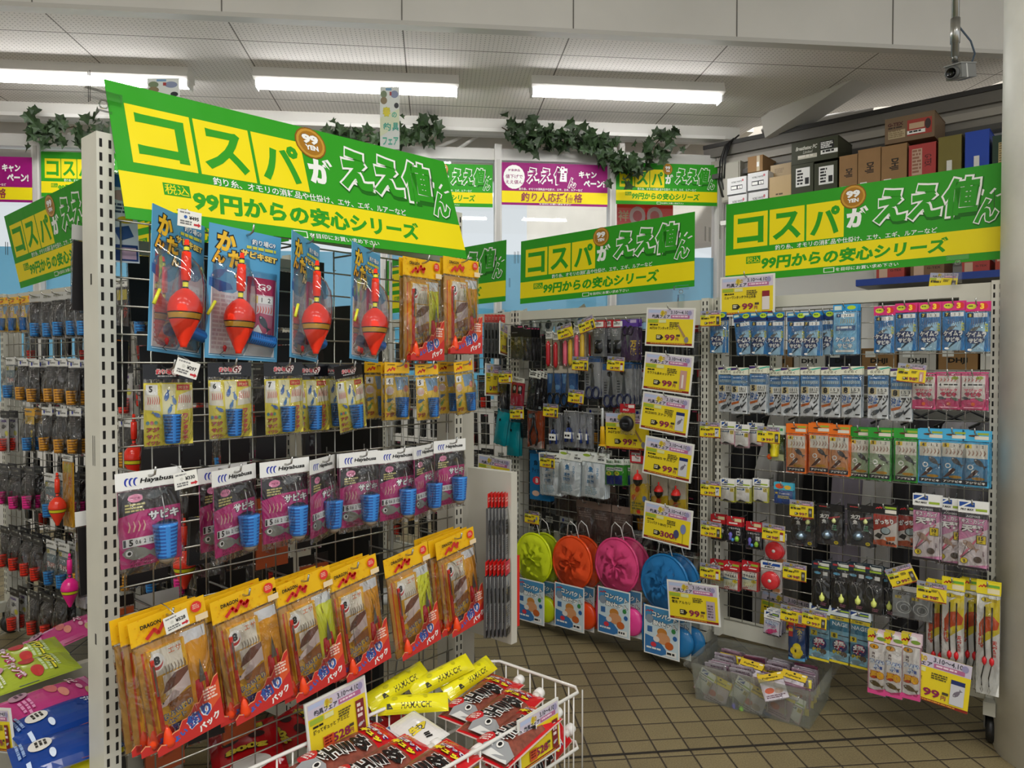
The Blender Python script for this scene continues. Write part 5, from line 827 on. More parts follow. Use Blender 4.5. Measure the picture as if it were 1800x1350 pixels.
# ------------------------------------------------------------ goods on the middle rack
def scissors_mesh(p, x, z, k, col, y=-.004, metal='#b4b8bcm', up=1):
    for s in (-1, 1):
        p.tube([(x + s * .010 * k + .0085 * k * math.cos(a), y, z - up * .020 * k + .014 * k * math.sin(a)) for a in [i * .628 for i in range(10)]], .0026 * k, col, 5, True)
        p.add([(x - s * .006 * k, y - .001 * s, z - up * .006 * k), (x + s * .003 * k, y - .001 * s, z - up * .006 * k), (x + s * .002 * k, y - .001 * s, z + up * .03 * k), (x, y - .001 * s, z + up * .05 * k), (x - s * .002 * k, y - .001 * s, z + up * .03 * k)], [(0, 1, 2, 3, 4)], metal)
    return p
def gb(kind):
    if kind == 'camo':
        return flat_pack('tool_pouch_pack', .075, .15, .05, '#141416', [('g', .1, .6, .6, .7, 1, '#777777'), ('r', .55, .08, .9, .2, '#b04a6a')], '#4a4a38', [('r', 0, 0, 1, 1, '#4a4c38')] + [('e', R.random(), R.random(), .14, .07, c) for c in ('#8a8064', '#2a2c20', '#8a8064', '#20221a', '#6a6448', '#2a2c20', '#8a8064')], th=.02)
    if kind == 'blackpack':
        return flat_pack('tool_pouch_pack', .05, .15, .045, '#141416', [('r', .5, .08, .9, .2, '#b04a6a')], '#1c1c1e', [('g', .2, .2, .8, .9, 8, '#3a3a3c')], th=.012)
    if kind in ('redpen', 'pinkpen', 'yellowpen'):
        c = {'redpen': '#b8262e', 'pinkpen': '#e0647a', 'yellowpen': '#d8b23a'}[kind]
        t = flat_pack('float_pen_pack', .036, .16, .03, '#d8d8d0', [('g', .1, .2, .9, .8, 3, '#888888')], '#6a5a4a', [('r', .0, .0, 1, 1, '#a89a80')])
        P().lathe(0, -.006, -.04, [(.004, 0), (.0095, -.012), (.0095, -.095), (.004, -.108)], c + 'g', 10).build('float_stick', t); return t
    if kind == 'greypack':
        t = flat_pack('tackle_pack', .06, .15, .03, '#b02430', [('r', .2, .2, .9, .9, '#e6e4e0'), ('g', .25, .4, .85, .7, 2, '#666666')], '#76787a', [('r', 0, 0, 1, 1, '#7c7e80'), ('g', .1, .05, .6, .3, 4, '#b8babc')]); P().pillow(-.02, .02, -.135, -.08, .014, '#1c1d1fg', 5).build('reel_part', t); return t
    if kind == 'purple':
        t = flat_pack('scissors_pack', .08, .165, .03, '#5a3a94', [('r', .55, .1, .9, .5, '#b8a8c8')], '#4a3458', [('r', 0, 0, 1, 1, '#50385e'), ('v', '万能', .75, .62, .22, '#e6c43a', .05)]); scissors_mesh(P(), -.004, -.07, 1.25, '#241a2c', up=-1).build('scissors', t); return t
    if kind == 'bluesc':
        t = flat_pack('scissors_pack', .075, .175, .03, '#9a8a6a', [('r', 0, 0, 1, 1, '#b8b0a0')], '#2f5a94', [('r', 0, 0, 1, 1, '#3464a0'), ('e', .75, .42, .2, .08, '#6aa0d0'), ('r', .1, .02, .3, .3, '#7aa8d0')]); scissors_mesh(P(), 0, -.105, 1.9, '#17181a').build('scissors', t); return t
    if kind == 'silversc':
        t = flat_pack('scissors_pack', .08, .17, .006, '#2a5a8a', [], '#9a9c9e', [('r', 0, 0, 1, 1, '#a6a8aa'), ('r', 0, 0, 1, .1, '#2a5a94'), ('e', .45, .2, .16, .07, '#1a1a1c'), ('g', .1, .4, .3, .8, 6, '#5a5c5e')]); scissors_mesh(P(), .004, -.115, 1.7, '#222a4a').build('scissors', t); return t
    if kind == 'redpouch':
        return flat_pack('tool_pouch_pack', .075, .13, .02, '#d8d8cc', [('g', .1, .2, .9, .8, 2, '#6a6a5a')], '#c22a44', [('r', 0, 0, 1, 1, '#c62c48'), ('r', .1, .1, .42, .46, '#2a2024'), ('r', .55, .1, .9, .46, '#2a2024'), ('e', .26, .24, .11, .1, '#d8d8d8'), ('e', .72, .24, .11, .1, '#d8d8d8'), ('e', .3, .92, .05, .03, '#e8e8e8')], th=.01)
    if kind == 'slim':
        return flat_pack('tool_pack', .045, .17, .028, '#dcdcd2', [('g', .1, .2, .9, .8, 2, '#444444')], '#17171a', [('g', .3, .05, .7, .95, 12, '#34343a')], th=.008, filmd=.008)
    if kind == 'teal':
        t = flat_pack('towel_pack', .075, .165, .01, '#20444a', [], '#0f6a74', [('r', 0, 0, 1, 1, '#11727c')], filmd=0); P().pillow(-.036, .036, -.163, -.01, .016, '#12808ag', 7, .0, .004, 3).box(-.004, .004, -.019, -.017, -.05, -.04, '#101010').build('folded_towel', t); return t
    if kind == 'plier':
        t = flat_pack('pliers_pack', .085, .19, .022, '#1a1412', [('t', 'TOOL', .72, .5, .5, '#c8dce0', {'w': .4})], '#b8552a', [('r', 0, 0, 1, 1, '#b4522a'), ('p', [(0, 1), (1, .8), (1, 1)], '#c8b8b0'), ('r', .06, .08, .4, .2, '#6a8a9a')])
        p = P()
        for s in (-1, 1): p.tube([(s * .004, -.008, -.06), (s * .008, -.008, -.09), (s * .020, -.008, -.12), (s * .020, -.008, -.15), (s * .012, -.008, -.175)], .005, '#1c1c1e', 7); p.tube([(s * .005, -.008, -.075), (s * .002, -.008, -.035)], .0035, '#4a4a4am', 6)
        p.build('pliers', t); return t
    if kind == 'nipper':
        t = flat_pack('pliers_pack', .065, .155, .004, '#c8c8c8', [], '#8e9092', [('r', 0, 0, 1, 1, '#94969a')], filmd=.014)
        p = P()
        for s in (-1, 1): p.tube([(s * .003, -.01, -.07), (s * .014, -.01, -.10), (s * .016, -.01, -.13)], .005, '#233a80g', 7); p.tube([(s * .004, -.01, -.075), (s * .001, -.01, -.025)], .003, '#55565am', 6)
        p.build('pliers', t); p = P(); p.box(-.018, .018, -.017, -.016, -.115, -.088, WH); p.y0 = -.017; p.art(.036, .027, [('g', .1, .4, .9, .9, 1, BK)], z0=-.088); p.build('barcode_label', t); return t
    if kind == 'dropper':
        t = thing('bait_dropper'); P().lathe(0, 0, 0, [(.004, 0), (.0055, -.01), (.0055, -.075)], '#d8dcdcg', 12).lathe(0, 0, -.075, [(.008, 0), (.009, -.012), (.012, -.075)], '#e6b422g', 12).build('tube', t); P().lathe(0, 0, -.15, [(.013, 0), (.02, -.012), (.022, -.04), (.012, -.05)], 'clear_plastic', 12).lathe(0, 0, -.15, [(.015, .002), (.015, -.004)], '#e6b422g', 12).build('bulb', t); return t
    if kind == 'reel':
        t = flat_pack('line_reel_pack', .068, .12, .034, '#b8242c', [('r', .55, .1, .95, .45, '#e6dcd4'), ('t', 'PRO', .4, .7, .24, WH, {'w': .4})], '#c8b24a', [('r', 0, 0, 1, 1, '#d2bc52')]); P().lathe(0, -.002, -.076, [(.030, 0), (.031, .004), (.028, .014), (.012, .016), (.010, .014)], '#1b1b1d', 24, rot=Matrix.Rotation(math.pi / 2, 3, 'X')).box(-.012, .012, -.02, -.016, -.078, -.074, '#55555a').build('reel', t); return t
    if kind == 'wipe':
        return flat_pack('wet_wipe_pack', .118, .185, .036, '#eef0ea', [('r', 0, 0, 1, 1, '#eff2ec'), ('e', .2, .3, .16, .16, '#9ab83a'), ('r', .66, .5, .95, .86, '#d0d4d0'), ('t', '2枚', .76, .32, .3, BK, {'w': .14}), ('g', .68, .56, .93, .8, 1, '#4a4a4a')], '#dfeaf0', [('r', .0, .0, 1, 1, '#e6eef0'), ('r', .12, .03, .8, .97, '#f4f9fc'), ('t', '魚', .38, .2, .17, '#3a86c0', {'b': .05}), ('t', '消臭', .38, .42, .11, '#4a90c4', {'w': .3, 'b': .03}), ('t', '除菌', .38, .56, .11, '#4a90c4', {'w': .3, 'b': .03}), ('v', 'ウェット', .68, .3, .08, '#6aa4cc', .02), ('g', .16, .7, .74, .94, 5, '#b4d0dc')], th=.014, filmd=.016)
    if kind == 'greenpk':
        return flat_pack('rig_pack', .05, .105, .02, '#e0e6dc', [('g', .1, .2, .9, .8, 2, '#3a6a3a')], '#3a9a2a', [('r', 0, 0, 1, 1, '#3a9c2c'), ('r', .1, .1, .9, .28, '#e6eadc'), ('t', 'PON', .5, .19, .1, '#1a2a6a', {'w': .6, 'b': .04}), ('r', .12, .5, .88, .98, '#20307c'), ('e', .34, .42, .26, .11, '#dfe03a'), ('t', '75', .34, .42, .1, BK, {'b': .04})], th=.012)
    if kind == 'gbait':
        t = flat_pack('float_lure_pack', .08, .235, .03, '#c02830', [('r', .1, .1, .6, .8, '#e6dcd8')], '#c8b450', [('r', 0, 0, 1, 1, '#d2cbb4'), ('p', [(0, .42), (1, .36), (1, 1), (0, 1)], '#d8b828')] + [('e', .15 + .7 * R.random(), .45 + .3 * R.random(), .13, .06, c) for c in ('#d8823a', '#e0a03a', '#c8542a', '#e6b85a', '#6a8ac0', '#d86a2a')] + [('g', .1, .76, .9, .92, 3, '#8a8a3a'), ('e', .5, .94, .12, .04, '#d8402a')])
        P().lathe(0, -.01, -.055, [(.003, 0), (.003, -.012), (.011, -.018), (.018, -.032), (.018, -.036), (.016, -.048), (.006, -.062)], ['#e6302ag', '#e6302ag', '#e6302ag', '#e6302ag', '#20221eg', '#20221eg'], 14).build('float', t); return t
    if kind == 'tissue':
        return flat_pack('wipe_pack', .12, .22, .01, '#0f5a8a', [], '#1668a0', [('r', 0, 0, 1, 1, '#1a6ea4'), ('t', '魚', .3, .2, .12, BK, {}), ('t', 'ティッシュ', .4, .36, .1, BK, {'w': .6, 'b': .03}), ('e', .36, .58, .22, .09, '#d83a48'), ('t', 'B', .36, .58, .1, WH, {'b': .05}), ('e', .3, .86, .18, .06, '#e0b8a0')], th=.02, filmd=0)
    if kind == 'brown':
        return flat_pack('glove_pack', .1, .17, .03, '#8a7468', [], '#6a544c', [('r', 0, 0, 1, 1, '#705a52'), ('g', .1, .1, .9, .3, 3, '#a08a80')], th=.012)
    if kind == 'needle':
        t = flat_pack('rod_holder_pack', .04, .20, .036, '#d8201eg', [('g', .1, .3, .9, .7, 2, '#f0a8a0')], '#c8c8c6', [('r', 0, 0, 1, 1, '#bcbcba'), ('r', .1, .2, .9, .45, '#17171a'), ('g', .2, .5, .8, .8, 8, '#55555a'), ('r', 0, .88, 1, 1, '#17171c')], th=.006, filmd=.006, side='#4a4a4c'); return t
    if kind == 'redbag':
        return flat_pack('red_bag_pack', .07, .22, .01, '#d8281e', [], '#d82a20', [('r', 0, 0, 1, 1, '#dc2c20'), ('r', .1, .1, .4, .25, '#e8e0dc')], th=.03, filmd=0)
    raise KeyError(kind)
def gk(k): return (k, lambda: gb(k))
def brow(items, desc, where, group, cat, off=.10, deep=1, gap=.014, F=GB, **k): hrow(F, items, desc, where, cat, group, off=off, deep=deep, gap=gap, **k)
brow([(*gk('camo'), 909, 572, {'deep': 2})], 'camouflage tool pouch', 'at the top left of the middle rack', 'tool pouches', 'tool pouch')
brow([(*gk('blackpack'), 926, 575, {'deep': 3, 'gap': .02})], 'black tool pouch', 'beside the camouflage one', 'black tool pouches', 'tool pouch')
brow([(*gk('redpen'), 965, 583), (*gk('redpen'), 978, 585), (*gk('redpen'), 987, 584, {'off': .07}), (*gk('pinkpen'), 995, 582), (*gk('yellowpen'), 1004, 580), (*gk('pinkpen'), 1015, 572), (*gk('yellowpen'), 1025, 570), (*gk('redpen'), 1036, 570, {'off': .06})], 'slim float stick pack', 'on the middle rack top row', 'float stick packs', 'float pack')
brow([(*gk('greypack'), 1052, 563), (*gk('greypack'), 1071, 562, {'off': .07}), (*gk('greypack'), 1085, 562)], 'red-headed grey tackle pack', 'on the middle rack top row', 'grey tackle packs', 'tackle pack')
brow([(*gk('purple'), 1106, 561, {'deep': 2})], 'purple scissors pack', 'left of the uppermost framed price card', 'purple scissors packs', 'scissors pack')
brow([(*gk('slim'), 884, 663, {'off': .08}), (*gk('redpouch'), 911, 664, {'deep': 0, 'roll': .1})] , 'tool pack', 'on the middle rack second row', 'tool packs', 'tool pack')
brow([(*gk('slim'), 938 + i * 6, 652 + (i % 2) * 2, {'roll': .13, 'off': .13 - i * .016}) for i in range(5)], 'slim black tool pack', 'leaning on the second row', 'slim black tool packs', 'tool pack', deep=0)
brow([(*gk('bluesc'), 974, 643), (*gk('bluesc'), 999, 643)], 'blue scissors pack with black handles', 'on the second row', 'blue scissors packs', 'scissors pack')
brow([(*gk('silversc'), 1041, 626, {'deep': 2}), (*gk('silversc'), 1073, 640, {'off': .08}), (*gk('silversc'), 1096, 637, {'deep': 5})], 'silver scissors pack', 'on the second row', 'silver scissors packs', 'scissors pack')
brow([(*gk('teal'), 886, 720, {'roll': .18}), (*gk('teal'), 903, 738, {'off': .07, 'roll': .03})], 'teal towel pack', 'on the third row', 'teal towel packs', 'towel pack')
brow([(*gk('blackpack'), 922, 712, {'off': .06})], 'black pack', 'hidden between the teal and orange packs', 'black packs', 'tool pack')
brow([(*gk('plier'), 940, 712)], 'orange pliers pack', 'in the middle of the third row', 'orange pliers packs', 'pliers pack')
brow([(*gk('nipper'), 975, 726), (*gk('nipper'), 1002, 722), (*gk('nipper'), 1018, 724, {'off': .07}), (*gk('nipper'), 1030, 725, {'off': .05})], 'clear pack of blue-handled pliers', 'on the third row', 'blue-handled pliers packs', 'pliers pack')
brow([(*gk('dropper'), 1059, 717)], 'clear bait dropper with yellow joints', 'on the third row', 'bait droppers', 'dropper', deep=0)
card(GB, 1102, 727, ('99', 'spoon', 'AGT210 スプーン', False), .08, 'large yellow price card behind the black line reel')
brow([(*gk('reel'), 1103, 710)], 'black line reel on a red-headed card', 'over a price card', 'line reel packs', 'line reel', off=.13, deep=0)
brow([(*gk('tissue'), 949, 793, {'off': .07})], 'blue wipe pack', 'beside the white wipes', 'blue wipe packs', 'wipe pack')
brow([(*gk('wipe'), 966, 796, {'roll': -.03}), (*gk('wipe'), 1003, 794, {'roll': .06}), (*gk('wipe'), 1044, 797, {'roll': .03})], 'white fish-print wet wipe pack', 'on the fourth row', 'white wet wipe packs', 'wipe pack', deep=2)
brow([(*gk('greenpk'), 1073, 808), (*gk('greenpk'), 1087, 808), (*gk('greenpk'), 1102, 808, {'off': .07})], 'small green and navy pack', 'right of the wet wipes', 'green packs', 'rig pack', deep=2)
brow([(*gk('gbait'), 1123, 801), (*gk('gbait'), 1160, 822, {'off': .06}), (*gk('gbait'), 1190, 828, {'off': .06})], 'yellow bait float pack', 'below the framed price cards', 'yellow float packs', 'float pack', deep=1)
brow([(*gk('brown'), 1030, 880, {'off': .02}), (*gk('brown'), 1058, 885, {'off': .02}), (*gk('brown'), 1092, 890, {'off': .02})], 'brown glove pack', 'above the nets', 'brown glove packs', 'glove pack', deep=0)
# nets in clear bags
def mk_net(c, d):
    t = thing('landing_net_set'); rr = random.Random(hash(c) % 99 if False else len(c) + ord(c[1])); H = 6.2832
    p = P(); p.tube([(.098 * math.cos(i * H / 28), -.016, -.125 + .108 * math.sin(i * H / 28)) for i in range(28)], .0055, c + 'g', 6, True); p.build('hoop', t)
    p = P(); v = []; f = []; NR, NA = 7, 28
    for j in range(NR + 1):
        for i in range(NA):
            r = j / NR; k = 1 - r ** 4; v.append((.096 * r * math.cos(i * H / NA), -.018 - .012 * k + rr.uniform(-.013, .013) * k, -.125 + .106 * r * math.sin(i * H / NA)))
    for j in range(NR):
        for i in range(NA): f.append((j * NA + i, j * NA + (i + 1) % NA, (j + 1) * NA + (i + 1) % NA, (j + 1) * NA + i))
    p.add(v, f, c + 'c', True); p.build('mesh_bag', t)
    P().tube([(-.088, -.012, -.22), (-.096, -.012, -.33), (-.088, -.012, -.40)], .006, c + 'g', 7).build('handle', t)
    p = P(); p.lathe(.062, -.004, -.335, [(.056, 0), (.058, .008), (.052, .02), (.02, .022)], d + 'g', 24, rot=Matrix.Rotation(math.pi / 2, 3, 'X')); p.build('folding_bucket', t)
    p = P(); p.box(-.075, .075, -.037, -.035, -.40, -.215, WH); p.y0 = -.0372
    p.art(.15, .185, [('r', .03, .025, .97, .975, '#4a90be'), ('p', [(.03, .3), (.5, .35), (.97, .2), (.97, .975), (.03, .975)], '#cfe0e6'), ('p', [(.03, .6), (.4, .66), (.7, .9), (.5, .975), (.03, .975)], '#3a78b4'), zlogo(.16, .1, .2, .06, '#d83a3a'), ('e', .16, .27, .11, .09, '#8a96a4'), ('r', .1, .42, .24, .54, '#3a6aa4'), ('t', 'コンパクト', .58, .17, .11, WH, {'w': .7, 'b': .05, 'rot': -.08, 'o': INK, 'ow': .12}), ('t', 'BNセット', .6, .34, .12, WH, {'w': .66, 'b': .05, 'rot': -.06, 'o': INK, 'ow': .12}), ('e', .52, .5, .14, .09, '#c8843a'), ('e', .55, .62, .2, .12, '#d89a6a'), ('e', .36, .66, .09, .06, '#e8e0d8'), ('e', .72, .74, .12, .08, '#c8642a'), ('e', .84, .42, .06, .05, '#3a8a4a'), ('e', .88, .56, .06, .05, '#2a62a4'), ('e', .28, .78, .08, .05, '#d83a48'), ('g', .08, .84, .5, .9, 1, WH), ('r', .64, .84, .92, .95, WH), ('g', .66, .87, .9, .94, 1, BK)], z0=-.215); p.build('label_card', t)
    p = P(); p.tube([(-.03, -.012, -.02), (-.02, -.02, .03), (.0, -.03, .05), (.02, -.02, .03), (.03, -.012, -.02)], .002, '#e0e0dc', 5); p.build('bag_hanger', t)
    P().pillow(-.105, .105, -.42, .0, .033, 'clear_plastic', 8, .0, .004, 4).build('clear_bag', t); return t
NETS = [('#d8e81a', '#c8d81a', 942, 930, 'yellow', 1), ('#f0501a', '#e84a1a', 1010, 935, 'orange', 1), ('#e0457e', '#f04a9a', 1088, 938, 'pink', 1), ('#1f74b0', '#2a7ab4', 1172, 966, 'blue', 1)]
for c, d, px, py, nm, dp in NETS:
    hang('net' + nm, lambda c=c, d=d: mk_net(c, d), GB, px, py, .10, nm + ' landing net set in a clear bag on the middle rack', 'landing net', 'landing net sets', deep=dp, gap=.035, dx=.03, spare='spare ' + nm + ' net set behind the front ' + nm + ' one')
# framed price cards in a column, and the small ones
for px, py, a, rl, lb, of in [(1179, 541, ('99', 'spoon', 'AGT210 ワンタッチスプーン'), .06, 'uppermost', .15), (1176, 622, ('99', 'pink', 'カラフル糸キャッチャー'), .1, 'second from the top', .16), (1172, 694, ('99', 'jig', 'ACD307S スナップ付'), .12, 'third from the top', .155), (1177, 773, ('99', 'jig', 'AQA00475 サルカン'), .11, 'fourth from the top', .165), (1175, 889, ('300', 'net', 'コンパクトBNセット'), .08, 'fifth from the top, 300 yen,', .15), (1216, 1024, ('99', 'pack', '電池 アルカリ'), -.07, 'lowest', .2)]:
    card(GB, px, py, a, of, lb + ' white-framed price card on the middle rack', rl)
for px, py, a, rl, lb, of in [(991, 571, ('99', 'stick', 'a'), -.2, 'over the red float sticks', .15), (1028, 559, ('99', 'dark', 'n'), -.28, 'over the pink float sticks', .16), (1020, 627, ('179', 'dark', 'o'), .05, 'over the left silver scissors pack', .16), (888, 651, ('99', 'red', 'p'), 0, 'over the slim tool pack, left of the red pouch', .14), (1013, 685, ('99', 'pack', 'q'), .08, 'under the blue scissors packs', .14), (908, 714, ('99', 'red', 'r'), -.03, 'between the teal and orange packs', .15), (968, 710, ('198', 'dark', 's'), .04, 'over the blue-handled pliers', .15), (962, 799, ('99', 'dark', 't'), .02, 'over the first wet wipe pack', .16), (935, 898, ('300', 'net', 'u'), .03, 'over the yellow net', .15), (1083, 627, ('179', 'red', 'v'), .08, 'over the right silver scissors pack', .17)]:
    card(GB, px, py, (a[0], a[1], a[2], False, True), of, 'yellow ' + a[0] + ' yen price card ' + lb, rl)
card(GB, 869, 803, ('99', 'pack', 'キャッチ 針外し', True), .12, 'white-framed price card behind the grey end panel', .06)
card(GB, 880, 877, ('99', 'dark', 'リング', True), .10, 'white-framed price card under another, above the red bag', .05)
card(GB, 886, 568, ('99', 'dark', 'ケース', True), .12, 'white-framed price card at far left of the middle rack top', .04, 2.12)
card(GB, 868, 640, ('99', 'jig', 'クリップ', True), .12, 'white-framed price card beside the red needle packs', .04, 1.95)
for i in range(6):
    hang(*gk('needle'), GB, 855 + i * 6, 553, .1, ORD[i] + ' thin red-headed pack from the left in the upper fan', 'needle pack', 'red-headed needle packs', yaw=1.9, hk=False)
    hang(*gk('needle'), GE, 862 + i * 6, 866, .16 - i * .012, ORD[i] + ' thin red-headed pack from the left beside the end panel', 'needle pack', 'red-headed needle packs', yaw=2.0, hk=False)
    hang(*gk('needle'), GE, 858 + i * 7, 985, .18 - i * .012, ORD[i] + ' thin red-headed pack from the left nearest the floor', 'needle pack', 'red-headed needle packs', yaw=2.0, hk=False)
hang(*gk('redbag'), GE, 886, 968, .0, 'plain red bag pack behind the needle packs', 'bag pack', None, hk=False)
# ------------------------------------------------------------ shaded goods on the left racks
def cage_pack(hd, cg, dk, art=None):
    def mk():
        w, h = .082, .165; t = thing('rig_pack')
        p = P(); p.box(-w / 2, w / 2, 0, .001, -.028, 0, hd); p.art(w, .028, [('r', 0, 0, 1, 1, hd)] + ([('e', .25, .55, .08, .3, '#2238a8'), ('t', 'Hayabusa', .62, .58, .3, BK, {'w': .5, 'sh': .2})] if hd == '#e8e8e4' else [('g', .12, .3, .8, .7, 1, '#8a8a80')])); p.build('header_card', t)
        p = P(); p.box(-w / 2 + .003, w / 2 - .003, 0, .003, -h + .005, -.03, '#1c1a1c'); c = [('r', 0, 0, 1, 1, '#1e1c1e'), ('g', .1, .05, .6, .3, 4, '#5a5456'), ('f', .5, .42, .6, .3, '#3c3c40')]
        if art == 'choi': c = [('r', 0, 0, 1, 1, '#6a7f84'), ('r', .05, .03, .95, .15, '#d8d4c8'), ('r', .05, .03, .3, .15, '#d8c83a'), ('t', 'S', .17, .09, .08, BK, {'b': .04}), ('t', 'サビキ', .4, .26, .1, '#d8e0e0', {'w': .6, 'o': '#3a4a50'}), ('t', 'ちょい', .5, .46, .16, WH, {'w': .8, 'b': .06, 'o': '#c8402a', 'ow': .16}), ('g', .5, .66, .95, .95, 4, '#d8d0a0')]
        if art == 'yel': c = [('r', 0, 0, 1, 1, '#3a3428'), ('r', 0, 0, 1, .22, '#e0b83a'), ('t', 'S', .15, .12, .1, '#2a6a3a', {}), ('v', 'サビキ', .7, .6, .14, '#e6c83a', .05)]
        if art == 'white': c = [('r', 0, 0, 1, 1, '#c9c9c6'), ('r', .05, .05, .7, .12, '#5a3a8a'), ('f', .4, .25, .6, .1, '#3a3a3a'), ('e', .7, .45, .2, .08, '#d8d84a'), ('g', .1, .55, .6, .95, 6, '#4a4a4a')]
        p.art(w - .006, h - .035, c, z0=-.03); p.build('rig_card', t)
        bait_cage(t, .008, -.014, -.108, .017, .015, .046, cg, dk, None, 10, 5)
        P().pillow(-w / 2, w / 2, -h, -.027, .03, 'film', 6, .003, .005, 7).build('pouch', t); return t
    return mk
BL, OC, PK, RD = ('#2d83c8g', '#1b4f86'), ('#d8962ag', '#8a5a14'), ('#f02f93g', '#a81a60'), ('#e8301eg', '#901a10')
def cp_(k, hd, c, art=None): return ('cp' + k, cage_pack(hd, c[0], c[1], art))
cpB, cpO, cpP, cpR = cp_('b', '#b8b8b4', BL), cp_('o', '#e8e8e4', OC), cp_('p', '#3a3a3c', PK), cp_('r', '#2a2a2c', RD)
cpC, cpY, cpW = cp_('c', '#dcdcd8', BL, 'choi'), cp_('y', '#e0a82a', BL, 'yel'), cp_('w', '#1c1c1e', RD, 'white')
def drow(items, desc, where, group, off=.11, cat='rig pack', deep=1, gap=.03, F=GD, **k): hrow(F, items, desc, where, cat, group, off=off, deep=deep, gap=gap, **k)
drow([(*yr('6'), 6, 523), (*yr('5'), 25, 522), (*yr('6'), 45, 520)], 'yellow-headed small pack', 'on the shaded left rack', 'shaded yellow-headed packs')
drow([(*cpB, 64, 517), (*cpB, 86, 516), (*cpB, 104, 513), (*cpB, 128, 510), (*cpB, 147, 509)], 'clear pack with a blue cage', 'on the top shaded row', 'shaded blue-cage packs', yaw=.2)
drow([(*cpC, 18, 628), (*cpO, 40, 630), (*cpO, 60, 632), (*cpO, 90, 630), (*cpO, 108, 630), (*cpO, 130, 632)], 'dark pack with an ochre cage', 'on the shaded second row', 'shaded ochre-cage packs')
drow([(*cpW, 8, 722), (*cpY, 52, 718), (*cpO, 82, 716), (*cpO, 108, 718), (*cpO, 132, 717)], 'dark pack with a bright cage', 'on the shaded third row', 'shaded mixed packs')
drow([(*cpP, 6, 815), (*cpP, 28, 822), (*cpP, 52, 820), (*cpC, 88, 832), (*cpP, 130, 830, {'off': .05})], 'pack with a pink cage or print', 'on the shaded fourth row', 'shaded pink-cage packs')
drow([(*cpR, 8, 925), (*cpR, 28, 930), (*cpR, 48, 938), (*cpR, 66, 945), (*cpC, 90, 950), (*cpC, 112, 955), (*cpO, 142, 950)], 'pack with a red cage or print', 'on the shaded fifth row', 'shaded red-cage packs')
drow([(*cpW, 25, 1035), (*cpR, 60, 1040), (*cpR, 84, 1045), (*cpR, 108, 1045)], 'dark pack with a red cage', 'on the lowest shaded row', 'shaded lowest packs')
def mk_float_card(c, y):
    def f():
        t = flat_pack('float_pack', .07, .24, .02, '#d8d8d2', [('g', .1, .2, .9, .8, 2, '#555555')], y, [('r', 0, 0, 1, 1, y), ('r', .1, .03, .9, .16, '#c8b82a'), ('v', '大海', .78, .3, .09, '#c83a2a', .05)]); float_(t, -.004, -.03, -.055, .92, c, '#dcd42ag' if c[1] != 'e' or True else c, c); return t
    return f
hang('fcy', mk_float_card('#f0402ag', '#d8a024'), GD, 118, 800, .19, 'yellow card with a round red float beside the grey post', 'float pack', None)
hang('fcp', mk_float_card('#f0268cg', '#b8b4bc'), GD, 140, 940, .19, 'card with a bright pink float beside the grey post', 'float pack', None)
# the same goods further along, seen through the near mesh
k2 = [cpO, cpR, cpB, cpW, cpP, cpC]
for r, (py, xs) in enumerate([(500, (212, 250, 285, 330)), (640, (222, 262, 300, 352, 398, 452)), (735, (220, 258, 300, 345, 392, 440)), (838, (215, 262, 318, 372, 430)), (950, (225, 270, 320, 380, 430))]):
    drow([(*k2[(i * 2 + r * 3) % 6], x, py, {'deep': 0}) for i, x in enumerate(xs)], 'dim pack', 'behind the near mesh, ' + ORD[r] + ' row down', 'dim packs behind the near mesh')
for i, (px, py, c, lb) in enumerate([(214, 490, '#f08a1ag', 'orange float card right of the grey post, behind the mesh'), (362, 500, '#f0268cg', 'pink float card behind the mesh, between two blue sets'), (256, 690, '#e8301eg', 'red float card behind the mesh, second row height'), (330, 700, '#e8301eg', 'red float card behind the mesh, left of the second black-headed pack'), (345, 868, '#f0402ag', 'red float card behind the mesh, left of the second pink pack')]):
    hang('fcz' + c, mk_float_card(c, '#2a2426'), GD, px, py, .3, lb, 'float pack', 'dim float cards')
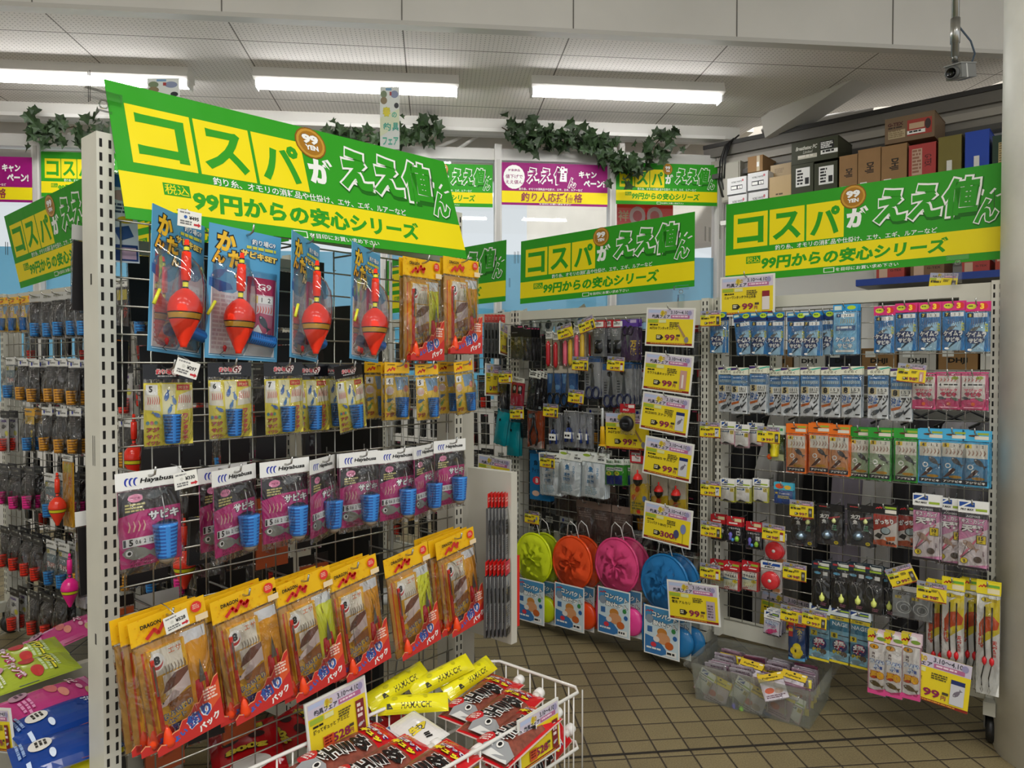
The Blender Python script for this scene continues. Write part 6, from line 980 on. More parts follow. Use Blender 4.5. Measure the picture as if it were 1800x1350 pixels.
# ------------------------------------------------------------ baskets, bags and bins on the near left
def lay(o, a, b, face, z_off=0.0):
    z = (b - a).normalized(); y = -(face - z * face.dot(z)).normalized(); x = y.cross(z)
    m = Matrix((x, y, z)).transposed().to_4x4(); m.translation = (a + b) / 2 + Vector((0, 0, z_off)); o.rotation_mode = 'QUATERNION'; o.location = m.translation; o.rotation_quaternion = m.to_quaternion()
UPV = Vector((-.05, -.25, .96))
def wire_basket(F, u0, u1, o0, o1, zt, zm, zb, label, cap='white wire basket'):
    t = thing('wire_basket', F.at((u0 + u1) / 2, (o0 + o1) / 2, zb), (0, 0, F.th)); a, b = (u1 - u0) / 2, (o1 - o0) / 2; c = '#eceae4g'
    def ring(z, r, k=.02): return [(a - k, -b, z), (a, -b + k, z), (a, b - k, z), (a - k, b, z), (-a + k, b, z), (-a, b - k, z), (-a, -b + k, z), (-a + k, -b, z)]
    P().tube(ring(zt - zb, 0), .0042, c, 7, True).build('top_rim', t); P().tube(ring(zm - zb, 0), .0042, c, 7, True).build('lower_rim', t)
    p = P(); n = int(2 * a / .036); m = int(2 * b / .036)
    for i in range(n + 1):
        x = -a + 2 * a * i / n
        for s in (-1, 1): p.tube([(x, s * b, 0), (x, s * b, zt - zb)], .0021, c, 5)
        p.tube([(x, -b, 0), (x, b, 0)], .0021, c, 5)
    for i in range(m + 1):
        y = -b + 2 * b * i / m
        for s in (-1, 1): p.tube([(s * a, y, 0), (s * a, y, zt - zb)], .0021, c, 5)
        p.tube([(-a, y, 0), (a, y, 0)], .0021, c, 5)
    p.build('wire_body', t)
    for sx in (-1, 1):
        for sy in (-1, 1): P().tube([(sx * a * .96, sy * b * .96, .0), (sx * a * .96, sy * b * .96, -zb)], .007, c, 7).build('leg', t)
    tag(t, label, 'basket'); return t
wire_basket(GA, -.28, .915, .13, .416, .36, .225, .10, 'white wire basket of red bait pouches below the near rack')
def pil(x0, x1, z0, z1, d):
    def f(x, z):
        a = min(1, abs((x - (x0 + x1) / 2) / ((x1 - x0) / 2))); c = min(1, abs((z - (z0 + z1) / 2) / ((z1 - z0) / 2))); return -d * (1 - a ** 3) * (1 - c ** 3)
    return f
def soft_bag(name, w, h, d, base, cmds, part='bag_print', cap=False, extra=None, back=None):
    t = thing(name); x = w / 2; z = h / 2; f = pil(-x, x, -z, z, d)
    P().pillow(-x, x, -z, z, d, base, 12, back if back is not None else d * .6).build('bag', t)
    p = P(.0007); p.gn = 10; p.art(w, h, cmds, z0=z); p.drape(f); p.build(part, t)
    if cap:
        P().lathe(w * .26, 0, z - .012, [(.009, 0), (.009, .014)], '#dcd8d0', 12).build('spout', t); P().lathe(w * .26, 0, z + .002, [(.0125, 0), (.0125, .018), (.011, .02)], '#f0efeb', 16).build('cap', t)
    if extra: extra(t)
    return t
def mk_pouch():
    H_ = [('r', .02, .01, .98, .99, '#d21c24g'), ('r', .06, .30, .94, .97, 'meat'), ('p', [(.02, .3), (.3, .34), (.55, .3), (.98, .36), (.98, .26), (.02, .22)], '#d21c24g'),
          ('t', 'ハイパー', .3, .08, .04, '#e8c83a', {'w': .34, 'rot': .1}), ('t', 'にぎって', .5, .17, .05, '#f0e8e4', {'w': .6, 'b': .05, 'o': '#3a3aa0', 'ow': .12, 'rot': -.05}), ('t', 'ギュッ', .5, .25, .075, '#f5e02a', {'w': .66, 'b': .07, 'o': '#2a0a0a', 'ow': .14, 'rot': -.05}),
          ('t', 'あ', .62, .41, .13, '#120e0e', {'w': .48, 'b': .05, 'o': WH, 'ow': .14}), ('t', 'ミ', .56, .55, .12, '#120e0e', {'w': .42, 'b': .06, 'o': WH, 'ow': .15}), ('t', 'エ', .5, .67, .1, '#120e0e', {'w': .42, 'b': .06, 'o': WH, 'ow': .15}), ('t', 'ビ', .44, .78, .11, '#120e0e', {'w': .42, 'b': .06, 'o': WH, 'ow': .15}),
          ('e', .22, .83, .2, .08, '#c8222c'), ('g', .1, .79, .34, .87, 3, '#f0d8d0'), ('p', [(.3, .99), (.28, .9), (.45, .81), (.72, .8), (.98, .86), (.98, .99)], '#9a9c9e'), ('p', [(.36, .99), (.5, .92), (.9, .93), (.98, .99)], '#d8d8d4'), ('e', .62, .86, .075, .036, '#f0eee8'), ('e', .62, .86, .045, .022, '#101012')]
    return soft_bag('bait_pouch', .1, .25, .021, '#d8b8b0g', H_, cap=True)
def mk_bigred():
    H_ = [('r', .02, .02, .98, .98, '#cf1a22g'), ('e', .3, .36, .12, .06, '#3a1414'), ('e', .68, .36, .12, .06, '#3a1414'), ('t', '得用', .5, .18, .13, '#e8d23a', {'w': .6, 'b': .06, 'o': '#141010', 'ow': .14}), ('t', '800g', .5, .56, .11, '#e8d23a', {'w': .6, 'b': .05, 'o': '#141010', 'ow': .13}), ('e', .5, .8, .3, .1, '#e8e4de')]
    return soft_bag('bait_bag', .15, .22, .022, '#c81820g', H_)
def mk_hama():
    return soft_bag('bait_bag', .056, .215, .022, '#eee21ag', [('r', .06, .02, .94, .98, '#efe520g'), ('t', 'HAMAICHI', .72, .42, .07, '#3a3410', {'w': 1.5, 'rot': math.pi / 2, 'b': .02}), ('p', [(.6, .80), (.84, .80), (.84, .72), (.6, .76)], '#2a2a10'), ('e', .3, .3, .1, .03, '#c8c010'), ('e', .36, .7, .1, .04, '#c8c010'), ('e', .25, .5, .08, .03, '#d0c814')], back=.012)
def mk_whiteblue():
    return soft_bag('bait_bag', .11, .18, .016, '#e4e4e2g', [('r', .03, .02, .97, .98, '#e8e6e2g'), ('p', [(.03, .02), (.97, .02), (.97, .25), (.03, .4)], '#2a5a94'), ('t', '生ア', .5, .55, .18, '#e8d23a', {'w': .6, 'b': .06, 'o': BK, 'ow': .14}), ('t', 'ミ', .5, .8, .14, BK, {'b': .06})])
def put(key, mk, p0, p1, z, label, cat, group, z1=None, face=UPV):
    o = spawn(key, mk); a = p0 if isinstance(p0, Vector) else atz(*p0, z); b = p1 if isinstance(p1, Vector) else atz(*p1, z if z1 is None else z1); lay(o, a, b, face); o.scale = ({'cb': .74, 'hb': .82, 'wb': .72}.get(key[:2], 1),) * 3; mark(o, label, cat, group)
RP = 'red bait pouches in the wire basket'
put('po', mk_pouch, (800, 1272), (893, 1194), .325, 'red bait pouch against the basket back rim, farthest from the column', 'bait pouch', RP, .335)
put('po', mk_pouch, (833, 1300), (928, 1216), .335, 'red bait pouch in the middle, its white cap near the basket corner', 'bait pouch', RP, .34)
put('po', mk_pouch, (864, 1330), (948, 1258), .33, 'red bait pouch behind the price card clipped to the basket', 'bait pouch', RP, .335)
put('po', mk_pouch, (520, 1378), (690, 1284), .325, 'red bait pouch at the left end of the basket back rim', 'bait pouch', RP, .33)
put('po', mk_pouch, (590, 1400), (738, 1308), .33, 'red bait pouch second from the left in the basket', 'bait pouch', RP, .335)
put('po', mk_pouch, (680, 1412), (806, 1322), .34, 'red bait pouch in front with its white cap showing', 'bait pouch', RP, .345)
put('po', mk_pouch, GA.at(.66, .375, .20), GA.at(.885, .37, .27), 0, 'red bait pouch standing at the basket right end behind the wires', 'bait pouch', RP, .30, Vector((.6, -.6, .5)))
put('po', mk_pouch, GA.at(.68, .30, .15), GA.at(.885, .29, .22), 0, 'red bait pouch low at the basket right end behind the wires', 'bait pouch', RP, .26, Vector((.6, -.6, .5)))
put('wb', mk_whiteblue, (770, 1310), (700, 1262), .335, 'white and blue bait bag tucked between the red pouches', 'bait bag', None, .345)
put('wb', mk_whiteblue, (860, 1390), (800, 1340), .29, 'white and blue bait bag low in the basket behind the front wires', 'bait bag', None, .3)
put('br', mk_bigred, (452, 1400), (420, 1262), .25, 'red economy bait bag at bottom left, gold characters on top', 'bait bag', 'red economy bait bags', .29)
put('br', mk_bigred, (560, 1345), (690, 1232), .25, 'red economy bait bag behind the 528 yen price card', 'bait bag', 'red economy bait bags', .27)
put('br', mk_bigred, (430, 1345), (560, 1255), .22, 'red economy bait bag with oval holes, left of the 528 yen card', 'bait bag', 'red economy bait bags', .26)
HB = 'yellow bait bags beside the wire basket'
FV = Vector((.25, -.6, .75))
put('hb', mk_hama, (640, 1243), (800, 1232), .36, 'lowest yellow bait bag, lying level behind the basket rim', 'bait bag', HB, None, FV)
put('hb', mk_hama, (648, 1236), (745, 1176), .37, 'left slanting yellow bait bag against the near mesh', 'bait bag', HB, .40, FV)
put('hb', mk_hama, (722, 1215), (826, 1162), .37, 'right slanting yellow bait bag, its rounded end upmost', 'bait bag', HB, .40, FV)
put('hb', mk_hama, (790, 1215), (858, 1168), .35, 'yellow bait bag showing behind the basket far corner', 'bait bag', HB, .37, FV)
# price cards of the basket
def card2(px, py, off, label, roll):
    k = pc('528', 'bag', '腐ってギュッ', True); o = spawn(*k); orient(o, GA.hit(px, py, off), TA, roll, 0, -.1); mark(o, label, 'price card', 'yellow price cards'); o.scale = (.8, 1, .95)
k5 = ('528', 'bag', '握ってギュッと アミエビ')
o = spawn(*pc(*k5)); orient(o, GA.hit(590, 1212, .14), TA, -.08, 0, -.05); o.scale = (.78, 1, .88); mark(o, 'framed 528 yen price card on the back rim of the basket', 'price card', 'yellow price cards')
o = spawn(*pc(*k5)); orient(o, GA.hit(947, 1246, .428), TA, -.02, 0, -.05); o.scale = (.72, 1, .82); mark(o, 'framed 528 yen price card on the front rim of the basket', 'price card', 'yellow price cards')
# bin with snack-like bait bags behind the grey post
def tub(name, loc, rz, w, d, h, m, label, cat='bin', rim=.022, ribs=0, flare=.88):
    t = thing(name, loc, (0, 0, rz)); th = .003
    def loop(k, z, e=0): a, b = w / 2 * k + e, d / 2 * k + e; return [(-a, -b, z), (a, -b, z), (a, b, z), (-a, b, z)]
    v = loop(flare, 0) + loop(1, h) + loop(1, h, -th) + loop(flare, th, -th); f = [(3, 2, 1, 0)]
    for i in range(4): j = (i + 1) % 4; f += [(i, j, 4 + j, 4 + i), (8 + i, 8 + j, 12 + j, 12 + i)]
    f.append((12, 13, 14, 15)); p = P(); p.add(v, f, m)
    if ribs:
        for i in range(ribs):
            x = -w / 2 * .86 + w * .86 * i / (ribs - 1)
            for s in (-1, 1): p.box(x * .98 - .0015, x * .98 + .0015, s * d / 2 * .95 - .004, s * d / 2 * .95 + .004, .02, h - .02, m)
    p.build('tub', t)
    v = loop(1, h, -th) + loop(1, h, rim) + loop(1, h - .006, rim) + loop(1, h - .012, rim * .9); f = []
    for q in range(3):
        for i in range(4): j = (i + 1) % 4; f.append((q * 4 + i, q * 4 + j, q * 4 + 4 + j, q * 4 + 4 + i))
    P().add(v, f, m).build('rim', t); tag(t, label, cat); return t
q = atz(40, 1285, .42); bx = Vector((q.x - .02, q.y + .12, .0))
tub('plastic_bin', bx + Vector((0, 0, .20)), TA - math.pi / 2, .46, .40, .20, '#b4b1a4', 'grey plastic bin of snack-bright bait bags behind the grey post', flare=.94)
p = P(); p.box(-.3, .3, -.26, .26, .0, .195, '#8f8c82'); o = p.build('base_shelf', None, bx, (0, 0, TA - math.pi / 2)); tag(o, 'low grey base under the bin of blue and pink bags', 'base')
def mk_colbag(base, c1, c2, tx):
    return lambda: soft_bag('bait_bag', .15, .24, .026, base + 'g', [('r', .02, .02, .98, .98, base + 'g')] + c1, back=.02)
blue = mk_colbag('#1a3f8c', [('r', .02, .02, .98, .1, '#6a8aa8'), ('p', [(.02, .36), (.98, .06), (.98, .42), (.02, .62)], 'orange_dry'), ('p', [(.3, .1), (.7, .1), (.5, .34), (.3, .3)], '#1a3f8c'), ('t', '海鮮', .5, .2, .1, '#e8ecf4', {'w': .4, 'b': .04, 'rot': .2}), ('e', .42, .74, .17, .11, '#dcd8d0'), ('g', .32, .68, .52, .8, 3, '#2a2420'), ('r', .74, .86, .96, .9, '#c8d8f0'), ('g', .1, .88, .6, .96, 2, '#8aa4d0'), ('e', .75, .66, .1, .03, '#d8e4f4')], 0, 0)
pink = mk_colbag('#b63a78', [('r', .02, .02, .98, .12, '#c880a8'), ('p', [(.02, .42), (.98, .26), (.98, .52), (.5, .7), (.02, .72)], '#94405a'), ('e', .36, .5, .2, .06, '#c86a6a'), ('e', .62, .42, .16, .05, '#d88a7a'), ('e', .78, .16, .13, .05, '#b8a878'), ('e', .6, .24, .1, .03, '#d8a0b0'), ('t', 'エビ', .3, .26, .1, '#e8c8d4', {'w': .3, 'b': .03, 'o': '#7a1a48'}), ('e', .26, .82, .16, .09, '#a88090'), ('g', .18, .77, .34, .87, 2, '#4a2034'), ('g', .5, .76, .9, .9, 3, '#d88ab4')], 0, 0)
green = mk_colbag('#a8b83a', [('p', [(.02, .2), (.98, .04), (.98, .4), (.02, .5)], '#5a9a72'), ('g', .1, .2, .9, .42, 4, '#cfe0a8'), ('p', [(.02, .62), (.98, .5), (.98, .72), (.02, .86)], '#27407c'), ('e', .3, .52, .16, .09, '#b8282a'), ('e', .76, .48, .16, .07, '#c83a3a'), ('t', 'パワー', .56, .3, .12, '#e6dc3a', {'w': .6, 'b': .06, 'o': '#2a3a20', 'ow': .12, 'rot': .1}), ('t', 'ジャンボ', .5, .68, .11, '#e8d0dc', {'w': .7, 'b': .05, 'o': '#a82a5a', 'ow': .13, 'rot': .08}), ('e', .3, .86, .18, .08, '#c88aa0'), ('g', .5, .84, .94, .96, 3, '#dce0c0')], 0, 0)
BB = 'bright bait bags in the grey bin'
put('cbb', blue, (40, 1340), (190, 1290), .405, 'lower blue bait bag, a white round label catching the light', 'bait bag', BB, .41)
put('cbb', blue, (42, 1288), (170, 1240), .425, 'upper blue bait bag with orange dried bait in its window', 'bait bag', BB, .43)
put('cbp', pink, (20, 1255), (160, 1208), .44, 'pink bait bag leaning above the blue bags', 'bait bag', BB, .44)
put('cbg', green, (-15, 1205), (120, 1160), .43, 'front green and yellow bait bag above the pink one', 'bait bag', BB, .44)
put('cbg', green, (-20, 1175), (90, 1140), .44, 'rear green and yellow bait bag above the pink one', 'bait bag', BB, .45)
put('cbp', pink, (60, 1140), (160, 1095), .40, 'dim pink bait bag under the lowest shaded packs', 'bait bag', BB, .44)
put('cbb', blue, (225, 1250), (330, 1195), .36, 'blue bait bag seen through the near mesh, right of the post', 'bait bag', BB, .37)
put('cbp', pink, (210, 1185), (300, 1150), .40, 'pink bait bag seen through the near mesh, right of the post', 'bait bag', BB, .41)
o = soft_bag('bait_scoop_bag', .09, .16, .02, '#e6d816g', [('r', .05, .05, .95, .95, '#eadc1ag')]); lay(o, atz(120, 1352, .36), atz(165, 1325, .38), UPV); mark(o, 'yellow bag at the foot of the grey post', 'bait bag', None)
o = spawn(*pc('99', 'bag', 'えさ', True)); orient(o, atz(-6, 1245, .47), TA - math.pi / 2 + .2, -.2); o.scale = (.45, 1, .6); mark(o, 'framed price card at bottom left edge on the grey bin', 'price card', 'yellow price cards')
# clear bin full of small lure packs in front of the right rack
c0, c1, c2 = atz(1222, 1228, 0), atz(1425, 1283, 0), atz(1465, 1243, 0)
rz = math.atan2((c1 - c0).y, (c1 - c0).x); L = (c1 - c0).length; dv = Vector((-math.sin(rz), math.cos(rz), 0)); D = .27
bc = (c0 + c1) / 2 + dv * D / 2 * .92; bc.z = .001
tub('clear_bin', bc, rz, L * 1.06, D, .125, 'frost', 'translucent bin of small lure packs on the floor tiles', rim=.02, ribs=7, flare=.93)
def mk_small(i):
    def f():
        ca, cb = [('#c8a0b8', '#e6cf2a'), ('#d8c8d4', '#e6cf2a'), ('#a8607a', '#e8d84a'), ('#dcd4dc', '#d8b82a')][i]
        return flat_pack('lure_pack', .080, .098, .026, cb, [('r', 0, 0, 1, 1, cb), ('t', 'Fujiwara', .48, .62, .36, '#2a2410', {'w': .62, 'b': .03}), ('e', .5, .24, .05, .13, BK), ('r', .8, .1, .95, .3, '#e8e4d0')], ca, [('r', 0, 0, 1, 1, ca), ('e', .3, .5, .2, .16, '#d86a4a'), ('e', .68, .55, .2, .16, '#c8b0a0'), ('g', .1, .75, .9, .95, 2, '#7a5a6a')], th=.005, filmd=.007)
    return f
k = 0
for col in range(4):
    for r_ in range(13):
        i = R.randrange(4); fl = R.random() < .8; o = spawn('sm%d' % i, mk_small(i)); x = (-.5 + (col + .5) / 4) * L * .90 + R.uniform(-.004, .004); y = -D * .30 + r_ * D * .74 / 12.5
        o.rotation_mode = 'YXZ'; pos = bc + Vector((math.cos(rz), math.sin(rz), 0)) * x + dv * y; pos.z = .112 + R.uniform(-.004, .016)
        pos.z -= .094 if fl else 0; o.location = pos; o.rotation_euler = (math.radians(R.uniform(-20, -10)) * (-1 if fl else 1), R.uniform(-.06, .06) + (math.pi if fl else 0), rz + R.uniform(-.06, .06)); mark(o, 'small yellow-headed lure packs filed upright in the clear bin', 'lure pack', 'lure packs in the clear bin')
fk = [sb('swivel'), ('sm1', mk_small(1)), sb('redpet', 'M'), sb('swivel_yellow'), ('sm3', mk_small(3)), sb('wash'), ('sm0', mk_small(0)), sb('swivel')]
for i, (kk, mk) in enumerate(fk):
    o = spawn(kk, mk); q = bc + Vector((math.cos(rz), math.sin(rz), 0)) * ((-.5 + (i + .5) / 8) * L * .88) - dv * (D * .40); q.z = .098 - .012 * (i % 3); o.rotation_mode = 'YXZ'; o.location = q; o.rotation_euler = (-.06, R.uniform(-.5, .5), rz); mark(o, ORD[i] + ' small pack from the left pressed against the clear bin front', 'lure pack', 'packs against the bin front')
for (px, py, a, lb) in [(1324, 1162, -.5, 'loose yellow-headed lure pack lying face up, left in the clear bin'), (1398, 1182, -.6, 'loose yellow-headed lure pack lying face up, right in the clear bin'), (1352, 1184, -.7, 'tilted yellow-headed lure pack by the front rim of the clear bin')]:
    o = spawn('sm3', mk_small(3)); orient(o, atz(px, py, .136), rz, .1 if px != 1352 else -.5, 0, -.95); mark(o, lb, 'lure pack', 'loose lure packs')
# ------------------------------------------------------------ shelf of boxes along the slanted wall
t = thing('wall_shelf_unit', GW.at(0, 0, 0), (0, 0, GW.th)); sz = GW.loc(1768, 314, .42)[1] - .02
x_l = GW.loc(1300, 300, .1)[0]; x_m = GW.loc(1505, 480, .45)[0]
P().box(x_l, 3.4, -.42, -.02, sz - .03, sz, '#e4e2dc').build('upper_shelf', t)
z2 = GW.loc(1640, 486, .45)[1]
p = P(); p.box(x_m, 3.4, -.45, -.02, z2 - .03, z2, '#8f8c86'); p.box(x_m, 3.4, -.458, -.45, z2 - .028, z2 + .012, '#1f3f94'); p.build('middle_shelf', t)
P().box(x_m, 3.4, -.45, -.02, .78, .80, '#8f8c86').box(x_m, 3.4, -.45, -.02, .20, .22, '#8f8c86').build('lower_shelf', t)
P().box(x_m, 3.4, -.03, -.01, .05, z2 - .03, '#55524e').box(x_m, 3.4, -.025, -.01, z2, sz - .03, '#6a6864').build('back_panel', t)
for x in (x_m, x_m + .9, 3.38): P().box(x, x + .03, -.06, -.02, 0, sz, '#c4c2ba').build('upright_post', t)
tag(t, 'long grey wall shelf behind the right rack, blue edge strip', 'shelf')
def shoe_box(px0, py0, px1, py1, col, cmds, label, off=.40, dep=.26, floor=None, vert=False):
    a = GW.loc(px0, py0, off); b = GW.loc(px1, py1, off); zt = a[1]; zb = floor if floor is not None else GW.loc(px0, py1, off)[1]; w = b[0] - a[0]; h = zt - zb
    t = thing('shoe_box', GW.at((a[0] + b[0]) / 2, off, zb), (0, 0, GW.th)); lidh = min(.04, h * .3)
    p = P(); p.box(-w / 2 + .002, w / 2 - .002, 0, dep, 0, h - .002, col); p.art(w - .004, h, cmds, z0=h); p.build('carton', t)
    P().box(-w / 2, w / 2, -.0003 if not cmds else .002, dep + .002, h - .002, h + .002, col).build('lid', t); tag(t, label, 'box', None); return t
lab = [('r', .1, .1, .9, .42, WH), ('g', .14, .14, .6, .38, 4, BK), ('r', .64, .16, .86, .36, BK)]
def st(s, col='#2a2018'): return [('t', s, .5, .36, .16, col, {'rot': -math.pi / 2, 'b': .04, 'wmax': .5})]
wl = [('t', 'NOBLE WHITE', .5, .25, .1, '#3a3a3c', {'w': .55}), ('e', .82, .2, .05, .07, '#c86a74'), ('r', .2, .45, .8, .7, INK), ('r', .22, .5, .5, .66, WH), ('r', .56, .5, .78, .66, WH), ('t', 'L', .68, .58, .1, BK, {}), ('r', 0, .94, 1, 1, INK)]
shoe_box(1278, 315, 1312, 345, '#e2e2e2', wl, 'left upper white shoe box on the wall shelf'); shoe_box(1314, 306, 1350, 338, '#e2e2e2', wl, 'right upper white shoe box on the wall shelf')
shoe_box(1280, 346, 1313, 374, '#e2e2e2', wl, 'left lower white shoe box, cut by the banner', floor=sz); shoe_box(1315, 340, 1350, 370, '#e2e2e2', wl, 'right lower white shoe box, cut by the banner', floor=sz)
shoe_box(1314, 277, 1341, 304, 'carton', [('r', .6, 0, .8, 1, '#c8b898'), ('r', .6, .4, .76, .7, WH)], 'open brown carton behind the white shoe boxes', off=.30)
shoe_box(1352, 313, 1391, 345, '#c2a678', [('g', .3, .45, .7, .52, 1, '#5a4a34')], 'small plain tan carton right of the white shoe boxes', floor=sz); shoe_box(1354, 292, 1391, 314, '#b09870', [('g', .2, .3, .7, .7, 4, '#8a7452')], 'flat tan carton behind the small plain one', off=.3)
ol = '#33371f'
shoe_box(1391, 253, 1473, 291, ol, [('t', 'Breathatec PC', .33, .3, .18, '#d8d8cc', {'w': .46, 'b': .03, 'sh': .2}), ('t', 'Limited', .36, .5, .13, '#b8b8ac', {'w': .2, 'sh': .2}), ('r', .14, .62, .56, .8, '#c8c4b4'), ('g', .15, .63, .55, .79, 1, '#e8e4d8'), ('r', .62, .16, .92, .52, BK), ('g', .64, .2, .9, .5, 4, WH), ('r', .64, .56, 1, .74, WH), ('g', .68, .58, .96, .72, 1, BK)], 'olive boot box lying across two olive boxes', dep=.30)
shoe_box(1391, 292, 1430, 340, ol, [('r', .2, .08, .84, .48, WH), ('g', .26, .12, .56, .46, 5, BK), ('r', .62, .3, .8, .44, BK), ('t', 'Breathatec PC', .2, .8, .07, WH, {'rot': -math.pi / 2, 'wmax': .5})], 'left of two upright olive boot boxes', floor=sz); shoe_box(1431, 289, 1472, 338, ol, [('r', .2, .08, .84, .48, WH), ('g', .26, .12, .56, .46, 5, BK), ('r', .62, .3, .8, .44, BK), ('t', 'Breathatec PC', .2, .8, .07, WH, {'rot': -math.pi / 2, 'wmax': .5})], 'right of two upright olive boot boxes', floor=sz)
dh = st('DHJI') + [('r', .1, .62, .4, .76, WH), ('g', .12, .64, .38, .75, 2, BK), ('r', .45, .66, .95, .76, '#6a6258')]
for x0, y0, x1, lb in ((1475, 276, 1507, 'leftmost'), (1508, 265, 1548, 'middle'), (1549, 259, 1594, 'rightmost')): shoe_box(x0, y0, x1, y0 + 60, 'carton', dh, lb + ' of three brown upright boot boxes', floor=sz)
shoe_box(1555, 211, 1643, 255, '#7a6248', [('t', 'G-TEX', .22, .26, .14, '#4a1c18', {'w': .32, 'b': .05}), ('g', .07, .36, .42, .46, 1, '#3a2a20'), ('r', .07, .5, .42, .82, '#b8a480'), ('g', .08, .5, .41, .8, 4, '#8a7654'), ('r', .46, .2, .95, .82, '#a83a30'), ('r', .5, .34, .8, .56, '#c8a888'), ('r', .46, .62, .82, .76, WH), ('g', .5, .64, .8, .74, 1, BK), ('e', .87, .45, .06, .2, '#3a2a2a')], 'brown boot box with a red label on top of the row', dep=.3)
shoe_box(1597, 257, 1645, 320, '#b03a38', [('r', .12, .08, .5, .6, '#c8a890'), ('g', .14, .1, .48, .58, 7, '#9a6a54'), ('t', 'G-TEX', .72, .34, .12, '#5a1a18', {'rot': -math.pi / 2, 'wmax': .5}), ('r', .2, .68, .34, .8, WH), ('r', .4, .68, .95, .86, '#c8a878')], 'upright red boot box under the brown labelled one', floor=sz)
def handle_box(px0, py0, px1, col, label):
    t = shoe_box(px0, py0, px1, py0 + 60, col, [], label, floor=sz); a = GW.loc(px0, py0, .4); b = GW.loc(px1, py0, .4); h = a[1] - sz
    P().box(-.013, .013, -.012, 0, h * .02, h * .55, '#e6e4de').build('handle', t)
handle_box(1649, 243, 1690, '#7a6f2e', 'tall mustard carton with a white handle'); handle_box(1696, 234, 1739, '#1846b4', 'tall bright blue carton with a white handle')
shoe_box(1744, 240, 1800, 300, '#1d3a2a', [('r', .2, .15, .36, .62, '#c8b480'), ('g', .22, .16, .34, .6, 9, '#7a6a44'), ('t', 'Breathatec PC', .62, .36, .12, '#d0c89a', {'rot': -math.pi / 2, 'wmax': .6})], 'dark green boot box beside the column', floor=sz)
for i, (x0, y0, x1, c) in enumerate([(1750, 378, 1782, '#a8402e'), (1690, 460, 1740, '#a83a34'), (1600, 462, 1660, '#7a5a3c'), (1540, 466, 1590, '#a83a34')]):
    shoe_box(x0, y0, x1, y0 + 20, c, [('r', .1, .1, .4, .8, '#c8a890'), ('t', 'G-TEX', .7, .4, .14, '#3a1412', {'w': .4})], ('red', 'dark red', 'brown', 'second dark red')[i] + ' box on the blue-edged shelf behind the banner', off=.40, floor=z2)
# electric box with cables at the wall corner
q = aty(1285, 318, WY - .2); t = thing('junction_box', q, (0, 0, TC)); P().box(-.07, .07, 0, .09, -.15, .14, '#a8a598').build('housing', t); P().box(-.06, .06, -.006, 0, -.14, .13, '#b2afa2').build('door', t); tag(t, 'grey electric box on the wall corner, cables beside it', 'electric box')
p = P(); b_ = [aty(x, y, WY - .16) for x, y in ((1290, 244), (1275, 256), (1266, 285), (1264, 320), (1270, 345), (1284, 352))]; p.tube(b_, .009, '#1c1c1c', 6); p.tube([v + Vector((.02, 0, .01)) for v in b_], .007, '#242424', 6); p.tube([v + Vector((.035, -.01, .025)) for v in b_[:4]], .007, '#181818', 6); o = p.build('cable_bundle'); tag(o, 'black cable bundle looping down the window corner', 'cable')
# ------------------------------------------------------------ coats and cartons behind the right rack
def coat(c, s):
    def f():
        t = thing('raincoat'); p = P(); v = []; ff = []; n, m = 18, 8; rr = random.Random(s); ph = rr.random() * 6
        for side in (0, 1):
            o = len(v)
            for j in range(m + 1):
                for i in range(n + 1):
                    x = (i / n - .5); z = -j / m * .95; wd = .34 * (.55 + .45 * min(1, j / 2.2)); fold = .018 * math.sin(x * 26 + ph) * min(1, j / 2); v.append((x * wd, (-.045 if side == 0 else .045) * (1 - (2 * x) ** 4) + fold, z - .02))
            for j in range(m):
                for i in range(n): a = o + j * (n + 1) + i; q = (a, a + 1, a + n + 2, a + n + 1); ff.append(q[::-1] if side == 0 else q)
        p.add(v, ff, c, True); p.build('garment', t)
        P().tube([(-.13, 0, -.04), (0, 0, .02), (.13, 0, -.04)], .005, '#2a2a2a', 6).tube([(0, 0, .02), (0, 0, .06), (.015, 0, .075), (.02, 0, .06)], .003, '#9a9a9am', 6).build('hanger', t); return t
    return f
t = thing('garment_rail', GC.at(.5, -.62, 0), (0, 0, TC)); P().tube([(-.75, 0, 1.02), (.75, 0, 1.02)], .012, '#b0b0acm', 8).build('rail', t)
for s in (-1, 1): P().tube([(s * .72, 0, 0), (s * .72, 0, 1.02)], .012, '#b0b0acm', 8).box(s * .72 - .015, s * .72 + .015, -.2, .2, 0, .03, '#b0b0ac').build('leg', t)
tag(t, 'chrome garment rail behind the right rack mesh', 'garment rail')
cols = ['#8c8a88c', '#2a2a2ec', '#c4c2c0c', '#6a6866c', '#19191cc', '#a39cacc', '#c8c6c6c', '#3a383cc', '#b4b0b6c', '#77757ac', '#1e1e22c', '#8f8d8bc']
for i, c in enumerate(cols):
    o = spawn('coat%d' % i, coat(c, i)); o.location = GC.at(-.14 + i * .112, -.62, .955); o.rotation_euler = (0, 0, TC + .75 + R.uniform(-.2, .2)); nm = {'#2': 'black', '#1': 'black', '#3': 'charcoal', '#a': 'lilac grey', '#b': 'pale lilac', '#6': 'dark grey', '#7': 'slate grey', '#c': 'off-white'}.get(c[:2], 'mid grey')
    mark(o, ORD[i] + ' raincoat from the left on the rail, ' + nm, 'raincoat', 'raincoats on the rail')
t = thing('low_shelf', GC.at(.38, -1.0, 0), (0, 0, TC)); P().box(-.55, .55, -.14, .14, 1.10, 1.13, '#c8c6be').build('shelf_board', t); P().box(-.55, .55, .12, .14, .3, 1.10, '#b8b6ae').build('back_panel', t)
for s in (-1, 1): P().box(s * .53 - .015, s * .53 + .015, -.02, .02, 0, 1.10, '#c8c6be').build('upright_post', t)
tag(t, 'pale low shelf behind the raincoats', 'shelf')
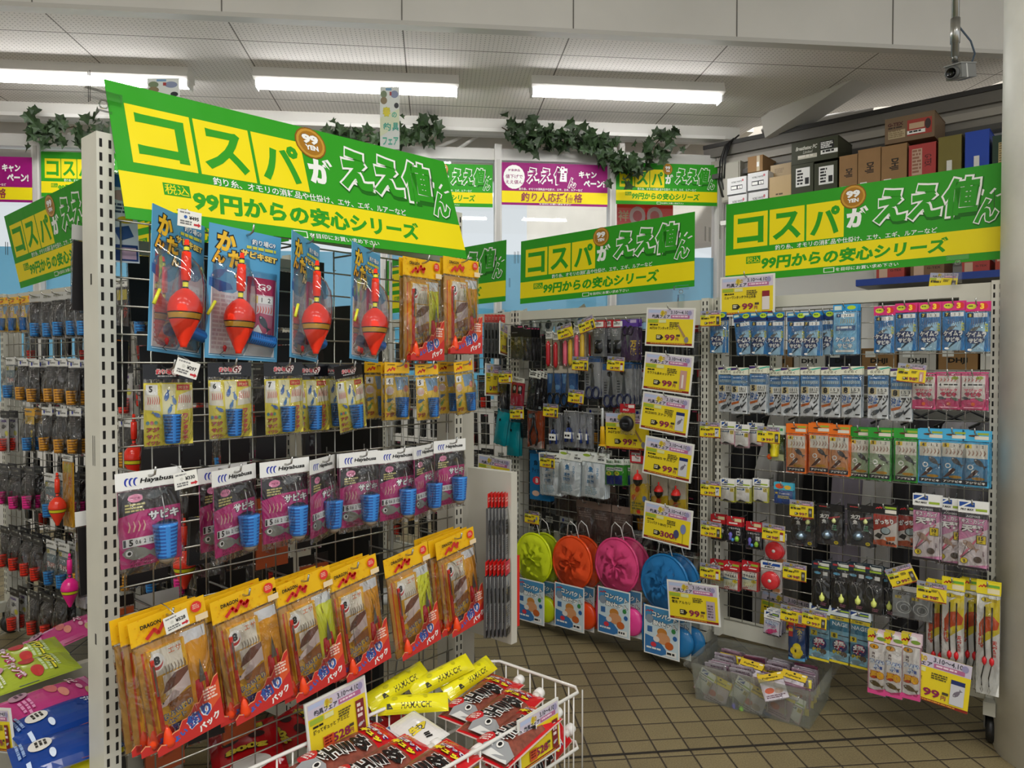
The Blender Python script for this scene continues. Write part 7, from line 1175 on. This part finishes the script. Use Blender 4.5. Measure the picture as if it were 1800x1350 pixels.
for i in range(7):
    c = ['#a88458', '#dcdad4', '#2a2c3a', '#a07a4e', '#c8c4bc', '#9a7448', '#d8d4cc'][i]; t = thing('shoe_box', GC.at(-.08 + i * .15, -1.0, 1.13), (0, 0, TC)); p = P(); p.box(-.07, .07, -.12, .1, 0, .09, c); p.y0 = -.12; p.art(.14, .09, [('t', 'DHJI', .5, .6, .3, BK, {'w': .5, 'b': .04}), ('r', .1, .1, .4, .4, WH)], z0=.09); p.build('carton', t); P().box(-.072, .072, -.123, .102, .088, .094, c).build('lid', t)
    tag(t, ORD[i] + ' box from the left on the low shelf behind the raincoats', 'box', 'boxes on the low shelf')
# white-tagged packs along the top of the row behind
FR = Frame(GB.at(.2, -.75, 0), TC)
for i in range(11):
    o = spawn('wp', lambda: flat_pack('tag_pack', .07, .12, .03, '#e8e6e4', [('g', .1, .3, .9, .7, 1, BK)], '#c8c6ca', [('r', 0, 0, 1, 1, '#dcd8dc'), ('e', .5, .5, .3, .3, '#2a2a34')])); orient(o, FR.hit(880 + i * 13, 545 + (i % 3) * 3, .1), TC, R.uniform(-.5, .5), R.uniform(-.5, .5)); mark(o, 'white tagged packs crowded along the top of the row behind the nets', 'tag pack', 'white packs on the rear row')
o = spawn('bsc', lambda: gb('bluesc')); orient(o, FR.hit(1018, 540, .1), TC, -.5); mark(o, 'red scissors card sticking up on the rear row', 'scissors pack', None)
p = P(); p.box(-.028, .028, 0, .001, -.165, 0, '#dfe6ee'); p.art(.056, .165, [('r', .06, .02, .94, .16, '#3a6ab0'), ('e', .5, .25, .3, .06, '#c8a0a0'), ('g', .1, .34, .9, .46, 3, '#44506a'), ('e', .6, .52, .25, .04, '#e6c83a'), ('p', [(.2, .62), (.7, .58), (.85, .7), (.4, .76)], '#3a5a94'), ('r', .04, .8, .96, .98, '#26407c'), ('r', .4, .83, .9, .96, '#c8a8c0')]); o = p.build('leaflet', None, GA.hit(210, 304, -.01), (0, -.04, TA)); tag(o, 'blue and white leaflet hanging beside the nearest grey post under the banner', 'leaflet')
# coiled goods between right rack and column
p = P(); q = GC.at(1.03, -.16, 0)
p.tube([(0, 0, 0), (0, 0, .9)], .006, '#d8b83ag', 6); p.tube([(.03, .01, 0), (.03, .01, .9)], .006, '#b8862ag', 6); p.tube([(-.03, .01, .2), (-.03, .01, .9)], .006, '#1c1c1cg', 6); o = p.build('rod_bundle', None, q + Vector((0, 0, .45))); tag(o, 'upright bundle of yellow and black rods beside the column', 'rods')
P
# goods on the far faces of the racks, seen dimly through the meshes
def backs(F, kinds, xs, zs, off, label, group, jit=.02, yaw=0.0):
    for z in zs:
        for x in xs:
            k = kinds[R.randrange(len(kinds))]; o = spawn(*k); orient(o, F.at(x + R.uniform(-jit, jit), off, z + R.uniform(-.01, .01)), F.th, R.uniform(-.05, .05), yaw + R.uniform(-.2, .2)); mark(o, label, 'pack', group)
fr = lambda a, b, n: [a + (b - a) * i / (n - 1) for i in range(n)]
backs(GA, [cpR, cpO, cpP, gk('blackpack'), gk('blackpack'), cpB, gk('plier')], fr(.03, .50, 6), (1.40, 1.22, 1.05, .86, .68, .50), -.09, 'dim packs on the far face of the near rack', 'packs on the far face of the near rack', yaw=math.pi)
backs(GB, [gk('blackpack'), gk('greypack'), gk('slim'), gk('brown'), cpO], fr(.04, .88, 12), (1.30, 1.13, .96, .79, .62, .45), -.10, 'dark packs on the far face of the middle rack', 'packs on the far face of the middle rack')
backs(GB, [gk('blackpack'), gk('slim'), cpR, gk('blackpack')], fr(-.9, -.06, 10), (1.28, 1.1, .92, .74, .56, .38), -.05, 'dark packs on the rack left of the net rack', 'packs on the rack left of the nets')
backs(GD, [cpR, gk('blackpack'), gk('slim'), gk('blackpack')], fr(.04, 1.84, 20), (1.32, 1.15, .98, .81, .64, .47, .30), -.06, 'added black packs darkening the gaps of the shaded left racks', 'added packs darkening the left racks')  # black packs added to darken the bright gaps in the left racks
bpy.context.view_layer.update()
